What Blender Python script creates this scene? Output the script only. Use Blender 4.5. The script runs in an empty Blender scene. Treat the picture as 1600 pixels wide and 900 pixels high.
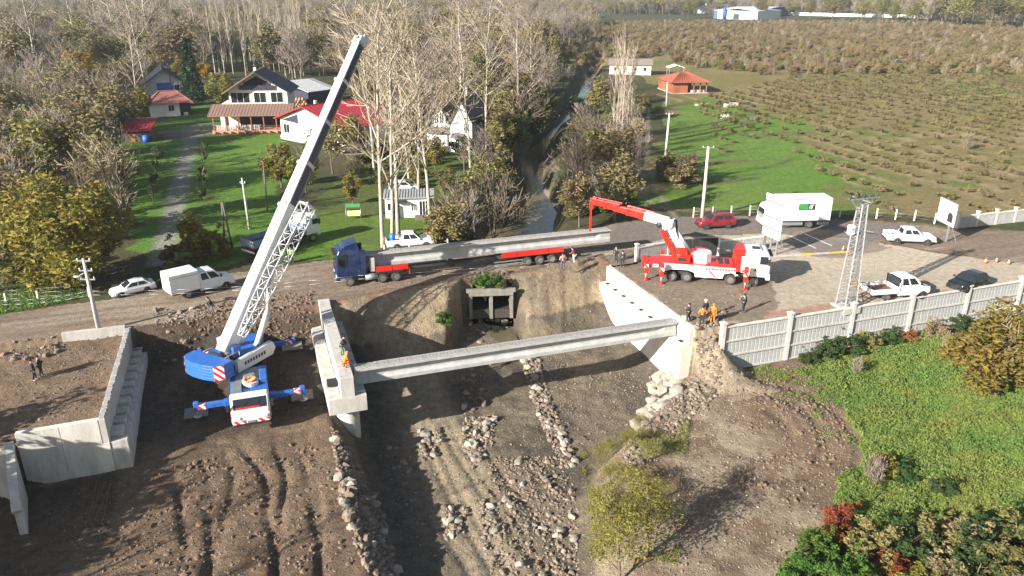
import bpy, math, random
import numpy as np
from mathutils import Vector, Matrix
R = random.Random(11); rng = np.random.default_rng(11)
SC = bpy.context.scene; COL = SC.collection
rad = math.radians
# ---------------------------------------------------------------- camera
FPX, PITCH, CAMH = 1200.0, rad(21.4), 27.0
cd = bpy.data.cameras.new('camera'); cam = bpy.data.objects.new('camera', cd); COL.objects.link(cam)
cam.location = (0, 0, CAMH); cam.rotation_euler = (rad(90) - PITCH, 0, 0)
cd.lens = 27; cd.sensor_width = 36; cd.clip_start = .5; cd.clip_end = 12000
SC.camera = cam
# ---------------------------------------------------------------- light
SUN_EL, SUN_AZ = rad(22.5), rad(39)          # shadows fall towards (cos az, sin az)
sdir = Vector((math.cos(SUN_AZ) * math.cos(SUN_EL), math.sin(SUN_AZ) * math.cos(SUN_EL), -math.sin(SUN_EL)))
sl = bpy.data.lights.new('sun', 'SUN'); sl.energy = 5.0; sl.angle = rad(.5); sl.color = (1, .94, .85)
so = bpy.data.objects.new('sun', sl); COL.objects.link(so); so.rotation_euler = sdir.to_track_quat('-Z', 'Y').to_euler()
wd = bpy.data.worlds.new('World'); SC.world = wd; wd.use_nodes = True
nt = wd.node_tree; sky = nt.nodes.new('ShaderNodeTexSky'); sky.sky_type = 'NISHITA'; sky.sun_disc = False
sky.sun_elevation = SUN_EL; sky.sun_rotation = math.atan2(-sdir.x, -sdir.y); sky.air_density = 1.2; sky.dust_density = 1.5
nt.links.new(sky.outputs[0], nt.nodes['Background'].inputs[0]); nt.nodes['Background'].inputs[1].default_value = .05
vs = SC.view_settings; vs.view_transform = 'Standard'; vs.look = 'None'; vs.gamma = 1; vs.exposure = 1.5
# ---------------------------------------------------------------- measuring helpers (real ground positions)
CP, SP = math.cos(PITCH), math.sin(PITCH)
def ray(px, py):
    x = (px - 800) / FPX; v = (450 - py) / FPX
    return x, CP + v * SP, -SP + v * CP
def P(px, py, z=0.0):
    d = ray(px, py); t = (z - CAMH) / d[2]
    return Vector((d[0] * t, d[1] * t, z))
def PY(px, py, Y):
    d = ray(px, py); t = Y / d[1]
    return Vector((d[0] * t, Y, CAMH + d[2] * t))
UX, UY = .9455, .3256
def BW(u, w, z=0.0): return Vector((u * UX + w * UY, u * UY - w * UX, z))   # bridge axes -> world
BANG = math.atan2(UY, UX)
# ---------------------------------------------------------------- noise
def _hash(ix, iy, s):
    h = (ix.astype(np.int64) * 374761393 + iy.astype(np.int64) * 668265263 + s * 1442695041) & 0x7fffffff
    h = ((h ^ (h >> 13)) * 1274126177) & 0x7fffffff
    return ((h ^ (h >> 16)) & 0xffff) / 65535.0
def vn(x, y, size, s=0):
    x = np.asarray(x, float) / size; y = np.asarray(y, float) / size
    ix = np.floor(x); iy = np.floor(y); fx = x - ix; fy = y - iy
    fx = fx * fx * (3 - 2 * fx); fy = fy * fy * (3 - 2 * fy)
    a = _hash(ix, iy, s); b = _hash(ix + 1, iy, s); c = _hash(ix, iy + 1, s); d = _hash(ix + 1, iy + 1, s)
    return (a * (1 - fx) + b * fx) * (1 - fy) + (c * (1 - fx) + d * fx) * fy
def fbm(x, y, size, o=4, s=0):
    r = 0; a = .5; t = 0
    for k in range(o):
        r = r + a * vn(x, y, size, s + k * 17); t += a; a *= .55; size *= .5
    return r / t
def sm(t): t = np.clip(t, 0, 1); return t * t * (3 - 2 * t)
def inpoly(x, y, poly):
    r = np.zeros(np.shape(x), bool); n = len(poly); j = n - 1
    for i in range(n):
        xi, yi = poly[i][0], poly[i][1]; xj, yj = poly[j][0], poly[j][1]
        if yi != yj:
            r ^= ((yi > y) != (yj > y)) & (x < (xj - xi) * (y - yi) / (yj - yi) + xi)
        j = i
    return r
def pp(pts, z=0.0): return [tuple(P(a, b, z)[:2]) for a, b in pts]
# ---------------------------------------------------------------- materials
MATS = {}
def newmat(name):
    m = bpy.data.materials.new(name); m.use_nodes = True
    n = m.node_tree.nodes; b = n['Principled BSDF']; MATS[name] = m
    return m, m.node_tree, n, b
def mat(name, col, rough=.6, metal=0., var=.18, scale=2.5, bump=0., bscale=30., dirt=None, dscale=1.2, damt=.45, emit=None, stretch=None):
    if name in MATS: return MATS[name]
    m, t, n, b = newmat(name); L = t.links
    tc = n.new('ShaderNodeTexCoord'); vec = tc.outputs['Object']
    if stretch:
        mp = n.new('ShaderNodeMapping'); mp.inputs['Scale'].default_value = stretch; L.new(vec, mp.inputs[0]); vec = mp.outputs[0]
    nz = n.new('ShaderNodeTexNoise'); nz.inputs['Scale'].default_value = scale; nz.inputs['Detail'].default_value = 6; nz.inputs['Roughness'].default_value = .65
    L.new(vec, nz.inputs['Vector'])
    cr = n.new('ShaderNodeValToRGB'); cr.color_ramp.elements[0].position = .3; cr.color_ramp.elements[1].position = .7
    cr.color_ramp.elements[0].color = (*[c * (1 - var) for c in col], 1); cr.color_ramp.elements[1].color = (*[min(.95, c * (1 + var)) for c in col], 1)
    L.new(nz.outputs['Fac'], cr.inputs[0]); out = cr.outputs[0]
    if dirt:
        d = n.new('ShaderNodeTexNoise'); d.inputs['Scale'].default_value = dscale; d.inputs['Detail'].default_value = 8; d.inputs['Roughness'].default_value = .7
        L.new(vec, d.inputs['Vector'])
        r2 = n.new('ShaderNodeValToRGB'); r2.color_ramp.elements[0].position = .45; r2.color_ramp.elements[1].position = .75
        r2.color_ramp.elements[1].color = (damt, damt, damt, 1); L.new(d.outputs['Fac'], r2.inputs[0])
        mx = n.new('ShaderNodeMixRGB'); mx.inputs[2].default_value = (*dirt, 1); L.new(r2.outputs[0], mx.inputs[0]); L.new(out, mx.inputs[1]); out = mx.outputs[0]
    L.new(out, b.inputs['Base Color']); b.inputs['Roughness'].default_value = rough; b.inputs['Metallic'].default_value = metal
    if bump:
        nb = n.new('ShaderNodeTexNoise'); nb.inputs['Scale'].default_value = bscale; nb.inputs['Detail'].default_value = 5; L.new(vec, nb.inputs['Vector'])
        bp = n.new('ShaderNodeBump'); bp.inputs['Strength'].default_value = bump; bp.inputs['Distance'].default_value = .05
        L.new(nb.outputs['Fac'], bp.inputs['Height']); L.new(bp.outputs[0], b.inputs['Normal'])
    if emit: b.inputs['Emission Color'].default_value = (*col, 1); b.inputs['Emission Strength'].default_value = emit
    return m
def leafmat(name, cols, trans=.3, objvar=.25, rough=.65):
    if name in MATS: return MATS[name]
    m, t, n, b = newmat(name); L = t.links
    g = n.new('ShaderNodeNewGeometry'); oi = n.new('ShaderNodeObjectInfo')
    cr = n.new('ShaderNodeValToRGB'); e = cr.color_ramp.elements
    while len(e) < len(cols): e.new(.5)
    for i, c in enumerate(cols): e[i].position = i / max(1, len(cols) - 1); e[i].color = (*c, 1)
    L.new(g.outputs['Random Per Island'], cr.inputs[0])
    hs = n.new('ShaderNodeHueSaturation')
    for src, lo, hi, inp in ((oi.outputs['Random'], 1 - objvar, 1 + objvar, 'Value'),):
        mr = n.new('ShaderNodeMapRange'); mr.inputs[3].default_value = lo; mr.inputs[4].default_value = hi; L.new(src, mr.inputs[0]); L.new(mr.outputs[0], hs.inputs[inp])
    m2 = n.new('ShaderNodeMath'); m2.operation = 'MULTIPLY'; m2.inputs[1].default_value = 7.31; L.new(oi.outputs['Random'], m2.inputs[0])
    m3 = n.new('ShaderNodeMath'); m3.operation = 'FRACT'; L.new(m2.outputs[0], m3.inputs[0])
    mr = n.new('ShaderNodeMapRange'); mr.inputs[3].default_value = .48; mr.inputs[4].default_value = .52; L.new(m3.outputs[0], mr.inputs[0]); L.new(mr.outputs[0], hs.inputs['Hue'])
    L.new(cr.outputs[0], hs.inputs['Color']); L.new(hs.outputs[0], b.inputs['Base Color']); b.inputs['Roughness'].default_value = rough
    b.inputs['Specular IOR Level'].default_value = .25
    if trans:
        tr = n.new('ShaderNodeBsdfTranslucent'); L.new(hs.outputs[0], tr.inputs[0]); mx = n.new('ShaderNodeMixShader'); mx.inputs[0].default_value = trans
        L.new(b.outputs[0], mx.inputs[1]); L.new(tr.outputs[0], mx.inputs[2]); L.new(mx.outputs[0], n['Material Output'].inputs[0])
    return m
def glassmat(name='window_glass', col=(.02, .025, .03)):
    if name in MATS: return MATS[name]
    m, t, n, b = newmat(name); b.inputs['Base Color'].default_value = (*col, 1); b.inputs['Roughness'].default_value = .08
    tc = n.new('ShaderNodeTexCoord'); nz = n.new('ShaderNodeTexNoise'); nz.inputs['Scale'].default_value = 1.5; t.links.new(tc.outputs['Object'], nz.inputs['Vector'])
    mr = n.new('ShaderNodeMapRange'); mr.inputs[3].default_value = .04; mr.inputs[4].default_value = .2; t.links.new(nz.outputs['Fac'], mr.inputs[0]); t.links.new(mr.outputs[0], b.inputs['Roughness'])
    return m
# ---------------------------------------------------------------- object helpers
def tag(o, label=None, cat=None, group=None, kind=None):
    if label: o['label'] = label
    if cat: o['category'] = cat
    if group: o['group'] = group
    if kind: o['kind'] = kind
    return o
def thing(name, label, cat, loc=(0, 0, 0), rz=0., group=None):
    o = bpy.data.objects.new(name, None); COL.objects.link(o); o.location = loc; o.rotation_euler = (0, 0, rz); o.empty_display_size = .5
    return tag(o, label, cat, group)
def link(name, me, parent=None, loc=(0, 0, 0), rot=(0, 0, 0), scale=(1, 1, 1)):
    o = bpy.data.objects.new(name, me); COL.objects.link(o); o.location = loc; o.rotation_euler = rot; o.scale = scale
    if parent: o.parent = parent
    return o
KIDS = {}
def copy_tree(src, loc, rz, scale=(1, 1, 1), label=None, group=None):
    def rec(o, par):
        c = o.copy(); COL.objects.link(c)
        if par: c.parent = par
        for ch in o.children: rec(ch, c)
        return c
    r = rec(src, None); r.location = loc; r.rotation_euler = (0, 0, rz); r.scale = scale
    if label: r['label'] = label
    if group: r['group'] = group
    return r
def np_mesh(name, verts, faces, mats, midx=None, smooth=False):
    """faces: (n,k) int array, k = 3 or 4"""
    me = bpy.data.meshes.new(name); nf, k = faces.shape
    me.vertices.add(len(verts)); me.vertices.foreach_set('co', np.asarray(verts, np.float32).ravel())
    me.loops.add(nf * k); me.loops.foreach_set('vertex_index', faces.astype(np.int32).ravel())
    me.polygons.add(nf); me.polygons.foreach_set('loop_start', (np.arange(nf) * k).astype(np.int32))
    try: me.polygons.foreach_set('loop_total', np.full(nf, k, np.int32))
    except Exception: pass
    for m in mats: me.materials.append(m)
    if midx is not None: me.polygons.foreach_set('material_index', np.asarray(midx, np.int32))
    me.polygons.foreach_set('use_smooth', np.full(nf, smooth, bool))
    me.update(calc_edges=True); return me
class MB:
    def __init__(s): s.v = []; s.f = []; s.m = []; s.cur = 0; s.sm = []
    def add(s, vs, fs, smooth=False):
        b = len(s.v); s.v += [tuple(v) for v in vs]
        for f in fs: s.f.append([i + b for i in f]); s.m.append(s.cur); s.sm.append(smooth)
        return s
    def mt(s, i): s.cur = i; return s
    def box(s, x0, x1, y0, y1, z0, z1, M=None):
        vs = [(x, y, z) for z in (z0, z1) for y in (y0, y1) for x in (x0, x1)]
        if M is not None: vs = [M @ Vector(v) for v in vs]
        return s.add(vs, [(0, 2, 3, 1), (4, 5, 7, 6), (0, 1, 5, 4), (2, 6, 7, 3), (0, 4, 6, 2), (1, 3, 7, 5)])
    def cbox(s, x0, x1, y0, y1, z0, z1, c=.05, M=None):
        """box with chamfered vertical and top edges"""
        def ring(z, i): return [(x0 + i + c, y0 + i, z), (x1 - i - c, y0 + i, z), (x1 - i, y0 + i + c, z), (x1 - i, y1 - i - c, z), (x1 - i - c, y1 - i, z), (x0 + i + c, y1 - i, z), (x0 + i, y1 - i - c, z), (x0 + i, y0 + i + c, z)]
        rs = [ring(z0, 0), ring(z1 - c, 0), ring(z1, c)]
        if M is not None: rs = [[M @ Vector(v) for v in r] for r in rs]
        return s.loft(rs, closed=True, caps=True)
    def loft(s, rings, closed=True, caps=True, smooth=False):
        n = len(rings[0]); vs = [v for r in rings for v in r]; fs = []
        for k in range(len(rings) - 1):
            for i in range(n if closed else n - 1):
                j = (i + 1) % n; fs.append((k * n + i, k * n + j, (k + 1) * n + j, (k + 1) * n + i))
        if caps: fs.append(tuple(reversed(range(n)))); fs.append(tuple(range((len(rings) - 1) * n, len(rings) * n)))
        return s.add(vs, fs, smooth)
    def prism(s, poly, y0, y1, axis='y', M=None):
        """poly in the plane normal to axis: y -> (x,z), x -> (y,z), z -> (x,y)"""
        def q(a, b, t): return {'y': (a, t, b), 'x': (t, a, b), 'z': (a, b, t)}[axis]
        rs = [[q(a, b, t) for a, b in poly] for t in (y0, y1)]
        if M is not None: rs = [[M @ Vector(v) for v in r] for r in rs]
        return s.loft(rs)
    def tube(s, p0, p1, r0, r1=None, n=8, caps=True, smooth=True):
        r1 = r0 if r1 is None else r1; p0 = Vector(p0); p1 = Vector(p1); d = (p1 - p0).normalized()
        a = d.orthogonal().normalized(); b = d.cross(a)
        rs = [[p + (a * math.cos(2 * math.pi * i / n) + b * math.sin(2 * math.pi * i / n)) * r for i in range(n)] for p, r in ((p0, r0), (p1, r1))]
        return s.loft(rs, caps=caps, smooth=smooth)
    def path(s, pts, r, n=6):
        for a, b in zip(pts, pts[1:]): s.tube(a, b, r, r, n)
        return s
    def bar(s, p0, p1, w, h, up=(0, 0, 1)):
        p0 = Vector(p0); p1 = Vector(p1); d = (p1 - p0).normalized(); a = d.cross(Vector(up))
        if a.length < 1e-4: a = d.orthogonal()
        a.normalize(); b = a.cross(d)
        rs = [[p + a * sx * w / 2 + b * sy * h / 2 for sx, sy in ((-1, -1), (1, -1), (1, 1), (-1, 1))] for p in (p0, p1)]
        return s.loft(rs)
    def ball(s, c, rx, ry, rz, n=10, m=6, M=None):
        rs = []
        for k in range(m + 1):
            t = math.pi * (k + .02) / (m + .04); rs.append([Vector((c[0] + rx * math.sin(t) * math.cos(2 * math.pi * i / n), c[1] + ry * math.sin(t) * math.sin(2 * math.pi * i / n), c[2] - rz * math.cos(t))) for i in range(n)])
        return s.loft(rs, smooth=True)
    def mesh(s, name, mats):
        me = bpy.data.meshes.new(name); me.from_pydata(s.v, [], s.f)
        for m in (mats if isinstance(mats, (list, tuple)) else [mats]): me.materials.append(m)
        me.polygons.foreach_set('material_index', s.m); me.polygons.foreach_set('use_smooth', s.sm); me.update(); return me
    def build(s, name, mats, parent=None, bevel=0., **kw):
        o = link(name, s.mesh(name, mats), parent, **kw)
        if bevel:
            b = o.modifiers.new('bevel', 'BEVEL'); b.width = bevel; b.segments = 2; b.limit_method = 'ANGLE'; b.angle_limit = rad(40)
        return o
def part(name, m, parent, fn, bevel=0., **kw):
    b = MB(); fn(b); return b.build(name, m, parent, bevel, **kw)
# ================================================================ TERRAIN
NB = pp([(205, 515), (330, 497), (420, 485), (500, 475), (600, 457), (690, 441), (735, 433), (800, 428), (850, 418), (880, 405), (930, 396), (953, 396)])
RF = pp([(-200, 520), (0, 490), (170, 469), (250, 450), (330, 432), (480, 411), (560, 402), (720, 386), (870, 364), (960, 350), (1010, 343), (1090, 338), (1200, 338), (1340, 343), (1440, 349), (1500, 357), (1600, 360), (1800, 352)])
RIV = pp([(772, 420), (775, 395), (800, 365), (826, 335), (830, 320), (828, 280), (835, 240), (850, 215), (880, 195), (905, 170)], -3.5) + [(30, 300), (60, 500)]
RIVX = np.array([q[0] for q in RIV]); RIVY = np.array([q[1] for q in RIV])
BEDU = lambda w: np.interp(w, [-50.97, -48.3, -45.59, -43.23, -40.0, -33.7], [31.3, 27.8, 24.1, 20.6, 18.4, 15.9])
def height(X, Y, detail=True):
    X = np.asarray(X, float); Y = np.asarray(Y, float)
    u = X * UX + Y * UY; w = X * UY - Y * UX
    dn = np.interp(X, [q[0] for q in NB], [q[1] for q in NB]) - Y + .5 * (fbm(X, Y, 3, 3, 5) - .5)
    padz = np.interp(w, [-68, -60, -52, -46, -38, -20], [-2.4, -2.75, -3.9, -4.4, -4.7, -5.2])
    bedz = np.interp(w, [-76, -72, -66, -60, -52, -40], [-3.8, -3.9, -5.2, -6.2, -6.7, -6.9])
    t = sm((u - 3.3) / 3.2); site = padz * (1 - t) + bedz * t
    # right bank: brown spoil and meadow south of the precast wall
    ub = BEDU(w); mead = -4.1 + np.interp(w, [-51, -44, -36, -25], [0, -.3, -.9, -1.8]) + np.interp(u, [40, 60], [0, .9]) + .8 * np.exp(-((u - 37) ** 2 / 40 + (w + 44) ** 2 / 18))
    t2 = sm((u - ub + .5) / 4.5); site = site * (1 - t2) + mead * t2
    run = np.interp(X, [-33, -22, -17, -13, -6.2, -4.9, -.1, 1.6, 5, 12], [2.0, 2.2, 3.2, 6.5, 7.5, .7, .7, 6, 9.5, 8])
    z = site * sm(dn / run)
    yard = (u > 34.05) & (w < -51.05); z = np.where(yard, 0, z)
    k = sm((38.8 - u) / 3.2); zs_ = mead * np.clip((w + 52.6) / 6.6, 0, 1) - 1.7 * np.clip((35.9 - u) / 1.8, 0, 1) * sm((w + 51.4) / 1.5) * (1 - sm((w + 49.5) / 3)); zs_ = mead * (1 - k) + zs_ * k; z = np.where((u > 34.05) & (u < 36.5) & (w >= -51.2), zs_, z)
    z = np.where((u >= 36.5) & (w >= -50.48), zs_, z); z = np.where((u >= 36.5) & (w < -50.48), 0, z)
    fill = (u < -11.45) & (w < -51.42) & (w > -66.85)
    z = np.where(fill, -.55, z); z = np.where((u < -11.45) & (w <= -66.85), 0, z)
    so_ = (u < -11.45) & (w >= -51.42); zs = np.interp(w, [-51.2, -47, -40, -25], [-4.0, -4.3, -4.6, -5.0])
    west = sm((-17.0 - u) / 1.5); zs2 = np.interp(w, [-51.2, -49.75, -49.5, -40, -25], [-.4, -.4, -4.3, -4.6, -5])
    z = np.where(so_, zs * (1 - west) + zs2 * west, z)
    # river channel north of the road
    yf = np.interp(X, [q[0] for q in RF], [q[1] for q in RF])
    cx = np.interp(Y, RIVY, RIVX); hw = np.interp(Y, [80, 95, 105, 120, 160, 220], [4.4, 5.4, 3.9, 1.8, 1.5, 1.3])
    d = np.abs(X - cx) + .8 * (fbm(X, Y, 4, 3, 9) - .5)
    ch = -4.1 * (1 - sm((d - hw + .6) / 4.2)) * sm((Y - yf - .3) / 2.2) * (1 - sm((Y - 330) / 60))
    north = dn < 0
    z = np.where(north & (Y > yf), np.minimum(z, ch), z)
    # ground off the road rolls a little, far hills rise
    off = sm((Y - yf - 3) / 30)
    z = z + off * (1 - sm((6 - d) / 6) * (Y < 330)) * (.9 * (fbm(X, Y, 45, 3, 21) - .5))
    far = sm((Y - 1100) / 900) * sm((600 - X) / 900); z = z + 55 * far * (.5 + fbm(X, Y, 700, 4, 31))
    if detail:
        soft = np.where(z < -.15, 1., 0.) * (Y < yf)
        z = z + soft * (.3 * (fbm(X, Y, 2.6, 4, 41) - .5) + .13 * (fbm(X, Y, .9, 3, 43) - .5))
        inpad = sm((4.5 - u) / 3) * sm((u + 11) / 3) * sm((w + 53) / 4) * (dn > 0)
        wob = 2.2 * (fbm(X, Y, 8, 2, 51) - .5)
        for c_, ph in ((-7.2, .3), (-5.4, .1), (-4.1, -.2), (-2.4, .25), (-.9, -.1), (.7, .1), (1.6, -.05)):
            z = z - inpad * .26 * np.exp(-((u - c_ - wob - ph * (w + 48) * .45) / .24) ** 2) * (.35 + .65 * sm((fbm(X, Y, 5, 2, int(50 + 7 * c_)) - .35) * 5))
        inbed = sm((u - 7) / 2) * sm((17.5 - u) / 3) * sm((w + 56) / 4)
        for c_, ph in ((8.7, .5), (10.3, .35), (11.2, .3), (12.6, .5), (13.4, .45), (14.9, .6)):
            z = z - inbed * .2 * np.exp(-((u - c_ - wob * .7 - ph * (w + 48) * .18) / .3) ** 2)
        arc = np.hypot(u - 33.5, w + 41.5); onsp = sm((u - 29) / 3) * sm((42.5 - u) / 2) * sm((w + 49.5) / 2)
        z = z + sm((u - 13) / 3) * sm((ub + 1 - u) / 2) * (dn > 5) * .42 * (fbm(X, Y, 1.3, 4, 531) - .5)
        z = z - onsp * .14 * (np.sin(arc * 2.6 + 1.5 * wob) > .35) * sm((arc - 1.5) / 2)
    return z
def gz(x, y): return float(height(np.array([x]), np.array([y]))[0])

def axis(lo, fine0, fine1, hi, d, g=1.12, mx=400):
    a = list(np.arange(fine0, fine1, d)); s = d; x = a[-1]
    while x < hi: s = min(s * g, mx); x += s; a.append(x)
    s = d; x = a[0]; b = []
    while x > lo: s = min(s * g, mx); x -= s; b.append(x)
    return np.array(b[::-1] + a)
ax = axis(-5000, -44, 46, 5000, .23, 1.07)
ay1 = list(np.arange(14, 30, .8)) + list(np.arange(30, 82, .23)) + list(np.arange(82, 112, .5)) + list(np.arange(112, 200, 1.0))
y = ay1[-1]; s_ = 1.0
while y < 7000: s_ = min(s_ * 1.06, 300); y += s_; ay1.append(y)
ay = np.array([-400, -100, -30, 0, 8] + ay1)
GX, GY = np.meshgrid(ax, ay); GX = GX.ravel(); GY = GY.ravel()
GZ = height(GX, GY)
gu = GX * UX + GY * UY; gw = GX * UY - GY * UX
n1 = fbm(GX, GY, 7, 4, 61); n2 = fbm(GX, GY, 1.6, 4, 63); n3 = fbm(GX, GY, 30, 4, 65)
def mixc(c, new, f): f = np.asarray(f)[:, None]; return c * (1 - f) + np.asarray(new)[None, :] * f
def painted(poly, warp=1.2, size=3, s=71, soft=None):
    dx = warp * 2 * (fbm(GX, GY, size, 3, s) - .5); dy = warp * 2 * (fbm(GX, GY, size, 3, s + 5) - .5)
    return inpoly(GX + dx, GY + dy, poly).astype(float)
yfar = np.interp(GX, [q[0] for q in RF], [q[1] for q in RF]); north = (GY > yfar + .6 * (n2 - .5))
colr = np.tile(np.array([[.18, .127, .086]]), (len(GX), 1))            # dug brown soil
colr = mixc(colr, (.115, .078, .052), sm((n1 - .42) * 5)); colr = mixc(colr, (.25, .185, .125), sm((n2 - .55) * 5) * .7)
zone = np.zeros((len(GX), 3)); zone[:, 0] = .55                           # r pebbles, g grass, b smooth
dn_ = np.interp(GX, [q[0] for q in NB], [q[1] for q in NB]) - GY
ZID = np.zeros(len(GX), int)
# woodland floor and meadows north of the road
f = north.astype(float); colr = mixc(colr, (.085, .075, .04), f); colr = mixc(colr, (.06, .075, .028), f * sm((n1 - .45) * 6)); zone = np.where(north[:, None], [.0, .7, 0], zone); ZID[north] = 3
lawn = painted(pp([(205, 350), (195, 300), (175, 250), (180, 225), (250, 222), (300, 200), (452, 208), (450, 240), (432, 300), (455, 330), (520, 330), (700, 345), (735, 372), (600, 398), (500, 408), (390, 400), (330, 425), (240, 410), (215, 415)]), 2.5, 6)
lawn2 = painted(pp([(215, 202), (250, 182), (360, 150), (420, 150), (360, 205), (300, 205)]), 3, 8)
lawn3 = painted(pp([(460, 345), (560, 240), (720, 225), (760, 260), (735, 372), (560, 402)]), 4, 7)
for l_, c_ in ((lawn, (.11, .22, .03)), (lawn2, (.1, .19, .033)), (lawn3 * .75, (.105, .145, .032))):
    colr = mixc(colr, c_, l_ * (.75 + .25 * n2)); zone[:, 1] = np.maximum(zone[:, 1], l_)
ZID[lawn > .5] = 4
bare = sm((n2 - .5) * 6) * lawn * sm((fbm(GX, GY, 14, 3, 301) - .45) * 5); colr = mixc(colr, (.115, .13, .04), bare * .6)
lane_u = gu + 10.1; ln = np.exp(-(lane_u / 1.35) ** 4) * (gw < -83) * (gw > -176); colr = mixc(colr, (.27, .25, .235), ln * (.8 + .4 * (n2 - .5))); zone[:, 1] *= 1 - ln; zone[:, 0] = np.maximum(zone[:, 0], .4 * ln)
ZID[ln > .5] = 8
yardl = painted(pp([(255, 205), (330, 190), (335, 207), (300, 214), (262, 222)]), 1); colr = mixc(colr, (.2, .18, .15), yardl * .8)
# field on the right
fld = painted(pp([(1005, 320), (1012, 250), (1030, 190), (1040, 165), (1010, 120), (950, 108), (880, 100), (840, 62), (860, 38), (1700, 38), (1900, 345), (1600, 345), (1490, 345), (1340, 335), (1200, 330), (1090, 330)]), 4, 15)
rowd = np.array([.28, -.96]); rowx = GX * .96 + GY * .28                    # rows run towards (.42,-.91)
fc = np.tile(np.array([[.19, .165, .065]]), (len(GX), 1)); fc = mixc(fc, (.22, .175, .085), sm((fbm(GX, GY, 18, 4, 81) - .45) * 5)); fc = mixc(fc, (.13, .17, .045), sm((fbm(GX, GY, 22, 4, 83) - .56) * 7))
gr = painted(pp([(1012, 250), (1045, 165), (1100, 150), (1230, 185), (1270, 240), (1330, 300), (1345, 338), (1090, 335), (1005, 320)]), 6, 12); fc = mixc(fc, (.11, .22, .032), gr * (.55 + .4 * n3))
fc = mixc(fc, (.16, .12, .065), gr * sm((fbm(GX * .5 - GY, GY, 7, 3, 85) - .55) * 6) * .7)
rows = sm((np.sin(rowx * 2 * math.pi / 5.6 + 1.6 * (n1 - .5)) - .55) * 3) * (1 - gr); fc = mixc(fc, (.34, .26, .15), rows * sm((fbm(GX, GY, 25, 3, 87) - .42) * 5) * .75)
farb = sm((GY - 330) / 60); fc = mixc(fc, (.2, .14, .075), farb * sm((n3 - .2) * 4)); fc = mixc(fc, (.11, .2, .04), farb * sm((fbm(GX, GY * .4, 60, 3, 89) - .66) * 12))
colr = colr * (1 - fld[:, None]) + fc * fld[:, None]; zone[:, 1] = np.maximum(zone[:, 1], fld * .8); ZID[fld > .5] = 5
trk = [(905, 100), (1008, 165), (1003, 215), (1003, 260), (1015, 300), (1040, 335)]; tp = np.array(pp(trk)); tx = np.interp(GY, tp[::-1, 1], tp[::-1, 0])
for o_ in (-1.0, 1.0):
    k = np.exp(-((GX - tx - o_) / .5) ** 2) * (GY > 91) * (GY < 215); colr = mixc(colr, (.26, .215, .15), k * .8)
# river bed upstream
cx = np.interp(GY, RIVY, RIVX); k = (np.abs(GX - cx) < 7) & north & (GZ < -.8) & (GY < 330); colr[k] = colr[k] * .5 + np.array([.13, .11, .075]) * .5; zone[k] = [.5, .2, 0]
k = (np.abs(GX - cx) < 6) & north & (GZ < -2.9) & (GY < 330); ZID[k] = 2; colr[k] = np.array([.17, .145, .105])
# road and yard
ROAD = pp([(-300, 533), (-60, 500), (0, 491), (170, 469), (250, 450), (330, 432), (480, 411), (560, 402), (720, 386), (870, 364), (960, 350), (1010, 344), (1090, 339), (1200, 339), (1340, 345), (1440, 352), (1500, 360), (1600, 362), (1800, 358), (1800, 395), (1600, 412), (1500, 400), (1340, 372), (1200, 364), (1130, 366), (1040, 372), (1000, 383), (940, 396), (870, 412), (800, 424), (735, 430), (690, 438), (600, 454), (500, 472), (420, 482), (330, 494), (205, 513), (90, 528), (0, 545), (-100, 562), (-300, 600)])
rd = painted(ROAD, .5, 2.5); south = (~north).astype(float)
colr = mixc(colr, (.225, .17, .125), rd); str_ = fbm(gu * .12, gw, .9, 3, 91); colr = mixc(colr, (.3, .26, .21), rd * sm((str_ - .52) * 7) * .6); colr = mixc(colr, (.14, .115, .095), rd * sm((.45 - str_) * 7) * .5)
asph = painted(pp([(960, 350), (1010, 344), (1090, 339), (1200, 339), (1340, 345), (1440, 354), (1440, 380), (1340, 374), (1200, 366), (1130, 368), (1040, 374), (940, 392)]), .8, 4); colr = mixc(colr, (.17, .15, .135), asph * .8)
zone = np.where(rd[:, None] > .5, [.25, 0, .8], zone); ZID[rd > .5] = 1
yd = painted(pp([(940, 396), (1000, 384), (1040, 373), (1130, 367), (1200, 366), (1340, 374), (1500, 401), (1600, 413), (1800, 396), (2000, 470), (1600, 445), (1510, 460), (1232, 499), (1131, 517), (1085, 515), (955, 420)]), .4, 2)
colr = mixc(colr, (.44, .375, .29), yd); colr = mixc(colr, (.37, .31, .24), yd * sm((n1 - .5) * 4)); colr = mixc(colr, (.4, .345, .27), yd * sm((fbm(gu * .25, gw, 2, 3, 95) - .52) * 7) * .5)
dirt = painted(pp([(940, 400), (1030, 380), (1130, 385), (1205, 440), (1215, 470), (1190, 500), (1131, 517), (1085, 515), (955, 420)]), 1.2, 3); colr = mixc(colr, (.17, .135, .1), dirt * yd * .9); colr = mixc(colr, (.24, .2, .15), dirt * yd * sm((n2 - .52) * 6) * .6)
pave = painted(pp([(1195, 500), (1200, 485), (1262, 480), (1325, 470), (1345, 478), (1460, 455), (1480, 452), (1495, 470), (1232, 510)]), .35, 2); colr = mixc(colr, (.34, .2, .15), pave * yd * .85)
dam = painted(pp([(1235, 385), (1250, 366), (1340, 372), (1400, 385), (1300, 405)]), .8, 3); colr = mixc(colr, (.2, .165, .145), dam * yd * .75)
lot = painted(pp([(1212, 380), (1238, 366), (1325, 378), (1345, 372), (1350, 345), (1420, 352), (1335, 395), (1270, 402)]), .8, 3); colr = mixc(colr, (.19, .165, .155), lot * .75)
zone = np.where(yd[:, None] > .5, [.04, 0, .8], zone); zone[:, 0] = np.where((yd * dirt) > .5, .5, zone[:, 0]); ZID[yd > .5] = 6
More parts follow.
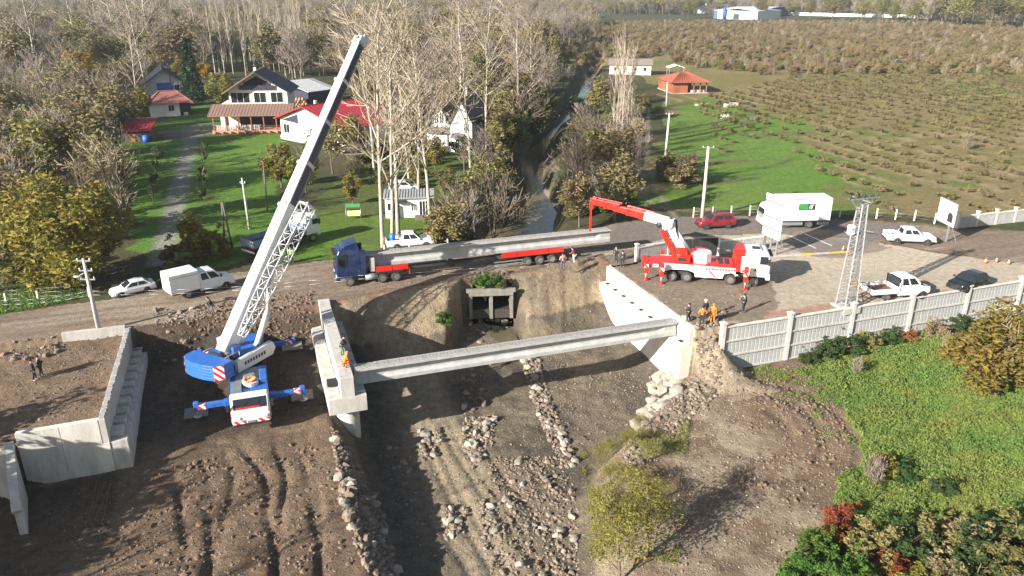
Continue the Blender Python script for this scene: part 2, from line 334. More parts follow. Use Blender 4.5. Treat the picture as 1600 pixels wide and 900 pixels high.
# pit: bed gravel, road-side slopes, spoil
bed = ((gu > 5) & (gu < 33.6) & (GZ < -3.4) & (~north) & (gu < BEDU(gw) + 2)).astype(float)
colr = mixc(colr, (.165, .138, .1), bed * .8); colr = mixc(colr, (.09, .078, .062), bed * sm((fbm(GX, GY, 4, 4, 521) - .42) * 6) * .85); colr = mixc(colr, (.33, .27, .185), bed * sm((gu - 7) / 2) * sm((15 - gu) / 2) * .7)
ZID[(bed > .5) & (ZID == 0)] = 2; zone[:, 0] = np.where(bed > .5, .7 + .3 * sm((gu - 13) / 3), zone[:, 0]); zone[:, 0] = np.where((bed > .5) & (gu < 14), .35, zone[:, 0])
slope = ((dn_ > 0) & (dn_ < 10) & (gu > 5.5) & (gu < 33.4) & (GZ > -5.6) & (ZID == 0)).astype(float); colr = mixc(colr, (.33, .265, .18), slope * .75); colr = mixc(colr, (.16, .13, .095), slope * sm((fbm(GX * 2.2, GY * .6, 2.4, 3, 97) - .48) * 7) * .8)
dark = ((gu > -11) & (gu < 4) & (dn_ > -.6) & (dn_ < 3)).astype(float); colr = mixc(colr, (.085, .065, .048), dark * .7); pit_shade = sm((-51.5 - gw + 2.5 * (n1 - .5)) / 3) * ((gu > -11.4) & (gu < 4.5) & (~north) & (dn_ > .8)); colr = mixc(colr, (.062, .049, .04), pit_shade * .8)  # second mask darkens the crane pit soil colour to deepen its shade
redl = (np.abs(GX + 2.2) > 3.2) * np.exp(-((dn_ - .1) / .35) ** 2) * (gu > 1) * (gu < 26); colr = mixc(colr, (.26, .13, .1), redl * sm((n2 - .4) * 6) * .8)
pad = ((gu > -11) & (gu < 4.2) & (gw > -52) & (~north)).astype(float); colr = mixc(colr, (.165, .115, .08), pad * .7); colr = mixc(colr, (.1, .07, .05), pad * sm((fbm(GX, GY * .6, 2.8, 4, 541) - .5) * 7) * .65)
bed_shade = sm((11.5 - gu + 3 * (n1 - .5)) / 3) * bed; colr = mixc(colr, (.095, .082, .066), bed_shade * .75); wst = ((gu < -11) & (gw > -50.5)).astype(float); colr = mixc(colr, (.075, .058, .046), wst * .7)  # riverbed beside the pier: shadow tone painted into the ground colour
fill = ((gu < -11.2) & (gw > -67) & (gw < -51)).astype(float); colr = mixc(colr, (.185, .13, .09), fill * .8); zone[:, 0] = np.where(fill > .5, .5, zone[:, 0])
spl = ((gu > BEDU(gw) + 1) & (gw > -50.2) & (~north)).astype(float); colr = mixc(colr, (.17, .12, .084), spl * .8); colr = mixc(colr, (.33, .275, .2), spl * sm((n2 - .4) * 6) * sm((37 - gu) / 6) * .55); zone[:, 0] = np.where(spl > .5, .85, zone[:, 0])
tan_ = ((gu > 34) & (gu < 38.5) & (gw > -51.5) & (gw < -45)).astype(float); colr = mixc(colr, (.34, .28, .2), tan_ * .8)
MEADOW = pp([(1238, 577), (1300, 555), (1420, 540), (1530, 520), (1700, 480), (2200, 500), (2200, 1100), (1180, 1100), (1215, 900), (1265, 820), (1320, 755), (1345, 700), (1335, 640), (1300, 600)], -4)
md = painted(MEADOW, 2.2, 3); colr = mixc(colr, (.11, .19, .03), md * .95); zone = np.where(md[:, None] > .5, [0, 1, 0], zone); ZID[md > .5] = 7
lg = painted(pp([(-200, 480), (0, 455), (100, 450), (150, 462), (60, 480), (0, 492), (-200, 520)]), .6, 3); colr = mixc(colr, (.07, .14, .025), lg)
sh = ((gu < -17.5) & (gw > -51.5)).astype(float); colr = mixc(colr, (.1, .085, .065), sh * .6)
colr *= np.where((yd > .5) | (rd > .5), 1., .8 + .4 * fbm(GX, GY, .7, 3, 99))[:, None]
# terrain material
m, t, n, b = newmat('earth'); L = t.links
def nd(k, **kw):
    o = n.new(k)
    for a, v_ in kw.items(): setattr(o, a, v_)
    return o
ac = nd('ShaderNodeAttribute', attribute_name='col'); az = nd('ShaderNodeAttribute', attribute_name='zone'); sx = nd('ShaderNodeSeparateColor'); L.new(az.outputs['Color'], sx.inputs[0])
geo = nd('ShaderNodeNewGeometry'); pos = geo.outputs['Position']
def noise(sc, det=5, ro=.65):
    o = nd('ShaderNodeTexNoise'); o.inputs['Scale'].default_value = sc; o.inputs['Detail'].default_value = det; o.inputs['Roughness'].default_value = ro; L.new(pos, o.inputs['Vector']); return o.outputs['Fac']
def mr(src, a, b_, c_, d_):
    o = nd('ShaderNodeMapRange'); L.new(src, o.inputs[0])
    for i, v_ in enumerate((a, b_, c_, d_)): o.inputs[i + 1].default_value = v_
    return o.outputs[0]
def mul(a, b_):
    o = nd('ShaderNodeMath', operation='MULTIPLY'); L.new(a, o.inputs[0])
    if isinstance(b_, (int, float)): o.inputs[1].default_value = b_
    else: L.new(b_, o.inputs[1])
    return o.outputs[0]
def addn(a, b_):
    o = nd('ShaderNodeMath', operation='ADD'); L.new(a, o.inputs[0]); L.new(b_, o.inputs[1]); return o.outputs[0]
v1 = mr(noise(1.7), .3, .7, .72, 1.28); v2 = mr(noise(9, 4), .3, .7, .8, 1.2); vm = mul(v1, v2)
mc = nd('ShaderNodeMixRGB', blend_type='MULTIPLY'); mc.inputs[0].default_value = 1; L.new(ac.outputs['Color'], mc.inputs[1]); L.new(vm, mc.inputs[2])
vo = nd('ShaderNodeTexVoronoi'); vo.inputs['Scale'].default_value = 8.5; L.new(pos, vo.inputs['Vector'])
vo2 = nd('ShaderNodeTexVoronoi'); vo2.inputs['Scale'].default_value = 3.6; L.new(pos, vo2.inputs['Vector'])
sc1 = nd('ShaderNodeSeparateColor'); L.new(vo.outputs['Color'], sc1.inputs[0]); sc2 = nd('ShaderNodeSeparateColor'); L.new(vo2.outputs['Color'], sc2.inputs[0])
pmask = mr(noise(.55, 4), .38, .62, .35, 1)
p1 = mul(mr(sc1.outputs[0], .68, .72, 0, 1), mr(vo.outputs['Distance'], .28, .42, 1, 0)); p2 = mul(mr(sc2.outputs[0], .82, .86, 0, 1), mr(vo2.outputs['Distance'], .22, .36, 1, 0))
peb = nd('ShaderNodeMath', operation='MAXIMUM'); L.new(p1, peb.inputs[0]); L.new(p2, peb.inputs[1]); pm = mul(mul(peb.outputs[0], sx.outputs[0]), pmask)
pc = nd('ShaderNodeMixRGB'); L.new(mul(pm, .65), pc.inputs[0]); L.new(mc.outputs[0], pc.inputs[1]); pc.inputs[2].default_value = (.34, .3, .245, 1)
L.new(pc.outputs[0], b.inputs['Base Color']); b.inputs['Roughness'].default_value = .92; b.inputs['Specular IOR Level'].default_value = .15
hh = addn(addn(mul(noise(4, 6, .7), mr(sx.outputs[2], 0, 1, 1, .25)), mul(noise(26, 4), .35)), mul(pm, .5)); hh = addn(hh, mul(mul(noise(9, 3), sx.outputs[1]), 1.1))
bp = nd('ShaderNodeBump'); bp.inputs['Strength'].default_value = .9; bp.inputs['Distance'].default_value = .24; L.new(hh, bp.inputs['Height']); L.new(bp.outputs[0], b.inputs['Normal'])
EARTH = m
nx, ny = len(ax), len(ay); I = np.arange(nx * ny).reshape(ny, nx)
F = np.stack([I[:-1, :-1], I[:-1, 1:], I[1:, 1:], I[1:, :-1]], -1).reshape(-1, 4); FZ = ZID[F[:, 0]]; fc_ = np.stack([GX[F].mean(1), GY[F].mean(1), GZ[F].mean(1)], 1); kp = ~((fc_[:, 0] > -4.25) & (fc_[:, 0] < .05) & (fc_[:, 1] > 71.0) & (fc_[:, 1] < 73.5) & (fc_[:, 2] < -1.6)); F = F[kp]; FZ = FZ[kp]
V = np.stack([GX, GY, GZ], 1)
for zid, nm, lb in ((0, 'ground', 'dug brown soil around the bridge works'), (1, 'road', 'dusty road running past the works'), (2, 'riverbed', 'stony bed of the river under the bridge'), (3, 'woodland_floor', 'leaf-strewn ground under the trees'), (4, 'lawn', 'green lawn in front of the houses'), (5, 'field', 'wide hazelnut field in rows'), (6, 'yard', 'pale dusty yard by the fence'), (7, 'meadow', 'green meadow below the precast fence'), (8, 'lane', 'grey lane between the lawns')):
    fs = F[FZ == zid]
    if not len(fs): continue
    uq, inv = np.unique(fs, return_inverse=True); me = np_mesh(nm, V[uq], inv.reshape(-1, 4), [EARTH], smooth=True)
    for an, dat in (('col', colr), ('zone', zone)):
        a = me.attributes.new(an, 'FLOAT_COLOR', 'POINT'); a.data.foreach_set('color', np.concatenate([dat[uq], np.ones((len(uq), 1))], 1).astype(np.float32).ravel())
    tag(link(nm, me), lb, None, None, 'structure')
# water
m, t, n, b = newmat('river_water'); b.inputs['Base Color'].default_value = (.11, .095, .058, 1); b.inputs['Roughness'].default_value = .06
tc = n.new('ShaderNodeNewGeometry'); nz = n.new('ShaderNodeTexNoise'); nz.inputs['Scale'].default_value = 1.3; nz.inputs['Detail'].default_value = 5; t.links.new(tc.outputs['Position'], nz.inputs['Vector'])
bp = n.new('ShaderNodeBump'); bp.inputs['Strength'].default_value = .25; bp.inputs['Distance'].default_value = .1; t.links.new(nz.outputs['Fac'], bp.inputs['Height']); t.links.new(bp.outputs[0], b.inputs['Normal'])
WATER = m
def ribbon(pts, hw, z, name, label):
    mb = MB(); vs = []; 
    for i, p in enumerate(pts):
        a = Vector(pts[max(0, i - 1)]); c = Vector(pts[min(len(pts) - 1, i + 1)]); d = (c - a).normalized(); nn = Vector((-d.y, d.x)); h = hw[i] if isinstance(hw, list) else hw; zz = z[i] if isinstance(z, list) else z
        vs += [(p[0] + nn.x * h, p[1] + nn.y * h, zz), (p[0] - nn.x * h, p[1] - nn.y * h, zz)]
    mb.add(vs, [(2 * i, 2 * i + 1, 2 * i + 3, 2 * i + 2) for i in range(len(pts) - 1)], True)
    return tag(mb.build(name, WATER), label, None, None, 'structure')
ribbon([q for q in RIV], 6.0, -3.55, 'river', 'shallow river above the road')
SP_ = [(-2.0 + .8 * math.sin(k * .5) + k * .22, 70.1 - k * .42) for k in range(16)]
ribbon(SP_, [1.2 - .05 * k for k in range(16)], [float(height(np.array([a]), np.array([b_]), False)[0]) + .08 for a, b_ in SP_], 'stream', 'thin stream running out of the culvert')
# ================================================================ BRIDGE WORKS
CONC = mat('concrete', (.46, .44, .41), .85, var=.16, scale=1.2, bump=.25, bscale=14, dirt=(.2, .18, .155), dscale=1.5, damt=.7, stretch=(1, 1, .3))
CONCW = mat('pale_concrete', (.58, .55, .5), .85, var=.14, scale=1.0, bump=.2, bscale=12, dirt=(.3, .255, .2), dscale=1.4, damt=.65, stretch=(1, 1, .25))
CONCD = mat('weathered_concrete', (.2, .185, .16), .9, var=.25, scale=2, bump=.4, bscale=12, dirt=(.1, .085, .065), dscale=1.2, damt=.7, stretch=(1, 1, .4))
CONCG = mat('grey_concrete', (.38, .385, .38), .85, var=.18, scale=1.6, bump=.25, bscale=20, dirt=(.24, .23, .22), dscale=1.1, damt=.6)
CONCR = mat('rough_concrete', (.33, .32, .3), .95, var=.35, scale=6, bump=.8, bscale=25)
BLACK = mat('black_rubber', (.018, .018, .019), .75, var=.3)
STEEL = mat('galvanised_steel', (.36, .38, .4), .45, .6, var=.15, scale=4)
RUST = mat('rusty_steel', (.16, .085, .05), .8, .2, var=.35, scale=8)
WHITEP = mat('white_paint', (.74, .74, .72), .35, var=.05, dirt=(.4, .36, .3), dscale=.9, damt=.3)
WPLAST = mat('white_sheet', (.78, .78, .77), .45, var=.04, dirt=(.5, .47, .42), dscale=.6, damt=.25)
YELLOWP = mat('yellow_paint', (.6, .36, .04), .6, var=.2, dirt=(.25, .2, .15))
REDP = mat('red_paint', (.55, .02, .012), .35, var=.12, dirt=(.2, .09, .06), damt=.25)
DGREY = mat('dark_grey_metal', (.045, .047, .05), .55, .3, var=.25)
GLASS = glassmat()
# ---- pier
t = thing('bridge_pier', 'pale concrete pier with a T-shaped cap standing beside the crane pit', 'bridge pier', BW(4.9, -59.3), BANG)
part('cap', CONC, t, lambda b: b.box(-1.5, 1.35, -7.5, 7.5, -2.95, -1.62), .03)
part('stem', CONC, t, lambda b: b.box(-.52, .5, -7.47, 7.2, -1.62, .02), .03)
part('end_block', CONC, t, lambda b: b.box(-.52, .5, 7.2, 8.2, -1.62, .28), .03)
for y in (-5.7, 0, 5.7):
    part('column', CONC, t, lambda b: b.tube((0, y, -8.5), (0, y, -2.95), .88, .88, 28))
for s in (-1, 1):
    for k in range(8):
        y = -6.4 + k * 1.83; x = -.98 if s < 0 else .92
        part('bearing_pad', CONC, t, lambda b: b.box(x - .42, x + .4, y - .62, y + .62, -1.62, -1.53 if s < 0 else -1.47), .015)
[part('rebar', RUST, t, lambda b: b.tube((.1 * math.sin(k), -6.8 + k * .62, 0), (.1 * math.sin(k) + .03, -6.8 + k * .62, .35), .012, n=4)) for k in range(6)]
tag(part('tool_box', BLACK, None, lambda b: b.box(-.38, .38, -.3, .3, 0, .42), .02, loc=BW(3.95, -54.0, -1.53), rot=(0, 0, BANG)), 'black box left on the ledge of the concrete pier', 'box')
# ---- right abutment
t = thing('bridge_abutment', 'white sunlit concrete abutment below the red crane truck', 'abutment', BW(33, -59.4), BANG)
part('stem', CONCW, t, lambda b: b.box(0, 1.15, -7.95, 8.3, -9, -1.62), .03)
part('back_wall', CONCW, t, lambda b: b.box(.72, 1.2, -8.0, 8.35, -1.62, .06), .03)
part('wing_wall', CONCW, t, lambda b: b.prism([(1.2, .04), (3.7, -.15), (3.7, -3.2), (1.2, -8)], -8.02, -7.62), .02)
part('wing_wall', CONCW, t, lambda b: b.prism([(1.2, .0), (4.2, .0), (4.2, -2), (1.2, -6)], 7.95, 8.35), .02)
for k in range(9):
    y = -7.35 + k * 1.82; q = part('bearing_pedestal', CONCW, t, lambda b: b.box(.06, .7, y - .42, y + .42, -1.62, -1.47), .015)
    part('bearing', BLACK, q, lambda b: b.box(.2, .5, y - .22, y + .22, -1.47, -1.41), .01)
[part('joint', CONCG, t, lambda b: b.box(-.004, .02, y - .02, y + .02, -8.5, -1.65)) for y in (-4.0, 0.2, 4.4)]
# ---- left abutment
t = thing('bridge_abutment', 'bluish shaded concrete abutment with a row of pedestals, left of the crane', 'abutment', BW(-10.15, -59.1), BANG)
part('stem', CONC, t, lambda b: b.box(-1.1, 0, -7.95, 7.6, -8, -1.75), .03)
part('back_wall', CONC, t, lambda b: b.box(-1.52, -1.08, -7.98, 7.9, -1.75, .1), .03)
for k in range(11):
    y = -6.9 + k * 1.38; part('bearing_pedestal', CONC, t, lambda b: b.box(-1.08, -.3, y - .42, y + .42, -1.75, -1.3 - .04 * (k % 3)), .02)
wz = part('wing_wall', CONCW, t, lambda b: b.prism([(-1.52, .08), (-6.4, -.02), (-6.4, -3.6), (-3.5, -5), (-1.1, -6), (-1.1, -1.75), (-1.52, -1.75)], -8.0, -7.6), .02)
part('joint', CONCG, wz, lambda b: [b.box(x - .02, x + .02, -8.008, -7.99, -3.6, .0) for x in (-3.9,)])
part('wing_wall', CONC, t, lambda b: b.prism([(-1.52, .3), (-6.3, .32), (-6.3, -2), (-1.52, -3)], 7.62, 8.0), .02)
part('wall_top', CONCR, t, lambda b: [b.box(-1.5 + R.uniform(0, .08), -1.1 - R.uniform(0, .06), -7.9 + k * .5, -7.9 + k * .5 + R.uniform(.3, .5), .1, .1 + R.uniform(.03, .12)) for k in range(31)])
# ---- stub wall at the left edge
t = thing('retaining_wall', 'pale stone retaining wall ending in a rough pier at the left edge', 'retaining wall', BW(-16.62, -49.6), BANG)
part('wall_face', CONCW, t, lambda b: b.box(-9, 0, 0, .5, -5.5, -.15), .03)
part('coping', CONC, t, lambda b: b.bar((.05, .3, .02), (.75, -3.6, -2.6), .5, .35))
part('end_wall', CONC, t, lambda b: b.prism([(0, -.2), (-3.5, -2.6), (-3.7, -5.2), (0, -5.5)], -.2, .25, 'x', Matrix.Translation((.05, .1, 0)) @ Matrix.Rotation(rad(11), 4, 'Z')), .03)
# ---- precast bridge beam in place
def ibeam(name, label, L, h, loc, rz, wt=1.12, wb=.78, zt=0., endblk=1.6, parent_kind='beam'):
    t = thing(name, label, parent_kind, loc, rz)
    def prof(tw): return [(-wt / 2, 0), (wt / 2, 0), (wt / 2, -.13), (tw / 2 + .08, -.22), (tw / 2, -.3), (tw / 2, -h + .52), (wb / 2, -h + .3), (wb / 2, -h), (-wb / 2, -h), (-wb / 2, -h + .3), (-tw / 2, -h + .52), (-tw / 2, -.3), (-tw / 2 - .08, -.22), (-wt / 2, -.13)]
    def fn(b):
        rs = []
        for x, tw in ((0, .6), (endblk * .7, .6), (endblk, .24), (L / 2, .24), (L - endblk, .24), (L - endblk * .7, .6), (L, .6)): rs.append([(x, y, z) for y, z in prof(tw)])
        b.loft(rs)
    part('girder', CONCG, t, fn)
    part('rough_top', CONCR, t, lambda b: [b.box(.1 + k * .9, .1 + k * .9 + .87, -wt / 2 + .1, wt / 2 - .1, 0, .02 + R.uniform(0, .03)) for k in range(int((L - .3) / .9))])
    o = part('stirrup', RUST, t, lambda b: [b.path([(.3 + k * .3, -.12, 0), (.3 + k * .3, -.12, .14), (.3 + k * .3, .12, .14), (.3 + k * .3, .12, 0)], .009, 3) for k in range(int((L - .5) / .3))]); o['kind'] = 'stuff'
    return t
ibeam('bridge_beam', 'long grey concrete I-beam set across the riverbed from pier to abutment', 27.95, 1.3, BW(5.6, -53.65, -.16), BANG)
# ---- culvert
t = thing('box_culvert', 'two-cell concrete box culvert under the road', 'culvert', P(768, 489, -3.9) , BANG * .25)
t.location.y = 71.25; t.location.z = -3.2; t.scale = (.92, 1, .92)
for x in (-2.25, -.02, 2.2): [part('inner_face', MATS.get('shade_toned_concrete') or mat('shade_toned_concrete', (.05, .046, .038), .5, var=.3), t, lambda b: b.box(x + s_ * .19 - .01, x + s_ * .19 + .01, .4, 11.9, .03, 1.74)) for s_ in (-1, 1)]; part('wall', CONCD, t, lambda b: b.box(x - .18, x + .18, -.35, 12, -1, 1.75), .02)  # near-black linings paint the shade inside the cells onto their walls
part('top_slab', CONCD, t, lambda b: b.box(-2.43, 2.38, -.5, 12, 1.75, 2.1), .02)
part('floor_slab', mat('shade_toned_concrete', (.05, .046, .038), .5, var=.3), t, lambda b: b.box(-2.43, 2.38, -.2, 12, -1, .02), .02)  # floor colour darkened to stand in for shade in the openings
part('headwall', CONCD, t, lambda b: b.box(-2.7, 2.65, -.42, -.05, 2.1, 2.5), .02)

# ---- precast fence along the yard
def precast_fence(u0, u1, w, n, top, bot, label, rows=3, nb=16, z0=0.):
    t = thing('precast_fence', label, 'fence', BW(u0, w, z0), BANG); Lb = (u1 - u0) / n; hh = (top - bot) / rows
    pm = MB().box(-.17, .17, -.2, .2, bot - .8, top + .35).box(-.24, .24, -.27, .27, top + .35, top + .47).mesh('post', [CONCW])
    for i in range(n + 1): link('post', pm, t, (i * Lb, 0, 0))
    pw = (Lb - .34) / nb
    me = MB().prism([(-pw / 2, -.03), (pw / 2, -.03), (pw / 2, .0), (pw / 2 - .05, .028), (-pw / 2 + .05, .028), (-pw / 2, .0)], 0, hh - .14, 'z', Matrix.Rotation(math.pi, 4, 'X') @ Matrix.Translation((0, 0, -(hh - .14)))).mesh('panel', [CONCG])
    for i in range(n):
        for r in range(rows):
            for k in range(nb): link('panel', me, t, (i * Lb + .17 + (k + .5) * pw, R.uniform(-.006, .006), bot + r * hh + .07))
        for r in range(rows + 1): part('rail', CONCW if r == rows else CONC, t, lambda b: b.box(i * Lb + .18, (i + 1) * Lb - .18, -.13, .13, bot + r * hh - .07, bot + r * hh + .07), .01)
    return t
precast_fence(36.2, 76.9, -50.2, 6, .2, -3.9, 'grey precast concrete panel fence holding up the yard above the green meadow')
# ---- short panel fence and low wall by the red crane
def flat_fence(pts, h, label, thick=.2, postw=.3, posts=True, mt=CONCW):
    a, c = Vector(pts[0]), Vector(pts[1]); d = c - a; L = Vector((d.x, d.y)).length; t = thing('precast_fence', label, 'fence', a, math.atan2(d.y, d.x))
    n = max(1, round(L / 3)); q = L / n
    for i in range(n + 1 if posts else 0): part('post', CONCW, t, lambda b: (b.box(i * q - postw / 2, i * q + postw / 2, -postw / 2, postw / 2, -.3, h + .35), b.box(i * q - postw / 2 - .06, i * q + postw / 2 + .06, -postw / 2 - .06, postw / 2 + .06, h + .35, h + .45)))
    for i in range(n):
        for k in range(8): part('panel', CONCG, t, lambda b: b.box(i * q + .15 + k * (q - .3) / 8 + .015, i * q + .15 + (k + 1) * (q - .3) / 8 - .015, -thick / 2, thick / 2, 0, h - .1))
        part('rail', mt, t, lambda b: b.box(i * q + .12, (i + 1) * q - .12, -thick * .8, thick * .8, h - .1, h + .06), .01)
    return t
flat_fence((P(994, 408), P(1043, 398)), 1.5, 'short grey panel fence with white posts behind the red crane truck')
flat_fence((P(1120, 398), P(1192, 389)), 1.5, 'low grey wall with a pale coping under the big white board', posts=False)
flat_fence((P(1494, 357), P(1640, 341)), 1.5, 'pale panel fence with posts at the right edge of the yard')
gp = P(1066, 402); t = thing('black_gate', 'black sheet gate with a white post standing behind the red crane truck', 'gate', gp, math.atan2(*(P(1121, 399) - gp).yx)); L_ = (P(1121, 399) - gp).length
for k in range(4): part('sheet', DGREY, t, lambda b: b.box(k * L_ / 4 + .02, (k + 1) * L_ / 4 - .02, -.03, .03, .15, 2.0))
part('post', WHITEP, t, lambda b: b.box(L_ - .08, L_ + .12, -.12, .12, 0, 2.15)); part('rail', DGREY, t, lambda b: (b.box(0, L_ - .1, .032, .08, .3, .38), b.box(0, L_ - .1, .032, .08, 1.7, 1.78)))
# ---- rebar bundle, plates
for k, q in enumerate([(308, 651, -3.6), (472, 619, -3.3), (457, 546, -2.7)]):
    c = P(*q); tag(part('steel_plate', mat('worn_plate', (.2, .18, .155), .8, var=.3, scale=3), None, lambda b: b.box(-.85, .85, -.75, .75, 0, .12), .01, loc=(c.x, c.y, gz(c.x, c.y) + .08), rot=(0, 0, BANG + R.uniform(-.05, .05))), ['square mat under the front left outrigger of the blue crane', 'square mat under the front right outrigger, nearest the pier', 'square mat under the rear right outrigger by the dirt slope'][k], 'outrigger mat', 'mats under the crane outriggers')
c = P(155, 790, -4.3); t = thing('rebar_bundle', 'loose bundle of rusty reinforcing bars lying on the dark soil', 'rebar', (c.x, c.y, gz(c.x, c.y)))
for k in range(7): part('bar', RUST, t, lambda b: b.tube((-.8 + k * .16, 1.8 + R.uniform(-.3, .3), .3 + R.uniform(0, .5)), (.1 + k * .17 + R.uniform(-.2, .2), -1.9, .05 + R.uniform(0, .25)), .022, n=5))
# ================================================================ VEHICLES
TYRE = mat('tyre', (.03, .028, .026), .85, var=.3, scale=4, dirt=(.14, .12, .1), dscale=3, damt=.6)
RIM = mat('rim', (.3, .3, .3), .4, .7, var=.15, dirt=(.14, .12, .1), damt=.5)
REDL = mat('red_lens', (.35, .01, .01), .25); CLEAR = mat('clear_lens', (.6, .62, .65), .12)
CHASS = mat('chassis_black', (.03, .03, .032), .6, var=.3, dirt=(.13, .11, .09), damt=.5)
WHEELS = {}
def wheel(par, x, y, r, w, side, ang=0., dual=False):
    key = (round(r, 3), w, dual)
    if key not in WHEELS:
        b = MB(); ww = w * (2 if dual else 1); pr = [(.58 * r, -ww / 2), (.9 * r, -ww / 2), (r, -ww / 2 + .05), (r, ww / 2 - .05), (.9 * r, ww / 2), (.58 * r, ww / 2)]
        rs = [[(q * math.cos(2 * math.pi * i / 20), yy, q * math.sin(2 * math.pi * i / 20)) for i in range(20)] for q, yy in pr]; b.loft(rs, caps=False, smooth=True)
        c = MB(); h = ww / 2
        rs = [[(q * r * math.cos(2 * math.pi * i / 20), yy, q * r * math.sin(2 * math.pi * i / 20)) for i in range(20)] for q, yy in ((.6, h - .01), (.55, h - .03), (.45, h - .1), (.25, h - .1), (.2, h + .0), (.05, h + .01))]; c.loft(rs, caps=True, smooth=False)
        for i in range(8): a = i * math.pi / 4; c.tube((.36 * r * math.cos(a), h - .1, .36 * r * math.sin(a)), (.36 * r * math.cos(a), h - .06, .36 * r * math.sin(a)), .03 * r + .008, n=6)
        WHEELS[key] = (b.mesh('wheel', [TYRE]), c.mesh('rim', [RIM]))
    a, c = WHEELS[key]; o = link('wheel', a, par, (x, y, r), (0, 0, ang + (0 if side > 0 else math.pi))); link('rim', c, o); return o
def quad_on(b, p00, p10, p11, p01, u0=.05, u1=.95, v0=.08, v1=.92, off=.012, th=.02):
    p00, p10, p11, p01 = map(Vector, (p00, p10, p11, p01)); n = (p10 - p00).cross(p01 - p00).normalized()
    def q(u, v): return (p00 * (1 - u) + p10 * u) * (1 - v) + (p01 * (1 - u) + p11 * u) * v
    c = [q(u0, v0), q(u1, v0), q(u1, v1), q(u0, v1)]; b.loft([[p + n * (off - th) for p in c], [p + n * off for p in c]])
def place2(front, rear, half, z=0.):
    """heading and ground centre from the two near-side wheel contacts seen in the photo"""
    a = P(*front, z); c = P(*rear, z); d = (a - c); d.z = 0; L = d.length; d.normalize(); n = Vector((-d.y, d.x, 0))
    if n.dot(-(a + c) / 2) > 0: n = -n
    m_ = (a + c) / 2 + n * half; m_.z = z; return m_, math.atan2(d.y, d.x), L
def car(name, label, loc, rz, paint, L=4.5, Wd=1.78, wb=2.6, kind='sedan', scale=1., group=None, extra=None):
    t = thing(name, label, {'pickup': 'pickup truck', 'suv': 'car', 'sedan': 'car', 'hatch': 'car'}[kind], loc, rz, group); t.scale = (scale,) * 3
    hw = Wd / 2; r = {'sedan': .32, 'suv': .37, 'pickup': .38, 'hatch': .32}[kind]; xf = wb / 2 + (L - wb) * .46; xr = xf - L
    if kind == 'sedan': hood, belt, roof, low = .88, .95, 1.45, .25; gx = (.95, .1, -1.25, -1.95); tail = 1.0
    elif kind == 'hatch': hood, belt, roof, low = .9, .95, 1.48, .25; gx = (.95, .2, -1.6, -2.0); tail = 1.0
    elif kind == 'suv': hood, belt, roof, low = 1.05, 1.1, 1.7, .32; gx = (1.0, .3, -1.95, -2.3); tail = 1.1
    else: hood, belt, roof, low = 1.12, 1.15, 1.8, .4; gx = (1.05, .35, -.95, -1.15); tail = 1.12
    def ring(x, z0, z1, w, k=.9): return [(x, -w * .86, z0), (x, -w, z0 + .16), (x, -w, z1 - .2), (x, -w * k, z1), (x, w * k, z1), (x, w, z1 - .2), (x, w, z0 + .16), (x, w * .86, z0)]
    e = xr if kind != 'pickup' else -1.2
    st = [(xf, low + .12, hood - .3, hw * .76), (xf - .1, low, hood - .16, hw * .9), (xf - .35, low, hood - .07, hw * .97), (gx[0] + .05, low, hood + .01, hw), (gx[0] - .3, low, belt, hw), (-.6, low, belt, hw), (max(e + .5, -1.9) if kind != 'pickup' else -1.0, low, belt, hw)]
    st += [(e + .12, low, tail, hw * .96), (e, low + .12, tail - .12, hw * .88)] if kind != 'pickup' else [(e, low, belt, hw)]
    body = part('body', paint, t, lambda b: b.loft([ring(*s_) for s_ in st]), .03)
    ra, rb, rc, rd_ = gx; wb_, wt_ = hw * .93, hw * .74
    base = {-1: [(ra, -wb_, belt - .02), (rd_, -wb_, belt - .02)], 1: [(ra, wb_, belt - .02), (rd_, wb_, belt - .02)]}
    c8 = [(ra, -wb_, belt - .02), (ra, wb_, belt - .02), (rb, wt_, roof - .03), (rb, -wt_, roof - .03), (rd_, -wb_, belt - .02), (rd_, wb_, belt - .02), (rc, wt_, roof - .03), (rc, -wt_, roof - .03)]
    def gh(b):
        mid = (rb + rc) / 2
        b.add(c8 + [(mid, -wt_ * .9, roof + .03), (mid, wt_ * .9, roof + .03)], [(0, 1, 2, 3), (5, 4, 7, 6), (4, 0, 3, 8, 7), (1, 5, 6, 9, 2), (3, 2, 9, 8), (8, 9, 6, 7)])
    part('roof', paint, t, gh, .02)
    part('windscreen', GLASS, t, lambda b: quad_on(b, c8[0], c8[1], c8[2], c8[3], .07, .93, .08, .93))
    part('rear_window', GLASS, t, lambda b: quad_on(b, c8[5], c8[4], c8[7], c8[6], .1, .9, .12, .88))
    for u0, u1 in ((.08, .47), (.52, .88)):
        part('window', GLASS, t, lambda b: quad_on(b, c8[4], c8[0], c8[3], c8[7], 1 - u1, 1 - u0, .14, .88)); part('window', GLASS, t, lambda b: quad_on(b, c8[1], c8[5], c8[6], c8[2], u0, u1, .14, .88))
    for s in (-1, 1):
        for x in (wb / 2, -wb / 2):
            part('wheel_arch', BLACK, t, lambda b: b.tube((x, s * (hw - .25), r), (x, s * (hw + .004), r), r * 1.14, n=18, smooth=False))
            wheel(t, x, s * (hw - .09), r, .2, s)
        part('headlight', CLEAR, t, lambda b: b.box(xf - .32, xf - .1, s * hw * .68 - .17, s * hw * .68 + .17, hood - .3, hood - .15), .03)
        part('tail_light', REDL, t, lambda b: b.box(xr - .012, xr + .1, s * hw * .72 - .16, s * hw * .72 + .16, tail - .34, tail - .17), .02)
        part('mirror', paint, t, lambda b: b.box(ra - .35, ra - .22, s * (hw + .02), s * (hw + .2), belt, belt + .16), .03)
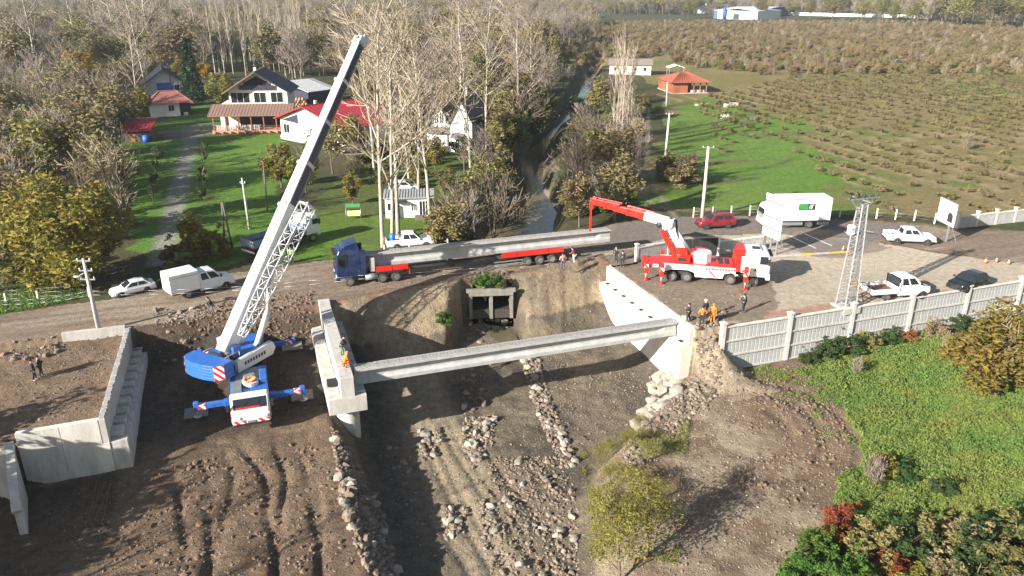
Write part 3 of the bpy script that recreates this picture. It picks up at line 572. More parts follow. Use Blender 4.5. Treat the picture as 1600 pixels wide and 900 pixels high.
    part('grille', BLACK, t, lambda b: b.box(xf - .05, xf + .01, -hw * .42, hw * .42, low + .18, hood - .32), .01)
    part('front_bumper', BLACK if kind == 'suv' else paint, t, lambda b: b.box(xf - .12, xf + .04, -hw * .82, hw * .82, low + .0, low + .17), .03)
    part('rear_bumper', BLACK if kind in ('suv', 'pickup') else paint, t, lambda b: b.box(xr - .04, xr + .1, -hw * .86, hw * .86, low + .02, low + .22), .03)
    part('number_plate', WHITEP, t, lambda b: b.box(xr - .06, xr - .03, -.25, .25, low + .3, low + .42))
    if kind == 'pickup':
        def bed(b):
            z1 = belt + .04
            for s in (-1, 1): b.box(xr + .02, -1.22, s * hw - .05 if s > 0 else -hw + .0, s * hw if s > 0 else -hw + .06, low + .1, z1)
            b.box(xr, xr + .06, -hw + .062, hw - .052, low + .15, z1 - .01); b.box(xr + .06, -1.22, -hw + .062, hw - .052, low + .1, low + .32)
        part('cargo_bed', paint, t, bed); part('bed_liner', DGREY, t, lambda b: b.box(xr + .08, -1.24, -hw + .08, hw - .08, low + .322, low + .36))
        part('roll_bar', DGREY, t, lambda b: b.path([(-1.45, -hw + .15, belt), (-1.3, -hw + .3, roof - .1), (-1.3, hw - .3, roof - .1), (-1.45, hw - .15, belt)], .04))
    if kind == 'suv':
        for s in (-1, 1): part('roof_rail', DGREY, t, lambda b: b.tube((rb - .1, s * wt_ * .9, roof + .05), (rc + .15, s * wt_ * .9, roof + .05), .025))
        part('sill', BLACK, t, lambda b: (b.box(-wb / 2 + .45, wb / 2 - .45, -hw - .01, -hw + .1, low, low + .18), b.box(-wb / 2 + .45, wb / 2 - .45, hw - .1, hw + .01, low, low + .18)))
    return t
def carp(nm, col, rough=.22): return mat(nm, col, rough, var=.04, dirt=(.25, .22, .18), dscale=1.5, damt=.18)
WCAR = carp('white_car_paint', (.72, .73, .74)); RCAR = carp('red_car_paint', (.2, .008, .016)); KCAR = carp('black_car_paint', (.012, .014, .02), .12); NAVY = carp('navy_truck_paint', (.009, .022, .075)); BLUE = mat('blue_crane_paint', (.018, .12, .45), .4, var=.12, dirt=(.16, .15, .14), dscale=2.2, damt=.4); GCAR = carp('grey_blue_paint', (.2, .25, .33), .4)
l, a, L = place2((191, 466), (231, 457), .8); car('sedan', 'white sedan parked nose-left by the big yellow-leaved tree', l, a, WCAR, wb=2.6, L=4.45, kind='sedan', scale=L / 2.6 if .85 < L / 2.6 < 1.15 else 1)
l, a, L = place2((1103, 359), (1139, 357), .85); car('suv', 'dark red SUV driving on the road behind the red crane truck', l, a, RCAR, L=4.65, Wd=1.86, wb=2.75, kind='suv')
l, a, L = place2((1448, 384), (1401, 382), .88); car('pickup', 'white double-cab pickup with a dark bed on the pale yard at right', l, a, WCAR, L=5.3, Wd=1.88, wb=3.2, kind='pickup')
l, a, L = place2((672, 388), (615, 392), .88); pk = car('pickup', 'white pickup with a blue barrel in its bed, parked behind the long trailer', l, a, WCAR, L=5.3, Wd=1.85, wb=3.2, kind='pickup')
q = pk.location + Vector((math.cos(a), math.sin(a), 0)) * -2.0
tag(part('barrel', mat('blue_plastic', (.02, .16, .55), .4), None, lambda b: (b.tube((0, 0, 0), (0, 0, .9), .3, n=16), b.tube((0, 0, .3), (0, 0, .34), .315, n=16), b.tube((0, 0, .6), (0, 0, .64), .315, n=16)), loc=(q.x, q.y, .77)), 'blue plastic barrel standing in the bed of the white pickup', 'barrel')
l, a, L = place2((1484, 452), (1530, 436), .85); car('car', 'black car half hidden by the olive tree behind the precast fence', P(1510, 449), rad(208), KCAR, L=4.4, Wd=1.8, wb=2.6, kind='hatch')
# ---- generic flat-nosed truck cab
def truck_cab(t, x0, x1, hw, z0, z1, paint, sun=True, sleeper=False):
    """x1 = front"""
    def fn(b):
        rs = []
        for z, fx, w in ((z0, .06, .97), (z0 + .5, .0, 1), (z0 + (z1 - z0) * .5, .02, 1), (z1 - .45, .16, .98), (z1 - .08, .32, .93), (z1, .5, .85)):
            rs.append([(x0, -hw * w, z), (x1 - fx - .12, -hw * w, z), (x1 - fx, -hw * w + .14, z), (x1 - fx, hw * w - .14, z), (x1 - fx - .12, hw * w, z), (x0, hw * w, z)])
        b.loft(rs)
    c = part('cab', paint, t, fn, .03); zm = z0 + (z1 - z0) * .5; zt = z1 - .5
    part('windscreen', GLASS, c, lambda b: quad_on(b, (x1 - .02, -hw + .14, zm), (x1 - .02, hw - .14, zm), (x1 - .16, hw - .16, zt), (x1 - .16, -hw + .16, zt), .03, .97, .02, .98))
    for s in (-1, 1):
        d = part('door', paint, c, lambda b: b.box(x1 - 1.15, x1 - .2, s * hw - .01, s * hw + .015, z0 + .25, z1 - .5) if s > 0 else b.box(x1 - 1.15, x1 - .2, -hw - .015, -hw + .01, z0 + .25, z1 - .5), .01)
        part('window', GLASS, c, lambda b: b.box(x1 - 1.05, x1 - .3, s * (hw + .022) - .008, s * (hw + .022) + .008, zm + .02, zt + .05))
        part('mirror', BLACK, c, lambda b: b.box(x1 - .3, x1 - .1, s * (hw + .16) - .1, s * (hw + .16) + .1, zm, zm + .6), .02)
        part('headlight', CLEAR, c, lambda b: b.box(x1 - .06, x1 + .03, s * hw * .75 - .2, s * hw * .75 + .2, z0 + .08, z0 + .3), .02)
    part('bumper', paint, c, lambda b: b.box(x1 - .35, x1 + .05, -hw * .98, hw * .98, z0 - .28, z0 + .05), .04)
    part('grille', BLACK, c, lambda b: [b.box(x1 - .02, x1 + .025, -hw * .7, hw * .7, z0 + .42 + k * .17, z0 + .52 + k * .17) for k in range(4)])
    if sun: part('sun_visor', BLACK, c, lambda b: b.box(x1 - .2, x1 + .15, -hw * .85, hw * .85, zt + .05, zt + .12))
    return c
# ---- tractor + extendable trailer + beam load
a0 = P(548, 448); a1 = P(863, 412); d = a0 - a1; rz = math.atan2(d.y, d.x); n_ = Vector((math.sin(rz), -math.cos(rz), 0))
if n_.dot(-a0) < 0: n_ = -n_
def along(px, py, side=1.2): q = P(px, py); return q - n_ * side
t = thing('tractor_unit', 'navy blue tractor unit with a red-sided bolster pulling the concrete beam', 'truck', along(548, 448), rz)
truck_cab(t, -1.05, 1.25, 1.22, .95, 3.75, NAVY)
part('roof_deflector', NAVY, t, lambda b: b.prism([(-.95, 3.7), (.7, 3.7), (.2, 4.05), (-.8, 4.35), (-.95, 4.3)], -1.0, 1.0), .04)
[part('side_fairing', NAVY, t, lambda b: b.box(-1.6, -1.06, s * 1.15 - .05, s * 1.15 + .05, 1.0, 3.6)) for s in (-1, 1)]
part('chassis', CHASS, t, lambda b: (b.box(-5.6, .9, -.5, -.35, .65, .95), b.box(-5.6, .9, .35, .5, .65, .95), b.box(-2.6, -1.7, -1.1, 1.1, .55, 1.0), b.box(-5.5, -3, -.34, .34, .7, .9)))
[part('fuel_tank', STEEL, t, lambda b: b.tube((-2.7, s * .95, .75), (-1.5, s * .95, .75), .33, n=14)) for s in (-1, 1)]
for s in (-1, 1):
    wheel(t, 0, s * 1.08, .5, .3, s); wheel(t, -3.15, s * .95, .5, .29, s, dual=True); wheel(t, -4.5, s * .95, .5, .29, s, dual=True)
    for k in range(2): part('side_board', REDP, t, lambda b: (b.box(-3.35 - k * 1.6 - .75, -3.35 - k * 1.6 + .78, s * 1.2 - .04, s * 1.2 + .04, 1.2, 1.75), b.box(-3.35 - k * 1.6 - .75, -3.35 - k * 1.6 + .78, s * 1.2 - .055, s * 1.2 + .055, 1.44, 1.48)))
    part('mudguard', CHASS, t, lambda b: b.box(-5.2, -2.6, s * .95 - .32, s * .95 + .32, 1.03, 1.1))
part('deck', CHASS, t, lambda b: b.box(-5.8, -2.5, -1.15, 1.15, 1.1, 1.22)); part('bolster', CONC, t, lambda b: (b.box(-2.5, -2.0, -1.0, 1.0, 1.22, 2.6), b.box(-3.4, -2.6, -.8, .8, 1.22, 1.42)), .03)
part('tail_board', REDP, t, lambda b: (b.box(-5.85, -5.8, -1.25, -.95, .6, 1.25), b.box(-5.85, -5.8, .95, 1.25, .6, 1.25)))
LT = (P(548, 448) - P(844, 414)).length; q = along(844, 414)
t = thing('beam_trailer', 'red-sided three-axle trailer bogie carrying the rear of the concrete beam', 'trailer', q, rz)
for s in (-1, 1):
    for x in (1.35, 0, -1.35): wheel(t, x, s * .95, .5, .29, s, dual=True)
    for k in range(4): part('side_board', REDP, t, lambda b: (b.box(-2.6 + k * 1.72, -2.6 + k * 1.72 + 1.66, s * 1.22 - .04, s * 1.22 + .04, 1.2, 1.78), b.box(-2.6 + k * 1.72, -2.6 + k * 1.72 + 1.66, s * 1.22 - .055, s * 1.22 + .055, 1.46, 1.5)))
    part('side_guard', STEEL, t, lambda b: [b.box(1.9, 5.0, s * 1.15 - .03, s * 1.15 + .03, z, z + .1) for z in (.45, .75)])
part('deck', CHASS, t, lambda b: b.box(-2.7, 4.4, -1.16, 1.16, 1.08, 1.2)); part('bolster', CHASS, t, lambda b: (b.box(-.5, .5, -1, 1, 1.2, 1.5), b.box(3.2, 3.6, -1, 1, 1.2, 1.5)))
part('drawbar', CHASS, t, lambda b: (b.bar((4.4, -.3, 1.0), (LT - 4.6, -.25, .95), .18, .22), b.bar((4.4, .3, 1.0), (LT - 4.6, .25, .95), .18, .22), b.box(9, 9.4, -.6, .6, .7, 1.2)))
part('bumper', REDP, t, lambda b: b.box(-2.85, -2.72, -1.15, 1.15, .55, .75)); part('landing_leg', STEEL, t, lambda b: b.bar((-2.7, -1.2, 1.1), (-4.4, -1.9, .1), .12, .12))
e0 = P(560, 421, 1.0); hd = Vector((math.cos(rz), math.sin(rz), 0)); bl = t.location - hd * 8.3
ibeam('bridge_beam', 'grey concrete I-beam loaded on the trailer behind the navy tractor unit', LT + 6.9, 1.35, (bl.x, bl.y, 2.83), rz)
# ---- box van, crew cab
def crew_van(name, label, l, a, box=True, group=None):
    t = thing(name, label, 'van' if box else 'truck', l, a)
    hw = .98
    def fn(b):
        for_ = []
        for x, z0, z1, w in ((2.75, .55, .98, .8), (2.6, .42, 1.12, .94), (1.75, .4, 1.32, 1), (1.0, .4, 1.4, 1), (-.55, .4, 1.4, 1)): for_.append([(x, -hw * w * .9, z0), (x, -hw * w, z0 + .2), (x, -hw * w, z1 - .2), (x, -hw * w * .94, z1), (x, hw * w * .94, z1), (x, hw * w, z1 - .2), (x, hw * w, z0 + .2), (x, hw * w * .9, z0)])
        b.loft(for_)
    part('body', WCAR, t, fn, .03); zb, zt = 1.38, 2.15; c8 = [(1.75, -hw * .95, zb - .08), (1.75, hw * .95, zb - .08), (.95, hw * .8, zt), (.95, -hw * .8, zt), (-.55, -hw * .95, zb - .08), (-.55, hw * .95, zb - .08), (-.5, hw * .8, zt), (-.5, -hw * .8, zt)]
    part('cab_roof', WCAR, t, lambda b: b.add(c8 + [(.3, -hw * .74, zt + .07), (.3, hw * .74, zt + .07)], [(0, 1, 2, 3), (5, 4, 7, 6), (4, 0, 3, 8, 7), (1, 5, 6, 9, 2), (3, 2, 9, 8), (8, 9, 6, 7)]), .03)
    part('windscreen', GLASS, t, lambda b: quad_on(b, c8[0], c8[1], c8[2], c8[3], .06, .94, .1, .93))
    part('rear_window', GLASS, t, lambda b: quad_on(b, c8[5], c8[4], c8[7], c8[6], .06, .94, .1, .93))
    for u0, u1 in ((.12, .5), (.58, .9)):
        part('window', GLASS, t, lambda b: quad_on(b, c8[4], c8[0], c8[3], c8[7], 1 - u1, 1 - u0, .16, .88)); part('window', GLASS, t, lambda b: quad_on(b, c8[1], c8[5], c8[6], c8[2], u0, u1, .16, .88))
    part('chassis', CHASS, t, lambda b: b.box(-3.0, 1.8, -.5, .5, .42, .7))
    for s in (-1, 1):
        part('wheel_arch', BLACK, t, lambda b: b.tube((1.85, s * .7, .36), (1.85, s * (hw + .004), .36), .42, n=18, smooth=False)); wheel(t, 1.85, s * .88, .36, .22, s); wheel(t, -1.75, s * .82, .36, .21, s, dual=True)
        part('headlight', CLEAR, t, lambda b: b.box(2.45, 2.68, s * .68 - .16, s * .68 + .16, .9, 1.06), .02); part('mirror', BLACK, t, lambda b: b.box(1.35, 1.5, s * 1.12 - .1, s * 1.12 + .1, 1.45, 1.75), .02)
    part('bumper', WCAR if box else BLACK, t, lambda b: b.box(2.5, 2.82, -.85, .85, .4, .6), .04)
    if box:
        part('cargo_box', WPLAST, t, lambda b: b.box(-3.3, -.6, -1.08, 1.08, .72, 2.55), .03); part('box_edge', STEEL, t, lambda b: [b.box(-3.32, -.58, s * 1.09 - .02, s * 1.09 + .02, 2.22, 2.27) for s in (-1, 1)])
        part('door', WPLAST, t, lambda b: (b.box(-3.33, -3.3, -1.0, -.02, .85, 2.45), b.box(-3.33, -3.3, .02, 1.0, .85, 2.45))); part('tail_light', REDL, t, lambda b: (b.box(-3.36, -3.3, -1.05, -.85, .74, .84), b.box(-3.36, -3.3, .85, 1.05, .74, .84)))
    else:
        def bed(b):
            b.box(-3.4, -.7, -1.05, 1.05, .75, .85)
            for s in (-1, 1): b.box(-3.4, -.7, s * 1.05 - .03, s * 1.05 + .03, .85, 1.25)
            b.box(-3.43, -3.4, -1.05, 1.05, .85, 1.25); b.box(-.7, -.65, -1.05, 1.05, .85, 1.7)
        part('flat_bed', WCAR, t, bed); part('bed_floor', RUST, t, lambda b: b.box(-3.35, -.72, -1.0, 1.0, .852, .9)); part('cab_guard', GLASS, t, lambda b: b.box(-.74, -.7, -.95, .95, 1.3, 2.1))
        part('tail_light', REDL, t, lambda b: (b.box(-3.47, -3.43, -1.0, -.75, .7, .8), b.box(-3.47, -3.43, .75, 1.0, .7, .8)))
    return t
l, a, L = place2((352, 452), (296, 466), .9); crew_van('box_van', 'white crew-cab van with a cargo box parked on the dirt road left of the crane', l, a)
l, a, L = place2((1437, 466.5), (1385.5, 470.5), .9); crew_van('flatbed_truck', 'white crew-cab truck with a low open bed parked by the precast fence', l, a, False)
# ---- white box lorry behind the board
q = P(1296, 357); rzl = math.atan2(*(P(1225, 358.5) - q).yx); d = Vector((math.cos(rzl), math.sin(rzl), 0)); n_ = Vector((-d.y, d.x, 0)); n_ = n_ if n_.y > 0 else -n_
t = thing('box_lorry', 'white box lorry with a green and black logo parked behind the big white board', 'lorry', q + n_ * 1.25, rzl)
part('cargo_box', WPLAST, t, lambda b: b.box(.1, 6.3, -1.25, 1.25, 1.0, 3.75), .03); part('box_frame', STEEL, t, lambda b: [b.box(.06, 6.34, s * 1.26 - .02, s * 1.26 + .02, z, z + .1) for s in (-1, 1) for z in (1.0, 3.62)])
sd = 1 if (Matrix.Rotation(rzl, 3, 'Z') @ Vector((0, 1, 0))).y < 0 else -1
lg = part('logo_panel', BLACK, t, lambda b: b.box(2.15, 4.15, sd * 1.262 - .01, sd * 1.262 + .012, 2.35, 3.1)); GRN = mat('green_print', (.02, .25, .05), .5)
part('logo_green', GRN, lg, lambda b: b.box(3.0, 4.08, sd * 1.275 - .004, sd * 1.275 + .004, 2.42, 3.03))
part('logo_figure', WHITEP, lg, lambda b: (b.bar((2.75, sd * 1.278, 2.95), (2.5, sd * 1.278, 2.7), .01, .12, (0, 0, 1)), b.bar((2.5, sd * 1.278, 2.7), (2.6, sd * 1.278, 2.48), .01, .1, (0, 0, 1)), b.bar((2.8, sd * 1.278, 2.8), (2.8, sd * 1.278, 2.5), .01, .1, (1, 0, 0)), b.bar((2.3, sd * 1.278, 2.95), (2.6, sd * 1.278, 2.95), .01, .08, (0, 0, 1))))
part('small_print', DGREY, t, lambda b: [b.box(2.7 + k * .12, 2.78 + k * .12, sd * 1.268 - .004, sd * 1.268 + .004, 1.98, 2.06) for k in range(8)])
truck_cab(t, 6.5, 8.2, 1.15, .85, 2.9, WCAR, False); part('chassis', CHASS, t, lambda b: b.box(0, 7.5, -.5, .5, .6, .98)); part('side_guard', STEEL, t, lambda b: (b.box(3.4, 6.2, sd * 1.2 - .03, sd * 1.2 + .03, .5, .85), b.box(.2, 1.6, sd * 1.2 - .03, sd * 1.2 + .03, .5, .85)))
for s in (-1, 1): wheel(t, 2.5, s * .9, .48, .27, s, dual=True); wheel(t, 7.2, s * 1.0, .48, .28, s)
# ---- grey flatbed tipper beyond the crane boom
q = P(382, 405); dd = (P(474, 352) - q); a = math.atan2(dd.y, dd.x)
a = rad(52); t = thing('tipper_truck', 'grey-blue open-bed truck with a white cab parked under the crane boom', 'truck', q + Vector((.3, .6, 0)), a)
part('cargo_bed', GCAR, t, lambda b: (b.box(.0, 6.4, -1.2, 1.2, 1.15, 1.3), b.box(0, 6.4, -1.24, -1.18, 1.3, 2.0), b.box(0, 6.4, 1.18, 1.24, 1.3, 2.0), b.box(-.05, 0, -1.24, 1.24, 1.2, 2.0), b.box(6.4, 6.46, -1.24, 1.24, 1.3, 2.5), [b.box(.1 + k * 1.55, .2 + k * 1.55, s * 1.26 - .03, s * 1.26 + .03, 1.2, 2.05) for k in range(5) for s in (-1, 1)] and None))
part('bed_floor', DGREY, t, lambda b: b.box(.05, 6.35, -1.15, 1.15, 1.302, 1.33)); truck_cab(t, 6.9, 8.8, 1.15, .95, 3.1, WCAR, False); part('chassis', CHASS, t, lambda b: b.box(.1, 8, -.5, .5, .6, 1.1))
part('tail_bar', WHITEP, t, lambda b: b.box(-.08, 0, -1.15, 1.15, .6, .78)); part('tail_light', REDL, t, lambda b: (b.box(-.12, -.05, -1.15, -.7, .85, 1.05), b.box(-.12, -.05, .7, 1.15, .85, 1.05)))
part('exhaust_drum', STEEL, t, lambda b: b.tube((6.65, .5, 1.6), (6.65, -.6, 1.6), .35, n=14))
for s in (-1, 1):
    for x in (1.4, 2.8): wheel(t, x, s * .92, .5, .28, s, dual=True)
    wheel(t, 7.7, s * 1.02, .5, .3, s)
# ================================================================ BLUE MOBILE CRANE
cz = -3.15; cx_, cy_ = BW(-2.1, -59.9).xy
CR = thing('mobile_crane', 'blue and white mobile crane with its boom raised, standing in the brown pit', 'crane', (cx_, cy_, cz), math.atan2(-UX, UY))
WCR = mat('white_crane_paint', (.6, .61, .62), .35, var=.05, dirt=(.33, .3, .26), damt=.35, dscale=2.5); BDARK = mat('navy_boom_paint', (.02, .032, .075), .35, var=.15); SLING = mat('orange_sling', (.75, .2, .02), .7, var=.3)
m, t_, n, b_ = newmat('red_white_stripes'); tc = n.new('ShaderNodeTexCoord'); wv = n.new('ShaderNodeTexWave'); wv.inputs['Scale'].default_value = 1.1; wv.bands_direction = 'DIAGONAL'; t_.links.new(tc.outputs['Object'], wv.inputs['Vector'])
cr_ = n.new('ShaderNodeValToRGB'); cr_.color_ramp.interpolation = 'CONSTANT'; cr_.color_ramp.elements[0].color = (.6, .03, .03, 1); cr_.color_ramp.elements[1].position = .5; cr_.color_ramp.elements[1].color = (.75, .75, .75, 1)
t_.links.new(wv.outputs['Fac'], cr_.inputs[0]); t_.links.new(cr_.outputs[0], b_.inputs['Base Color']); STRIPE = m
part('chassis', CHASS, CR, lambda b: b.box(-6.6, 7.0, -1.0, 1.0, .55, 1.2))
part('deck', BLUE, CR, lambda b: (b.cbox(-6.8, -2.3, -1.38, 1.38, 1.2, 1.62, .05), b.cbox(.6, 5.9, -1.38, 1.38, 1.2, 1.62, .05)), .02)
part('deck_plate', STEEL, CR, lambda b: (b.box(.9, 3.2, -1.0, 1.0, 1.622, 1.65), b.box(3.5, 4.9, -1.25, -.55, 1.622, 1.9)), .01)
part('side_locker', BLUE, CR, lambda b: (b.cbox(2.2, 3.9, .8, 1.36, 1.622, 2.1, .05), b.cbox(1.0, 2.0, -1.36, -.95, 1.622, 2.0, .05)), .02)
sb = part('sling_tray', WCR, CR, lambda b: b.tube((3.7, .12, 1.64), (3.7, .12, 1.95), .62, n=18, smooth=False)); part('sling', SLING, sb, lambda b: [b.path([(3.7 + .42 * math.cos(k * 1.3 + j * .5), .12 + .42 * math.sin(k * 1.3 + j * .5), 1.98 + .05 * (k % 3)) for j in range(5)], .06, 5) for k in range(6)])
part('engine_hood', STEEL, CR, lambda b: b.cbox(2.3, 3.2, -.4, .5, 1.652, 1.95, .08))
for x in (6.0, 3.6, 0.4, -2.2, -3.9, -5.5):
    for s in (-1, 1): wheel(CR, x, s * 1.15, .62, .42, s)
def ccab(b):
    rs = []
    for x, z1, w in ((5.3, 2.2, 1.36), (5.5, 2.32, 1.38), (6.25, 2.24, 1.36), (6.85, 1.6, 1.35), (7.05, 1.4, 1.32), (7.1, .75, 1.28)): rs.append([(x, -w, .6), (x, -w, z1 - .12), (x, -w + .12, z1), (x, w - .12, z1), (x, w, z1 - .12), (x, w, .6)])
    b.loft(rs)
c = part('cab', WCR, CR, ccab, .03, loc=(.75, 0, 0))
part('windscreen', GLASS, c, lambda b: quad_on(b, (6.85, -1.27, 1.6), (6.85, 1.27, 1.6), (6.25, 1.26, 2.24), (6.25, -1.26, 2.24), .04, .96, .04, .96))
part('dash_cover', REDP, c, lambda b: quad_on(b, (6.85, -1.27, 1.6), (6.85, 1.27, 1.6), (6.25, 1.26, 2.24), (6.25, -1.26, 2.24), .1, .75, .06, .22, .018))
for s in (-1, 1):
    part('window', GLASS, c, lambda b: b.box(5.5, 6.2, s * 1.385 - .01, s * 1.385 + .01, 1.55, 2.1)); part('headlight', CLEAR, c, lambda b: b.box(7.02, 7.14, s * .95 - .2, s * .95 + .2, .95, 1.15), .02)
    part('warning_stripe', STRIPE, c, lambda b: b.box(7.1, 7.13, s * .85 - .4, s * .85 + .4, .62, .88)); part('corner_stripe', STRIPE, c, lambda b: b.box(6.3, 7.0, s * 1.37 - .015, s * 1.37 + .015, .7, 1.4))
    part('mirror', BLACK, c, lambda b: b.box(6.7, 6.85, s * 1.55 - .1, s * 1.55 + .1, 1.6, 2.1), .02)
part('wiper', BLACK, c, lambda b: (b.tube((6.84, .3, 1.66), (6.5, .75, 2.02), .015, n=4), b.tube((6.84, -.6, 1.66), (6.5, -.15, 2.02), .015, n=4)))
part('number_plate', STEEL, c, lambda b: b.box(7.1, 7.14, -.28, .28, .64, .8)); part('bumper', BLACK, c, lambda b: b.box(6.6, 7.08, -1.2, 1.2, .4, .6), .03)
for x in (4.75, -4.6):
    for s in (-1, 1):
        o = part('outrigger_beam', BLUE, CR, lambda b: (b.box(x - .22, x + .22, min(s * 1.0, s * 3.75), max(s * 1.0, s * 3.75), .76, 1.1), b.box(x - .26, x + .26, min(s * .9, s * 1.9), max(s * .9, s * 1.9), .7, 1.15)), .02)
        part('warning_stripe', STRIPE, o, lambda b: b.box(x - .24, x + .24, min(s * 3.2, s * 3.74), max(s * 3.2, s * 3.74), .74, 1.115)); part('jack_head', BLUE, o, lambda b: b.cbox(x - .19, x + .19, min(s * 3.65, s * 4.05), max(s * 3.65, s * 4.05), .6, 1.35, .05))
        part('jack', STEEL, o, lambda b: (b.tube((x, s * 3.85, .1), (x, s * 3.85, .7), .11, n=12), b.tube((x, s * 3.85, .12), (x, s * 3.85, .2), .32, n=16)))
# superstructure: baked about the slew axis
TIP = Vector((-13.9, 73.3, 22.2)); FOOT = Vector((-22.75, 55.7, .2))
az = math.atan2(TIP.y - FOOT.y, TIP.x - FOOT.x); rl = az - CR.rotation_euler.z
inv = (Matrix.Translation(CR.location) @ Matrix.Rotation(CR.rotation_euler.z, 4, 'Z')).inverted(); fl = inv @ FOOT; tl = inv @ TIP
SM = Matrix.Translation((fl.x, fl.y, 0)) @ Matrix.Rotation(rl, 4, 'Z')      # origin under the boom foot, +x towards the boom tip
part('turntable', CHASS, CR, lambda b: b.tube(SM @ Vector((1.5, 0, 1.3)), SM @ Vector((1.5, 0, 1.75)), 1.05, n=28))
part('superstructure', BLUE, CR, lambda b: (b.cbox(-1.9, 3.2, -1.3, 1.3, 1.75, 2.2, .06, SM), b.cbox(-.4, .4, -.95, -.6, 2.2, 3.5, .05, SM), b.cbox(-.4, .4, .6, .95, 2.2, 3.5, .05, SM)), .02)
part('machine_deck', WCR, CR, lambda b: (b.cbox(-2.1, .2, -1.25, 1.25, 2.2, 2.55, .05, SM), b.cbox(-1.9, -.7, -.5, .5, 2.55, 2.8, .05, SM)), .02)
part('winch', DGREY, CR, lambda b: (b.tube(SM @ Vector((-1.3, -.75, 2.9)), SM @ Vector((-1.3, .75, 2.9)), .36, n=18), b.tube(SM @ Vector((-.45, -1.1, 2.75)), SM @ Vector((-.45, -.65, 2.75)), .25, n=14)))
part('handrail', WCR, CR, lambda b: (b.path([SM @ Vector(q) for q in ((-2.0, -1.2, 2.55), (-2.0, -1.2, 3.2), (-.1, -1.2, 3.2), (-.1, -1.2, 2.55))], .025, 5), b.path([SM @ Vector(q) for q in ((-2.0, 1.2, 2.55), (-2.0, 1.2, 3.2), (-.1, 1.2, 3.2), (-.1, 1.2, 2.55))], .025, 5)))
for k in range(5):
    z0 = 1.95 + k * .26; part('counterweight', BLUE, CR, lambda b: b.prism([(-1.6, -2.05), (-1.6, 2.05), (-2.5, 2.05), (-3.1, 1.5), (-3.3, .6), (-3.3, -.6), (-3.1, -1.5), (-2.5, -2.05)], z0, z0 + .245, 'z', SM), .02)
part('warning_stripe', STRIPE, CR, lambda b: (b.prism([(-2.55, -2.06), (-3.12, -1.52), (-3.14, -1.54), (-2.57, -2.08)], 2.0, 3.2, 'z', SM), b.prism([(-2.55, 2.06), (-3.12, 1.52), (-3.14, 1.54), (-2.57, 2.08)], 2.0, 3.2, 'z', SM)))
sp = part('side_panel', WCR, CR, lambda b: b.prism([(-.9, 1.7), (2.9, 1.7), (3.3, 2.2), (3.0, 2.85), (-.9, 2.7)], -1.75, -1.35, 'y', SM), .03)
part('print', DGREY, sp, lambda b: [b.box(-.2 + k * .3, -.2 + k * .3 + .2, -1.762, -1.75, 2.1, 2.4, SM) for k in range(8)])
oc = part('operator_cab', WCR, CR, lambda b: b.prism([(.8, 1.6), (2.9, 1.6), (3.1, 2.2), (2.7, 3.2), (.9, 3.2)], 1.4, 2.3, 'y', SM), .03); part('window', GLASS, oc, lambda b: (b.prism([(1.1, 2.2), (2.9, 2.2), (2.6, 3.0), (1.1, 3.0)], 2.3, 2.315, 'y', SM),))
el = math.atan2(tl.z - fl.z, math.hypot(tl.x - fl.x, tl.y - fl.y)); LB = (tl - fl).length
BM = Matrix.Translation(fl) @ Matrix.Rotation(rl, 4, 'Z') @ Matrix.Rotation(-el, 4, 'Y')
cuts = [(-.9, .43), (.43, .57), (.57, .715), (.715, .86), (.86, 1.)]
for k, (f0, f1) in enumerate(cuts):
    x0 = f0 * LB if k else -.6; x1 = f1 * LB; w = .5 - .03 * k; h = .66 - .04 * k
    o = part('boom_section', WCR, CR, lambda b: b.prism([(-w, h), (-w + .06, h + .04), (w - .06, h + .04), (w, h), (w, -h * .35), (w * .55, -h), (-w * .55, -h), (-w, -h * .35)], x0, x1, 'x', BM), .01)
    if k: part('dark_side', BDARK, o, lambda b: (b.box(x0 + .1, x1 - .1, -w - .008, -w + .01, -h * .35, h * .82, BM), b.box(x0 + .1, x1 - .1, w - .01, w + .008, -h * .35, h * .82, BM), b.prism([(-w - .006, -h * .36), (-w * .55, -h - .008), (w * .55, -h - .008), (w + .006, -h * .36), (w * .9, -h * .36), (w * .5, -h + .02), (-w * .5, -h + .02), (-w * .9, -h * .36)], x0 + .1, x1 - .1, 'x', BM)))
    part('collar', WCR if k < 4 else STEEL, o, lambda b: b.prism([(-w - .07, h + .1), (w + .07, h + .1), (w + .07, -h * .4), (w * .55, -h - .07), (-w * .55, -h - .07), (-w - .07, -h * .4)], x1 - .3, x1 - .05, 'x', BM), .01)
hd_ = part('boom_head', WCR, CR, lambda b: (b.box(LB - .1, LB + .5, -.42, .42, -.5, .55, BM), b.box(LB + .3, LB + .9, -.36, -.28, -.6, .2, BM), b.box(LB + .3, LB + .9, .28, .36, -.6, .2, BM)), .02)
part('sheave', DGREY, hd_, lambda b: [b.tube(BM @ Vector((LB + .7, y, -.25)), BM @ Vector((LB + .7, y + .07, -.25)), .3, n=18) for y in (-.25, -.1, .05, .18)]); part('head_lamp', STEEL, hd_, lambda b: b.box(LB + .1, LB + .35, -.15, .15, .55, .75, BM))
part('luffing_cylinder', WCR, CR, lambda b: (b.tube(SM @ Vector((2.9, 0, 2.1)), SM @ Vector((4.6, 0, 4.6)), .26, n=16), b.tube(SM @ Vector((4.6, 0, 4.6)), BM @ Vector((7.6, 0, -.5)), .17, n=14)))
part('hoist_rope', DGREY, CR, lambda b: [b.tube(BM @ Vector((-.3, y, .85)), BM @ Vector((LB + .3, y, .7)), .014, n=4) for y in (-.12, .12)])
part('cable_guide', STEEL, CR, lambda b: [b.box(f * LB - .03, f * LB + .03, -.3, .3, .7, .86, BM) for f in (.1, .2, .3, .43)])
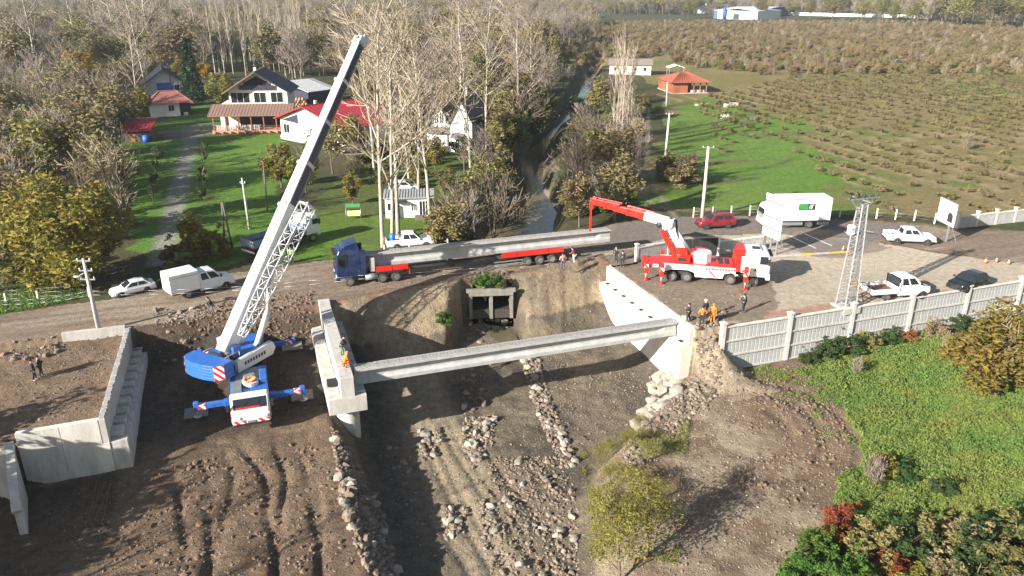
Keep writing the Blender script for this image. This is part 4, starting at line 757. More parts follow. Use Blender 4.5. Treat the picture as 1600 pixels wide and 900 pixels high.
# folded lattice jib along the right flank of the base section
def chord(t_, c):   # c: which of four chords; t_ 0..1 along the jib
    x = 1.0 + t_ * 12.2; wj = .16 + .42 * math.sin(min(1, t_ * 1.5 + .12) * math.pi / 2); y0 = -.95 - .55 * t_
    return BM @ Vector((x, y0 - (wj if c in (1, 2) else -wj) * .8, .1 - .5 * t_ + (wj if c in (2, 3) else -wj)))
jb = part('folding_jib', WCR, CR, lambda b: [b.tube(chord(k / 12, c), chord((k + 1) / 12, c), .055, n=6) for k in range(12) for c in range(4)])
part('lattice', WCR, jb, lambda b: [b.tube(chord(k / 12, c if k % 2 else (c + 1) % 4), chord((k + 1) / 12, (c + 1) % 4 if k % 2 else c), .03, n=5) for k in range(12) for c in range(4)] + [b.tube(chord(k / 12, c), chord(k / 12, (c + 1) % 4), .028, n=5) for k in range(13) for c in range(4)])
part('jib_head', WCR, CR, lambda b: (b.tube(chord(1, 0), chord(1, 2), .09, n=8), b.tube(chord(1, 1), chord(1, 3), .09, n=8)))
for x_, f_ in ((12.6, .97), (5, .33), (1.2, .02)): part('jib_bracket', WCR, CR, lambda b: b.tube(BM @ Vector((x_, -.5, 0)), chord(f_, 0), .07, n=6))
part('ladder', STEEL, CR, lambda b: [b.tube(BM @ Vector((2 + k * .35, -.66, -.35)), BM @ Vector((2 + k * .35, -.66, .15)), .018, n=4) for k in range(28)] + [b.tube(BM @ Vector((2, -.67, z)), BM @ Vector((11.6, -.67, z)), .02, n=4) for z in (-.35, .15)])
# ================================================================ RED CRANE TRUCK
l, a, L = place2((1176, 448), (1049, 440), 1.25)
RT = thing('crane_truck', 'red and white crane truck with a folded knuckle boom above the white abutment', 'crane truck', l, a); RM = Matrix.Translation(l) @ Matrix.Rotation(a, 4, 'Z'); RI = RM.inverted()
REDC = mat('red_crane_paint', (.68, .018, .012), .3, var=.08, dirt=(.3, .12, .08), damt=.18); WTR = mat('white_truck_paint', (.74, .74, .73), .3, var=.04, dirt=(.4, .36, .3), damt=.22); PINK = mat('red_print', (.6, .04, .05), .5)
f1 = L / 2
for s in (-1, 1):
    for x in (f1, f1 - 2.15): wheel(RT, x, s * 1.06, .53, .34, s, rad(-16) if x == f1 else 0)
    for x in (-f1, -f1 + 1.42): wheel(RT, x, s * .97, .53, .3, s, dual=True)
part('chassis', CHASS, RT, lambda b: b.box(-f1 - 1.2, f1 + .9, -.5, .5, .6, 1.0))
ct = truck_cab(RT, f1 - .95, f1 + 1.45, 1.23, 1.0, 3.55, WTR, True)
part('roof_hatch', DGREY, ct, lambda b: b.box(f1 - .3, f1 + .4, -.4, .4, 3.55, 3.6)); part('lamp_bar', STEEL, ct, lambda b: b.tube((f1 + .5, -.9, 3.62), (f1 + .5, .9, 3.62), .05, n=6)); part('door_print', DGREY, ct, lambda b: (b.bar((f1 - .25, -1.262, 2.6), (f1 + .05, -1.262, 1.75), .012, .05), b.bar((f1 + .05, -1.262, 1.75), (f1 + .25, -1.262, 2.2), .012, .05), b.tube((f1 + .05, -1.25, 1.7), (f1 + .05, -1.27, 1.7), .1, n=10)))
part('headache_frame', REDC, RT, lambda b: (b.box(f1 - 1.9, f1 - 1.1, -1.22, 1.22, 1.5, 3.0), b.box(f1 - 1.75, f1 - 1.0, -1.0, 1.0, 3.0, 3.6)), .04); part('wind_panel', WTR, RT, lambda b: b.box(f1 - 1.3, f1 - .98, -1.24, -1.2, 1.4, 3.0))
for s in (-1, 1):
    q = part('side_panel', WTR, RT, lambda b: (b.prism([(-f1 - 1.0, 1.2), (-f1 - 1.0, 1.9), (f1 - 1.75, 1.75), (f1 - 1.75, 1.05), (f1 - 1.75, .95), (f1 - 2.15 + .66, 1.1), (f1 - 2.15, 1.28), (f1 - 2.8, 1.1), (f1 - 2.9, .65), (-f1 + 2.2, .65), (-f1 + 2.1, 1.1), (-f1 + 1.42, 1.3), (-f1, 1.3), (-f1 - .65, 1.1)], s * 1.24 - .03, s * 1.24 + .03)), .01)
    part('print', PINK, q, lambda b: [b.box(-.7 + k * .26, -.7 + k * .26 + .19, s * 1.275 - .004, s * 1.275 + .004, 1.45, 1.66) for k in range(14)]); part('stripe', PINK, q, lambda b: [b.bar((-.9 + k * .55, s * 1.276, 1.35), (-.3 + k * .55, s * 1.276, .75), .01, .09 if k != 1 else .16, (0, 0, 1)) for k in (1, 2)])
    part('dark_stripe', DGREY, q, lambda b: [b.bar((-.9 + k * .55, s * 1.278, 1.3), (-.4 + k * .55, s * 1.278, .8), .01, .06) for k in (0, 3)]); part('small_print', DGREY, q, lambda b: [b.box(-3.6 + k * .3, -3.42 + k * .3, s * 1.275 - .004, s * 1.275 + .004, 1.64, 1.72) for k in range(8)])
part('deck', REDC, RT, lambda b: (b.box(.3, f1 - 1.95, -1.18, 1.18, 1.7, 2.0), b.box(-f1 - 1.4, .3, -1.2, 1.2, 1.55, 1.88)), .03); part('deck_recess', DGREY, RT, lambda b: [b.box(.5 + k * .62, .95 + k * .62, -.85, .85, 2.0, 2.03) for k in range(2)])
bxh = [(.6 * math.cos(i * math.pi / 4 + .39) * 1.55 - 1.05, .6 * math.sin(i * math.pi / 4 + .39) * 1.55) for i in range(8)]
part('equipment_box', WTR, RT, lambda b: b.prism(bxh, 1.88, 2.9, 'z'), .03); part('box_lid', mat('grey_lid', (.5, .52, .54), .4), RT, lambda b: b.prism([(x * .9 - .1, y * .9) for x, y in bxh], 2.9, 2.95, 'z'))
part('oil_tank', REDC, RT, lambda b: (b.tube((-1.7, .9, 2.6), (-.6, .9, 2.6), .42, n=16), b.tube((-2.2, .2, 2.5), (-1.7, .2, 2.5), .55, n=18)))
bx = -f1 + .75; B0 = Vector((bx, -.1, 2.6)); EL = RI @ PY(1045, 349, 71.9); TP = RI @ PY(924, 317, 76.0)
part('crane_base', REDC, RT, lambda b: (b.cbox(bx - .9, bx + .9, -1.0, 1.0, 1.88, 2.5, .1), b.cbox(bx - .55, bx + .55, -.6, .6, 2.5, 3.3, .12), b.tube((bx, 0, 1.5), (bx, 0, 2.7), .75, n=20)), .03)
part('base_valves', DGREY, RT, lambda b: [b.box(bx - .3 + k * .2, bx - .18 + k * .2, -1.12, -.98, 2.1, 2.45) for k in range(4)])
B0 = Vector((bx + .1, -.1, 3.0)); d1 = (EL - B0).normalized(); side = d1.cross(Vector((0, 0, 1))).normalized()
part('mast', REDC, RT, lambda b: (b.bar(Vector((bx - .55, -.35, 2.4)), Vector((bx - .55, -.35, 2.4)) + d1 * 3.0, .4, .45), b.bar(Vector((bx - .55, .35, 2.4)), Vector((bx - .55, .35, 2.4)) + d1 * 2.6, .3, .4)), .02)
part('main_boom', WTR, RT, lambda b: (b.bar(B0, EL + d1 * .3, .5, .75), b.bar(B0 + d1 * 1.0 + Vector((.42, 0, 0)), EL + Vector((.5, 0, -.3)), .3, .35)), .03)
part('boom_cylinder', STEEL, RT, lambda b: (b.tube(B0 + Vector((.7, 0, -.1)), B0 + Vector((.55, 0, -.1)) + d1 * 1.8, .14, n=10), b.tube(B0 + Vector((.55, 0, -.1)) + d1 * 1.8, EL + Vector((.4, 0, -.2)), .09, n=10)))
d2 = (TP - EL).normalized(); L2 = (TP - EL).length; up2 = Vector((0, 0, 1)); s2 = d2.cross(up2).normalized(); v2 = s2.cross(d2)
def on2(t_, y=0, z=0): return EL + d2 * (t_ * L2) + s2 * y + v2 * z
part('elbow', WTR, RT, lambda b: (b.tube(EL - s2 * .45, EL + s2 * .45, .5, n=18), b.tube(on2(.02, -.5, -.35), on2(.02, .5, -.35), .28, n=14)), .02); part('hose_bundle', BLACK, RT, lambda b: [b.path([on2(.0, y, .6), on2(-.08, y, .45), EL - d1 * .7 + s2 * y + d2 * -.5, EL - d1 * 1.6 + s2 * y - d2 * .35], .04, 5) for y in (-.25, -.1, .05, .2)])
part('outer_boom', WTR, RT, lambda b: b.bar(on2(-.06, 0, .15), on2(.3, 0, .15), .66, .8), .03)
part('lifting_eye', DGREY, RT, lambda b: b.tube(on2(.1, -.36, -.3), on2(.1, .36, -.3), .3, n=14))
for k, (t0, t1) in enumerate(((.28, .52), (.5, .68), (.66, .82), (.8, 1.0))): part('telescope', REDC, RT, lambda b: (b.bar(on2(t0, 0, .15), on2(t1, 0, .15), .58 - .07 * k, .7 - .09 * k), b.bar(on2(t1 - .02, 0, .15), on2(t1, 0, .15), .66 - .07 * k, .8 - .09 * k)), .02)
part('boom_rack', REDC, RT, lambda b: (b.bar(on2(.62, -.35, .62), on2(1.0, -.35, .5), .2, .22), b.bar(on2(.62, .3, .62), on2(1.0, .3, .5), .2, .22), b.bar(on2(.2, .42, .5), on2(.55, .42, .5), .18, .25), [b.bar(on2(t_, -.35, .6), on2(t_, .35, .6), .1, .1) for t_ in (.64, .74, .84, .94)] and None), .01)
hk = RI @ PY(922, 358, 76.0)
part('hook_arm', REDC, RT, lambda b: (b.bar(TP + v2 * .15, TP + Vector((0, 0, -.5)), .34, .4, (0, 1, 0)), b.bar(TP + Vector((0, 0, -.4)), hk, .18, .24, (0, 1, 0)), b.tube(hk, hk + Vector((0, 0, -.25)), .12, n=8)), .01)
part('rear_beam', REDC, RT, lambda b: (b.box(-f1 - 2.6, -f1 - .9, -1.15, 1.15, 1.3, 1.75), b.box(-f1 - 3.0, -f1 - 2.4, -.9, -.4, 1.2, 1.9), b.box(-f1 - 3.0, -f1 - 2.4, .4, .9, 1.2, 1.9)), .03)
fl_ = part('flag_plate', WTR, RT, lambda b: b.box(-f1 - 1.9, -f1 - 1.35, -1.2, -1.16, 1.4, 1.7)); part('flag_mark', PINK, fl_, lambda b: b.tube((-f1 - 1.62, -1.2, 1.55), (-f1 - 1.62, -1.21, 1.55), .1, n=10))
for x, y, h in ((-f1 - 2.5, -1.2, 1.75), (-f1 - 1.0, -2.0, 2.1), (f1 - .85, -2.1, 2.3), (-f1 - 1.0, 2.0, 2.1), (f1 - .85, 2.1, 2.3)):
    s = 1 if y > 0 else -1
    o = part('stabiliser', REDC, RT, lambda b: (b.cbox(x - .2, x + .2, y - .2, y + .2, .75, h, .04), b.box(x - .15, x + .15, min(y, s * .9), max(y, s * .9), 1.0, 1.3)), .02)
    part('stabiliser_leg', STEEL, o, lambda b: b.tube((x, y, .1), (x, y, .8), .1, n=10)); part('stabiliser_foot', REDC, o, lambda b: b.tube((x, y, .05), (x, y, .14), .3, n=14)); part('reflector', STRIPE, o, lambda b: b.box(x - .21, x + .21, y - .215, y + .215, 1.35, 1.7))
# ================================================================ PEOPLE
SKIN = mat('skin', (.42, .26, .18), .6, var=.1); CLOTH = {}
def cloth(nm, c): return mat(nm, c, .85, var=.2, scale=7)
K1 = cloth('dark_cloth', (.022, .022, .026)); K2 = cloth('navy_cloth', (.02, .028, .06)); K3 = cloth('hi_vis_orange', (.75, .17, .02)); K4 = cloth('hi_vis_green', (.3, .7, .08)); K5 = cloth('grey_cloth', (.12, .12, .13)); K6 = cloth('salmon_cloth', (.5, .25, .2)); K7 = cloth('jeans', (.06, .09, .16)); K8 = cloth('white_helmet', (.75, .75, .73)); K9 = cloth('orange_helmet', (.75, .2, .03)); HAIR = cloth('dark_hair', (.012, .01, .009))
def skin_obj(name, verts, edges, radii, m, par, sub=1):
    me = bpy.data.meshes.new(name); me.from_pydata(verts, edges, []); me.materials.append(m); o = link(name, me, par)
    md = o.modifiers.new('skin', 'SKIN'); md.use_smooth_shade = True
    for i, r in enumerate(radii):
        d = me.skin_vertices[0].data[i]; d.radius = (r, r) if isinstance(r, (int, float)) else r; d.use_root = (i == 0)
    if sub: s_ = o.modifiers.new('sub', 'SUBSURF'); s_.levels = sub; s_.render_levels = sub
    return o
def person(label, loc, rz, top, legs, head=HAIR, pose='stand', h=1.75, helmet=False, group=None, shoes=K1):
    t = thing('person', label, 'person', loc, rz, group); t.scale = (h / 1.75,) * 3
    k = .0 if pose != 'crouch' else 1.; st = R.uniform(.05, .12) * R.choice((-1, 1))
    if pose == 'crouch':
        pz = .42; ch = (.18, 0, .82); nk = (.26, 0, .98); hd = (.32, 0, 1.12); knee = (.38, .5); ank = (-.02, .08)
    elif pose == 'lean': pz = .93; ch = (.12, 0, 1.28); nk = (.2, 0, 1.44); hd = (.28, 0, 1.58); knee = (.06, .5); ank = (0, .08)
    else: pz = .95; ch = (.0, 0, 1.3); nk = (.01, 0, 1.48); hd = (.03, 0, 1.62); knee = (.03, .5); ank = (-.02, .08)
    V3 = Vector; pel = V3((0, 0, pz)); ch = V3(ch); nk = V3(nk); hd = V3(hd); E_ = []; Rr = []; Vv = []
    def add(p, r, par=None):
        Vv.append(tuple(p)); Rr.append(r)
        if par is not None: E_.append((par, len(Vv) - 1))
        return len(Vv) - 1
    jv = {'J': [], 'T': [], 'S': []}
    ip = add(pel, .13); ic = add(ch, (.15, .13), ip); ink = add(nk, .06, ic); ih = add(hd - V3((.0, 0, .05)), .085, ink); it = add(hd + V3((-.015, 0, .05)), .1, ih); add(hd + V3((.115, 0, -.015)), .016, ih)
    arms = []; lg = []
    for s in (-1, 1):
        hip = pel + V3((0, s * .1, -.05)); kn = V3((knee[0] + s * st * .5, s * .12, knee[1] if pose != 'crouch' else knee[1] - .02)); an = V3((ank[0] + s * st, s * .13, ank[1])); toe = an + V3((.17, s * .03, -.04))
        i = add(hip, .095, ip); i = add(kn, .062, i); i = add(an, .045, i); add(toe, .035, i); lg.append((hip, kn, an, toe))
        sh = ch + V3((0, s * .19, .11))
        if pose in ('fold', 'lean', 'crouch'): el = sh + V3((.08, s * .05, -.27)); wr = el + V3((.22, -s * .16, .06 if pose == 'fold' else -.1))
        elif pose == 'phone' and s == 1: el = sh + V3((.12, s * .1, -.25)); wr = el + V3((.1, -s * .06, .26))
        elif pose == 'hip': el = sh + V3((-.05, s * .2, -.24)); wr = el + V3((.08, -s * .13, -.17))
        else: el = sh + V3((-.02, s * .07, -.29)); wr = el + V3((.06, s * .02, -.25))
        i = add(sh, .062, ic); i = add(el, .047, i); i = add(wr, .032, i); f = (wr - el).normalized(); side = V3((0, 1, 0)).cross(f)
        if side.length < .1: side = V3((1, 0, 0))
        side.normalize(); pm_ = add(wr + f * .07, (.038, .02), i)
        for q in range(4): b0 = wr + f * .1 + side * (q - 1.5) * .02; j = add(b0, .01, pm_); add(b0 + f * (.07 - .012 * abs(q - 1.3)) + V3((.015, -s * .012, 0)), .008, j)
        j = add(wr + f * .04 + side * .042, .011, pm_); add(wr + f * .085 + side * .06, .009, j); arms.append((sh, el, wr))
    skin_obj('body', Vv, E_, Rr, SKIN, t)
    vs = [pel + V3((0, 0, -.03)), ch, nk + V3((0, 0, -.05))]; es = [(0, 1), (1, 2)]; rs = [(.19, .15), (.2, .155), .09]
    for sh, el, wr in arms: i = len(vs); vs += [sh, el, wr]; es += [(1, i), (i, i + 1), (i + 1, i + 2)]; rs += [.09, .068, .052]
    skin_obj('jacket', [tuple(v) for v in vs], es, rs, top, t)
    vs = [pel + V3((0, 0, .03))]; es = []; rs = [(.17, .14)]
    for hip, kn, an, toe in lg: i = len(vs); vs += [hip, kn, an + V3((0, 0, .03))]; es += [(0, i), (i, i + 1), (i + 1, i + 2)]; rs += [.115, .085, .068]
    skin_obj('trousers', [tuple(v) for v in vs], es, rs, legs, t)
    for hip, kn, an, toe in lg: skin_obj('shoe', [tuple(an + V3((-.03, 0, -.01))), tuple(toe)], [(0, 1)], [.058, .05], shoes, t)
    b = MB(); c = hd + V3((-.02, 0, .055))
    if helmet: b.ball(c + V3((.01, 0, .02)), .14, .125, .1, 12, 8); b.box(c.x + .05, c.x + .19, c.y - .09, c.y + .09, c.z - .005, c.z + .012); b.build('helmet', head, t)
    else: b.ball(c + V3((-.015, 0, .01)), .118, .108, .105, 12, 8); b.build('hair', head, t)
    return t
def g3(px, py, z=None):
    q = P(px, py, z if z is not None else 0.); 
    if z is None: q.z = max(gz(q.x, q.y), -.6) if abs(gz(q.x, q.y)) < .8 else 0
    return q
person('person in dark clothes and pale shoes on the left dirt fill, nearer of two', g3(55, 594, -.55), .6, K2, K1, shoes=K8)
person('person in black with folded arms on the left dirt fill, farther of two', g3(65, 588, -.55), .4, K1, K1, pose='fold')
person('person in black leaning forward at the road edge left of the crane', g3(333, 491, 0), 3.6, K1, K5, pose='lean')
person('worker in a green hi-vis vest under the crane boom, left of two', g3(444, 412, 0), -1.2, K4, K1); person('worker in a green hi-vis vest under the crane boom, right of two', g3(456, 411, 0), -1.8, K4, K1, pose='hip')
person('person in black with green trousers standing on top of the pier', BW(5.05, -55.6, .02), .2, K1, cloth('green_cloth', (.1, .16, .08)), pose='lean', h=1.8)
person('worker in orange crouching on top of the pier by the beam end', BW(4.95, -53.6, .02), .5, K3, K3, K9, 'crouch', helmet=True)
person('person in a salmon top standing beside the trailer wheels', g3(879, 421, 0), 2., K6, K7, pose='hip'); person('person in white and red at the tail of the beam trailer', g3(897, 411, 0), 2.6, cloth('maroon_cloth', (.2, .04, .04)), K8, pose='lean')
person('person in black by the far end of the white abutment, left of two', g3(962, 409, 0), -2, K1, K1); person('person in navy by the far end of the white abutment, right of two', g3(972, 417, 0), -1.6, K2, K1, pose='fold')
person('person in navy jacket at the edge of the white abutment wall', g3(1075, 503, 0), 2.5, K2, K1, pose='fold'); person('worker in a wide orange vest on the abutment edge, seen from behind', g3(1096, 508, 0), 1.7, K3, K1, HAIR, 'hip')
person('person in black with a white helmet behind the orange-vested workers', g3(1101, 497, 0), 2., K1, K1, K8, helmet=True); person('worker in full orange with an orange helmet on the abutment edge', g3(1113, 504, 0), 1.2, K3, K3, K9, helmet=True)
person('person in dark clothes holding a phone by the stabiliser of the red crane', g3(1161, 488, 0), 2.2, K2, K1, pose='phone')
# ================================================================ POLES, BOARDS, SMALL THINGS
WOOD = mat('grey_wood', (.13, .11, .09), .9, var=.3, scale=5)
def pole(name, label, base, top, Y=None, r=(.17, .1), m=CONC, arms=(), lamp=None, z=0., group=None, extra=None):
    b0 = P(*base, z); t0 = PY(*top, b0.y); t = thing(name, label, 'pole', b0, 0, group); v = t0 - b0
    part('shaft', m, t, lambda b: b.tube((0, 0, -.3), v, r[0], r[1], 12))
    for f_, w in arms: part('crossarm', STEEL, t, lambda b: b.box(v.x * f_ - w, v.x * f_ + w, v.y * f_ - .05, v.y * f_ + .05, v.z * f_ - .05, v.z * f_ + .05)); [part('insulator', WHITEP, t, lambda b: b.tube((v.x * f_ + s * w * .9, v.y * f_, v.z * f_ + .05), (v.x * f_ + s * w * .9, v.y * f_, v.z * f_ + .22), .05, n=8)) for s in (-1, 1)]
    if lamp:
        q = PY(*lamp, b0.y) - b0; part('lamp_arm', STEEL, t, lambda b: b.tube(v * .82, q, .035, n=6)); part('lamp_head', STEEL, t, lambda b: b.ball(q, .38, .18, .12, 10, 6))
    return t
pole('utility_pole', 'grey concrete utility pole with cross-arms and a lamp at the left roadside', (155, 517), (130, 404), arms=((.97, .55), (.84, .55), (.72, .6)), lamp=(121, 432), r=(.2, .12))
pole('utility_pole', 'tall white utility pole behind the red SUV', (1097, 342), (1107, 229), m=CONCW, arms=((.985, .7),), r=(.24, .15)); pole('utility_pole', 'white utility pole in the meadow left of the red pavilion track', (1040, 243), (1046, 177), m=CONCW, arms=((.98, .6),), r=(.24, .14))
pole('utility_pole', 'slim white pole in front of the red-roofed pavilion', (1041, 168), (1043, 128), m=CONCW, r=(.2, .14))
pole('utility_pole', 'grey pole with a small box at the lower edge of the lawn', (390, 358), (378, 278), m=CONC, arms=((.9, .3),)); pole('utility_pole', 'thin dark pole on the right side of the lawn', (418, 332), (411, 252), m=WOOD, r=(.12, .08))
b0 = P(357, 394); t = thing('wooden_pole', 'dark wooden A-shaped pole at the roadside below the lawn', 'pole', b0)
for dx in (-.3, .55): part('leg', WOOD, t, lambda b: b.tube((dx, 0, -.2), (.0 + dx * .12, .1, 5.6), .12, .09, 8))
part('brace', WOOD, t, lambda b: b.bar((-.25, .03, 2.4), (.4, .05, 2.4), .08, .1))
# lattice pylon
b0 = P(1321, 479); t0 = PY(1352, 318, b0.y); hT = t0.z; t = thing('lattice_pylon', 'galvanised lattice power pylon standing behind the precast fence', 'pylon', b0, BANG); drift = Vector((t0.x - b0.x, 0, 0))
def pc(f_, k): w = .62 - .34 * f_; s = ((-1, -1), (1, -1), (1, 1), (-1, 1))[k]; return Vector((s[0] * w, s[1] * w, hT * f_)) + drift * f_ * .0
for k in range(4): part('leg', STEEL, t, lambda b: b.bar(pc(0, k), pc(1, k), .11, .11))
n_ = 16; o = part('lattice', STEEL, t, lambda b: [b.bar(pc(i / n_, k), pc((i + 1) / n_, (k + 1) % 4), .055, .055) for i in range(n_) for k in range(4)] + [b.bar(pc(i / n_, k), pc(i / n_, (k + 1) % 4), .05, .05) for i in range(1, n_ + 1) for k in range(4)])
part('crossarm', STEEL, t, lambda b: (b.bar((-1.5, -.2, hT + .5), (1.5, -.2, hT + .5), .1, .1), b.bar((-1.5, .2, hT + .5), (1.5, .2, hT + .5), .1, .1), b.bar((-.28, 0, hT - .9), (-1.3, 0, hT + .5), .07, .07), b.bar((.28, 0, hT - .9), (1.3, 0, hT + .5), .07, .07), b.bar((-.3, -1.2, hT + .4), (-.3, 1.2, hT + .4), .09, .09)))
for x in (-1.4, -.7, 0, .7, 1.4): part('insulator', CHASS, t, lambda b: (b.tube((x, 0, hT + .5), (x, 0, hT + .85), .07, n=8), b.tube((x, 0, hT + .62), (x, 0, hT + .67), .13, n=10)))
part('danger_plate', YELLOWP, t, lambda b: b.box(-.2, .2, -.52, -.49, 2.2, 2.6)); part('base', CONC, t, lambda b: b.box(-.9, .9, -.9, .9, -.4, .15))
# boards
def board(name, label, tl_, tr_, zt, zb, ground, printed=False, posts=((.25,), (.75,)), back=False):
    a = P(*tl_, zt); c = P(*tr_, zt); d = c - a; Lb = d.length; t = thing(name, label, 'billboard', (a.x, a.y, 0), math.atan2(d.y, d.x))
    if back:
        for k in range(2): part('panel', WPLAST, t, lambda b: b.box(k * Lb * .72 + .01, Lb * .72 - .01 if k == 0 else Lb, -.05, .05, zb, zt))
        part('rail', DGREY, t, lambda b: [b.box(.0, Lb, -.12, -.052, z, z + .1) for z in (zb + .9, zb + 2.1, zt - .8)])
    else: part('panel', WPLAST, t, lambda b: b.box(0, Lb, -.05, .05, zb, zt)); part('frame', STEEL, t, lambda b: (b.box(-.05, Lb + .05, -.07, .07, zt, zt + .06), b.box(-.05, Lb + .05, -.07, .07, zb - .06, zb)))
    for f_ in posts: part('post', STEEL, t, lambda b: (b.box(f_[0] * Lb - .08, f_[0] * Lb + .08, .06, .22, -.3, zt - .2), b.bar((f_[0] * Lb, .15, zb + .6), (f_[0] * Lb, 1.3, 0), .06, .06)))
    if printed:
        part('print', DGREY, t, lambda b: (b.box(Lb * .6, Lb * .9, -.062, -.05, zb + .35, zb + 1.0), b.prism([(Lb * .58, zb + 1.0), (Lb * .92, zb + 1.0), (Lb * .84, zb + 1.4), (Lb * .66, zb + 1.45)], -.062, -.05))); part('text_line', mat('grey_print', (.5, .5, .5), .6), t, lambda b: [b.box(Lb * .12, Lb * (.5 - .07 * (k % 3)), -.06, -.05, zt - .6 - k * .28, zt - .5 - k * .28) for k in range(6)])
    return t
board('billboard', 'big white double board seen from behind at the edge of the yard', (1198.9, 300.8), (1227, 311), 6.3, 1.7, None, back=True, posts=((.15,), (.5,), (.85,)))
board('billboard', 'white printed board with a small grey house picture, tilted at the right roadside', (1471, 308), (1497, 320), 4.6, 2.0, None, True, posts=((.7,),))
# cones
def cone(px, py, label, i=[0]):
    q = P(px, py); t = thing('traffic_cone', label, 'traffic cone', q, R.uniform(0, 3), 'traffic cones on the yard'); t.scale = (.8, .8, .8); part('cone', K3, t, lambda b: (b.tube((0, 0, .04), (0, 0, .75), .17, .04, 14), b.box(-.22, .22, -.22, .22, 0, .05))); part('band', WHITEP, t, lambda b: (b.tube((0, 0, .3), (0, 0, .45), .128, .098, 14), b.tube((0, 0, .55), (0, 0, .64), .085, .068, 14)))
for q in ((1317, 392, 'orange and white traffic cone at the end of the yellow kerb, left of two'), (1325, 394, 'orange and white traffic cone at the end of the yellow kerb, right of two'), (1539, 412, 'traffic cone on the pale yard above the olive tree, left of three'), (1556, 411, 'traffic cone on the pale yard above the olive tree, middle of three'), (1575, 414, 'traffic cone on the pale yard above the olive tree, right of three')): cone(*q)
a = P(1195, 402); c = P(1328, 394); d = c - a; t = thing('kerb', 'yellow and grey painted kerb along the parking bay', 'kerb', a, math.atan2(d.y, d.x)); nk = 12
for k in range(nk): part('kerb_stone', YELLOWP if k in (5, 6, 9, 10, 11) else CONCG, t, lambda b: b.box(k * d.length / nk + .01, (k + 1) * d.length / nk - .01, -.1, .12, -.1, .14), .01)
for px0, py0, px1, py1, py2 in ((1235, 369, 1275, 388, 0), (1257, 365, 1300, 384, 0), (1318, 361, 1340, 371, 0)):
    a = P(px0, py0, .012); c = P(px1, py1, .012); d = c - a; tag(part('parking_line', WHITEP, None, lambda b: b.box(0, d.length, -.07, .07, 0, .004), loc=a, rot=(0, 0, math.atan2(d.y, d.x))), 'white painted parking line on the dark bay', None, 'white parking lines', 'structure')
# white dish-like barrier head on the yard
q = P(1342, 368); t = thing('barrier_gate', 'white barrier head leaning over beside the pylon', 'barrier', q); part('head', WHITEP, t, lambda b: b.cbox(-1.4, -.6, -.3, .3, .2, 1.3, .1)); part('arm', STEEL, t, lambda b: b.bar((-1, 0, .9), (1.5, -.3, .5), .08, .1)); part('foot', STEEL, t, lambda b: b.box(-1.2, -.8, -.2, .2, 0, .2))
t = thing('power_cable', 'pair of thin cables strung along the road from the left utility pole', 'cable', (0, 0, 0))
for dz in (0, .35):
    A_ = [PY(-60, 474, 57.0), PY(141, 461, 59.3), PY(560, 436, 66.5), PY(960, 398, 77.0)]; pts_ = []
    for a_, c_ in zip(A_, A_[1:]): pts_ += [a_.lerp(c_, k / 10) - Vector((0, 0, 1.6 * (k / 10) * (1 - k / 10) - dz)) for k in range(10)]
    part('cable', STEEL, t, lambda b: b.path(pts_ + [A_[-1] + Vector((0, 0, dz))], .013, 4))
q = A_[-1]; tag(part('cable_post', STEEL, None, lambda b: b.tube((0, 0, -q.z - .3), (0, 0, .6), .05, .04, 8), loc=q), 'thin grey post holding the cables beside the trailer tail', 'pole')
# wire fence with concrete posts
def wire_fence(pts, label, step=2.4, h=1.35, m=CONCW):
    t = thing('wire_fence', label, 'fence', (0, 0, 0)); pv = []
    for a, c in zip(pts, pts[1:]):
        n = max(1, round((c - a).length / step)); pv += [a + (c - a) * i / n for i in range(n)]
    pv.append(pts[-1]); me = MB().box(-.07, .07, -.07, .07, -.3, h).mesh('post', [m])
    for q in pv: link('post', me, t, (q.x, q.y, gz(q.x, q.y)), (R.uniform(-.04, .04), R.uniform(-.04, .04), 0))
    o = part('wire', STEEL, t, lambda b: [b.tube((a.x, a.y, gz(a.x, a.y) + z), (c.x, c.y, gz(c.x, c.y) + z), .012, n=3) for a, c in zip(pv, pv[1:]) for z in (.4, .8, 1.2)]); o['kind'] = 'stuff'
wire_fence([P(1083, 340), P(1200, 336), P(1340, 340), P(1428, 345), P(1492, 355)], 'wire fence on white concrete posts along the hazelnut field'); wire_fence([P(-40, 478), P(60, 470), P(140, 464)], 'thin wire fence on posts in the green verge at far left', 3, 1.0)
wire_fence([P(560, 402), P(640, 394), P(700, 388)], 'thin wire fence behind the trailer along the lawn', 3, 1.1)
# ================================================================ HOUSES
WALLW = mat('white_render', (.7, .69, .66), .8, var=.06, dirt=(.45, .42, .38), damt=.25); WALLB = mat('beige_render', (.5, .46, .4), .85, var=.1, dirt=(.3, .27, .23)); ROOFB = mat('brown_tile', (.2, .125, .095), .8, var=.2, scale=4); ROOFR = mat('dark_red_sheet', (.3, .02, .03), .5, var=.15); ROOFT = mat('terracotta_tile', (.31, .09, .055), .8, var=.2, scale=4); ROOFG = mat('grey_sheet', (.36, .37, .38), .6, .3, var=.2, scale=3)
TIMB = mat('red_timber', (.3, .1, .05), .75, var=.25, scale=5); DARKIN = mat('dark_interior', (.02, .02, .024), .8); FRAMEW = mat('white_frame', (.75, .75, .74), .5); BRICKP = mat('pink_brick', (.42, .22, .16), .85, var=.2, scale=6); BLUET = mat('blue_tarpaulin', (.02, .12, .6), .6, var=.2); NAVYR = mat('navy_roof', (.03, .032, .055), .5, var=.25)
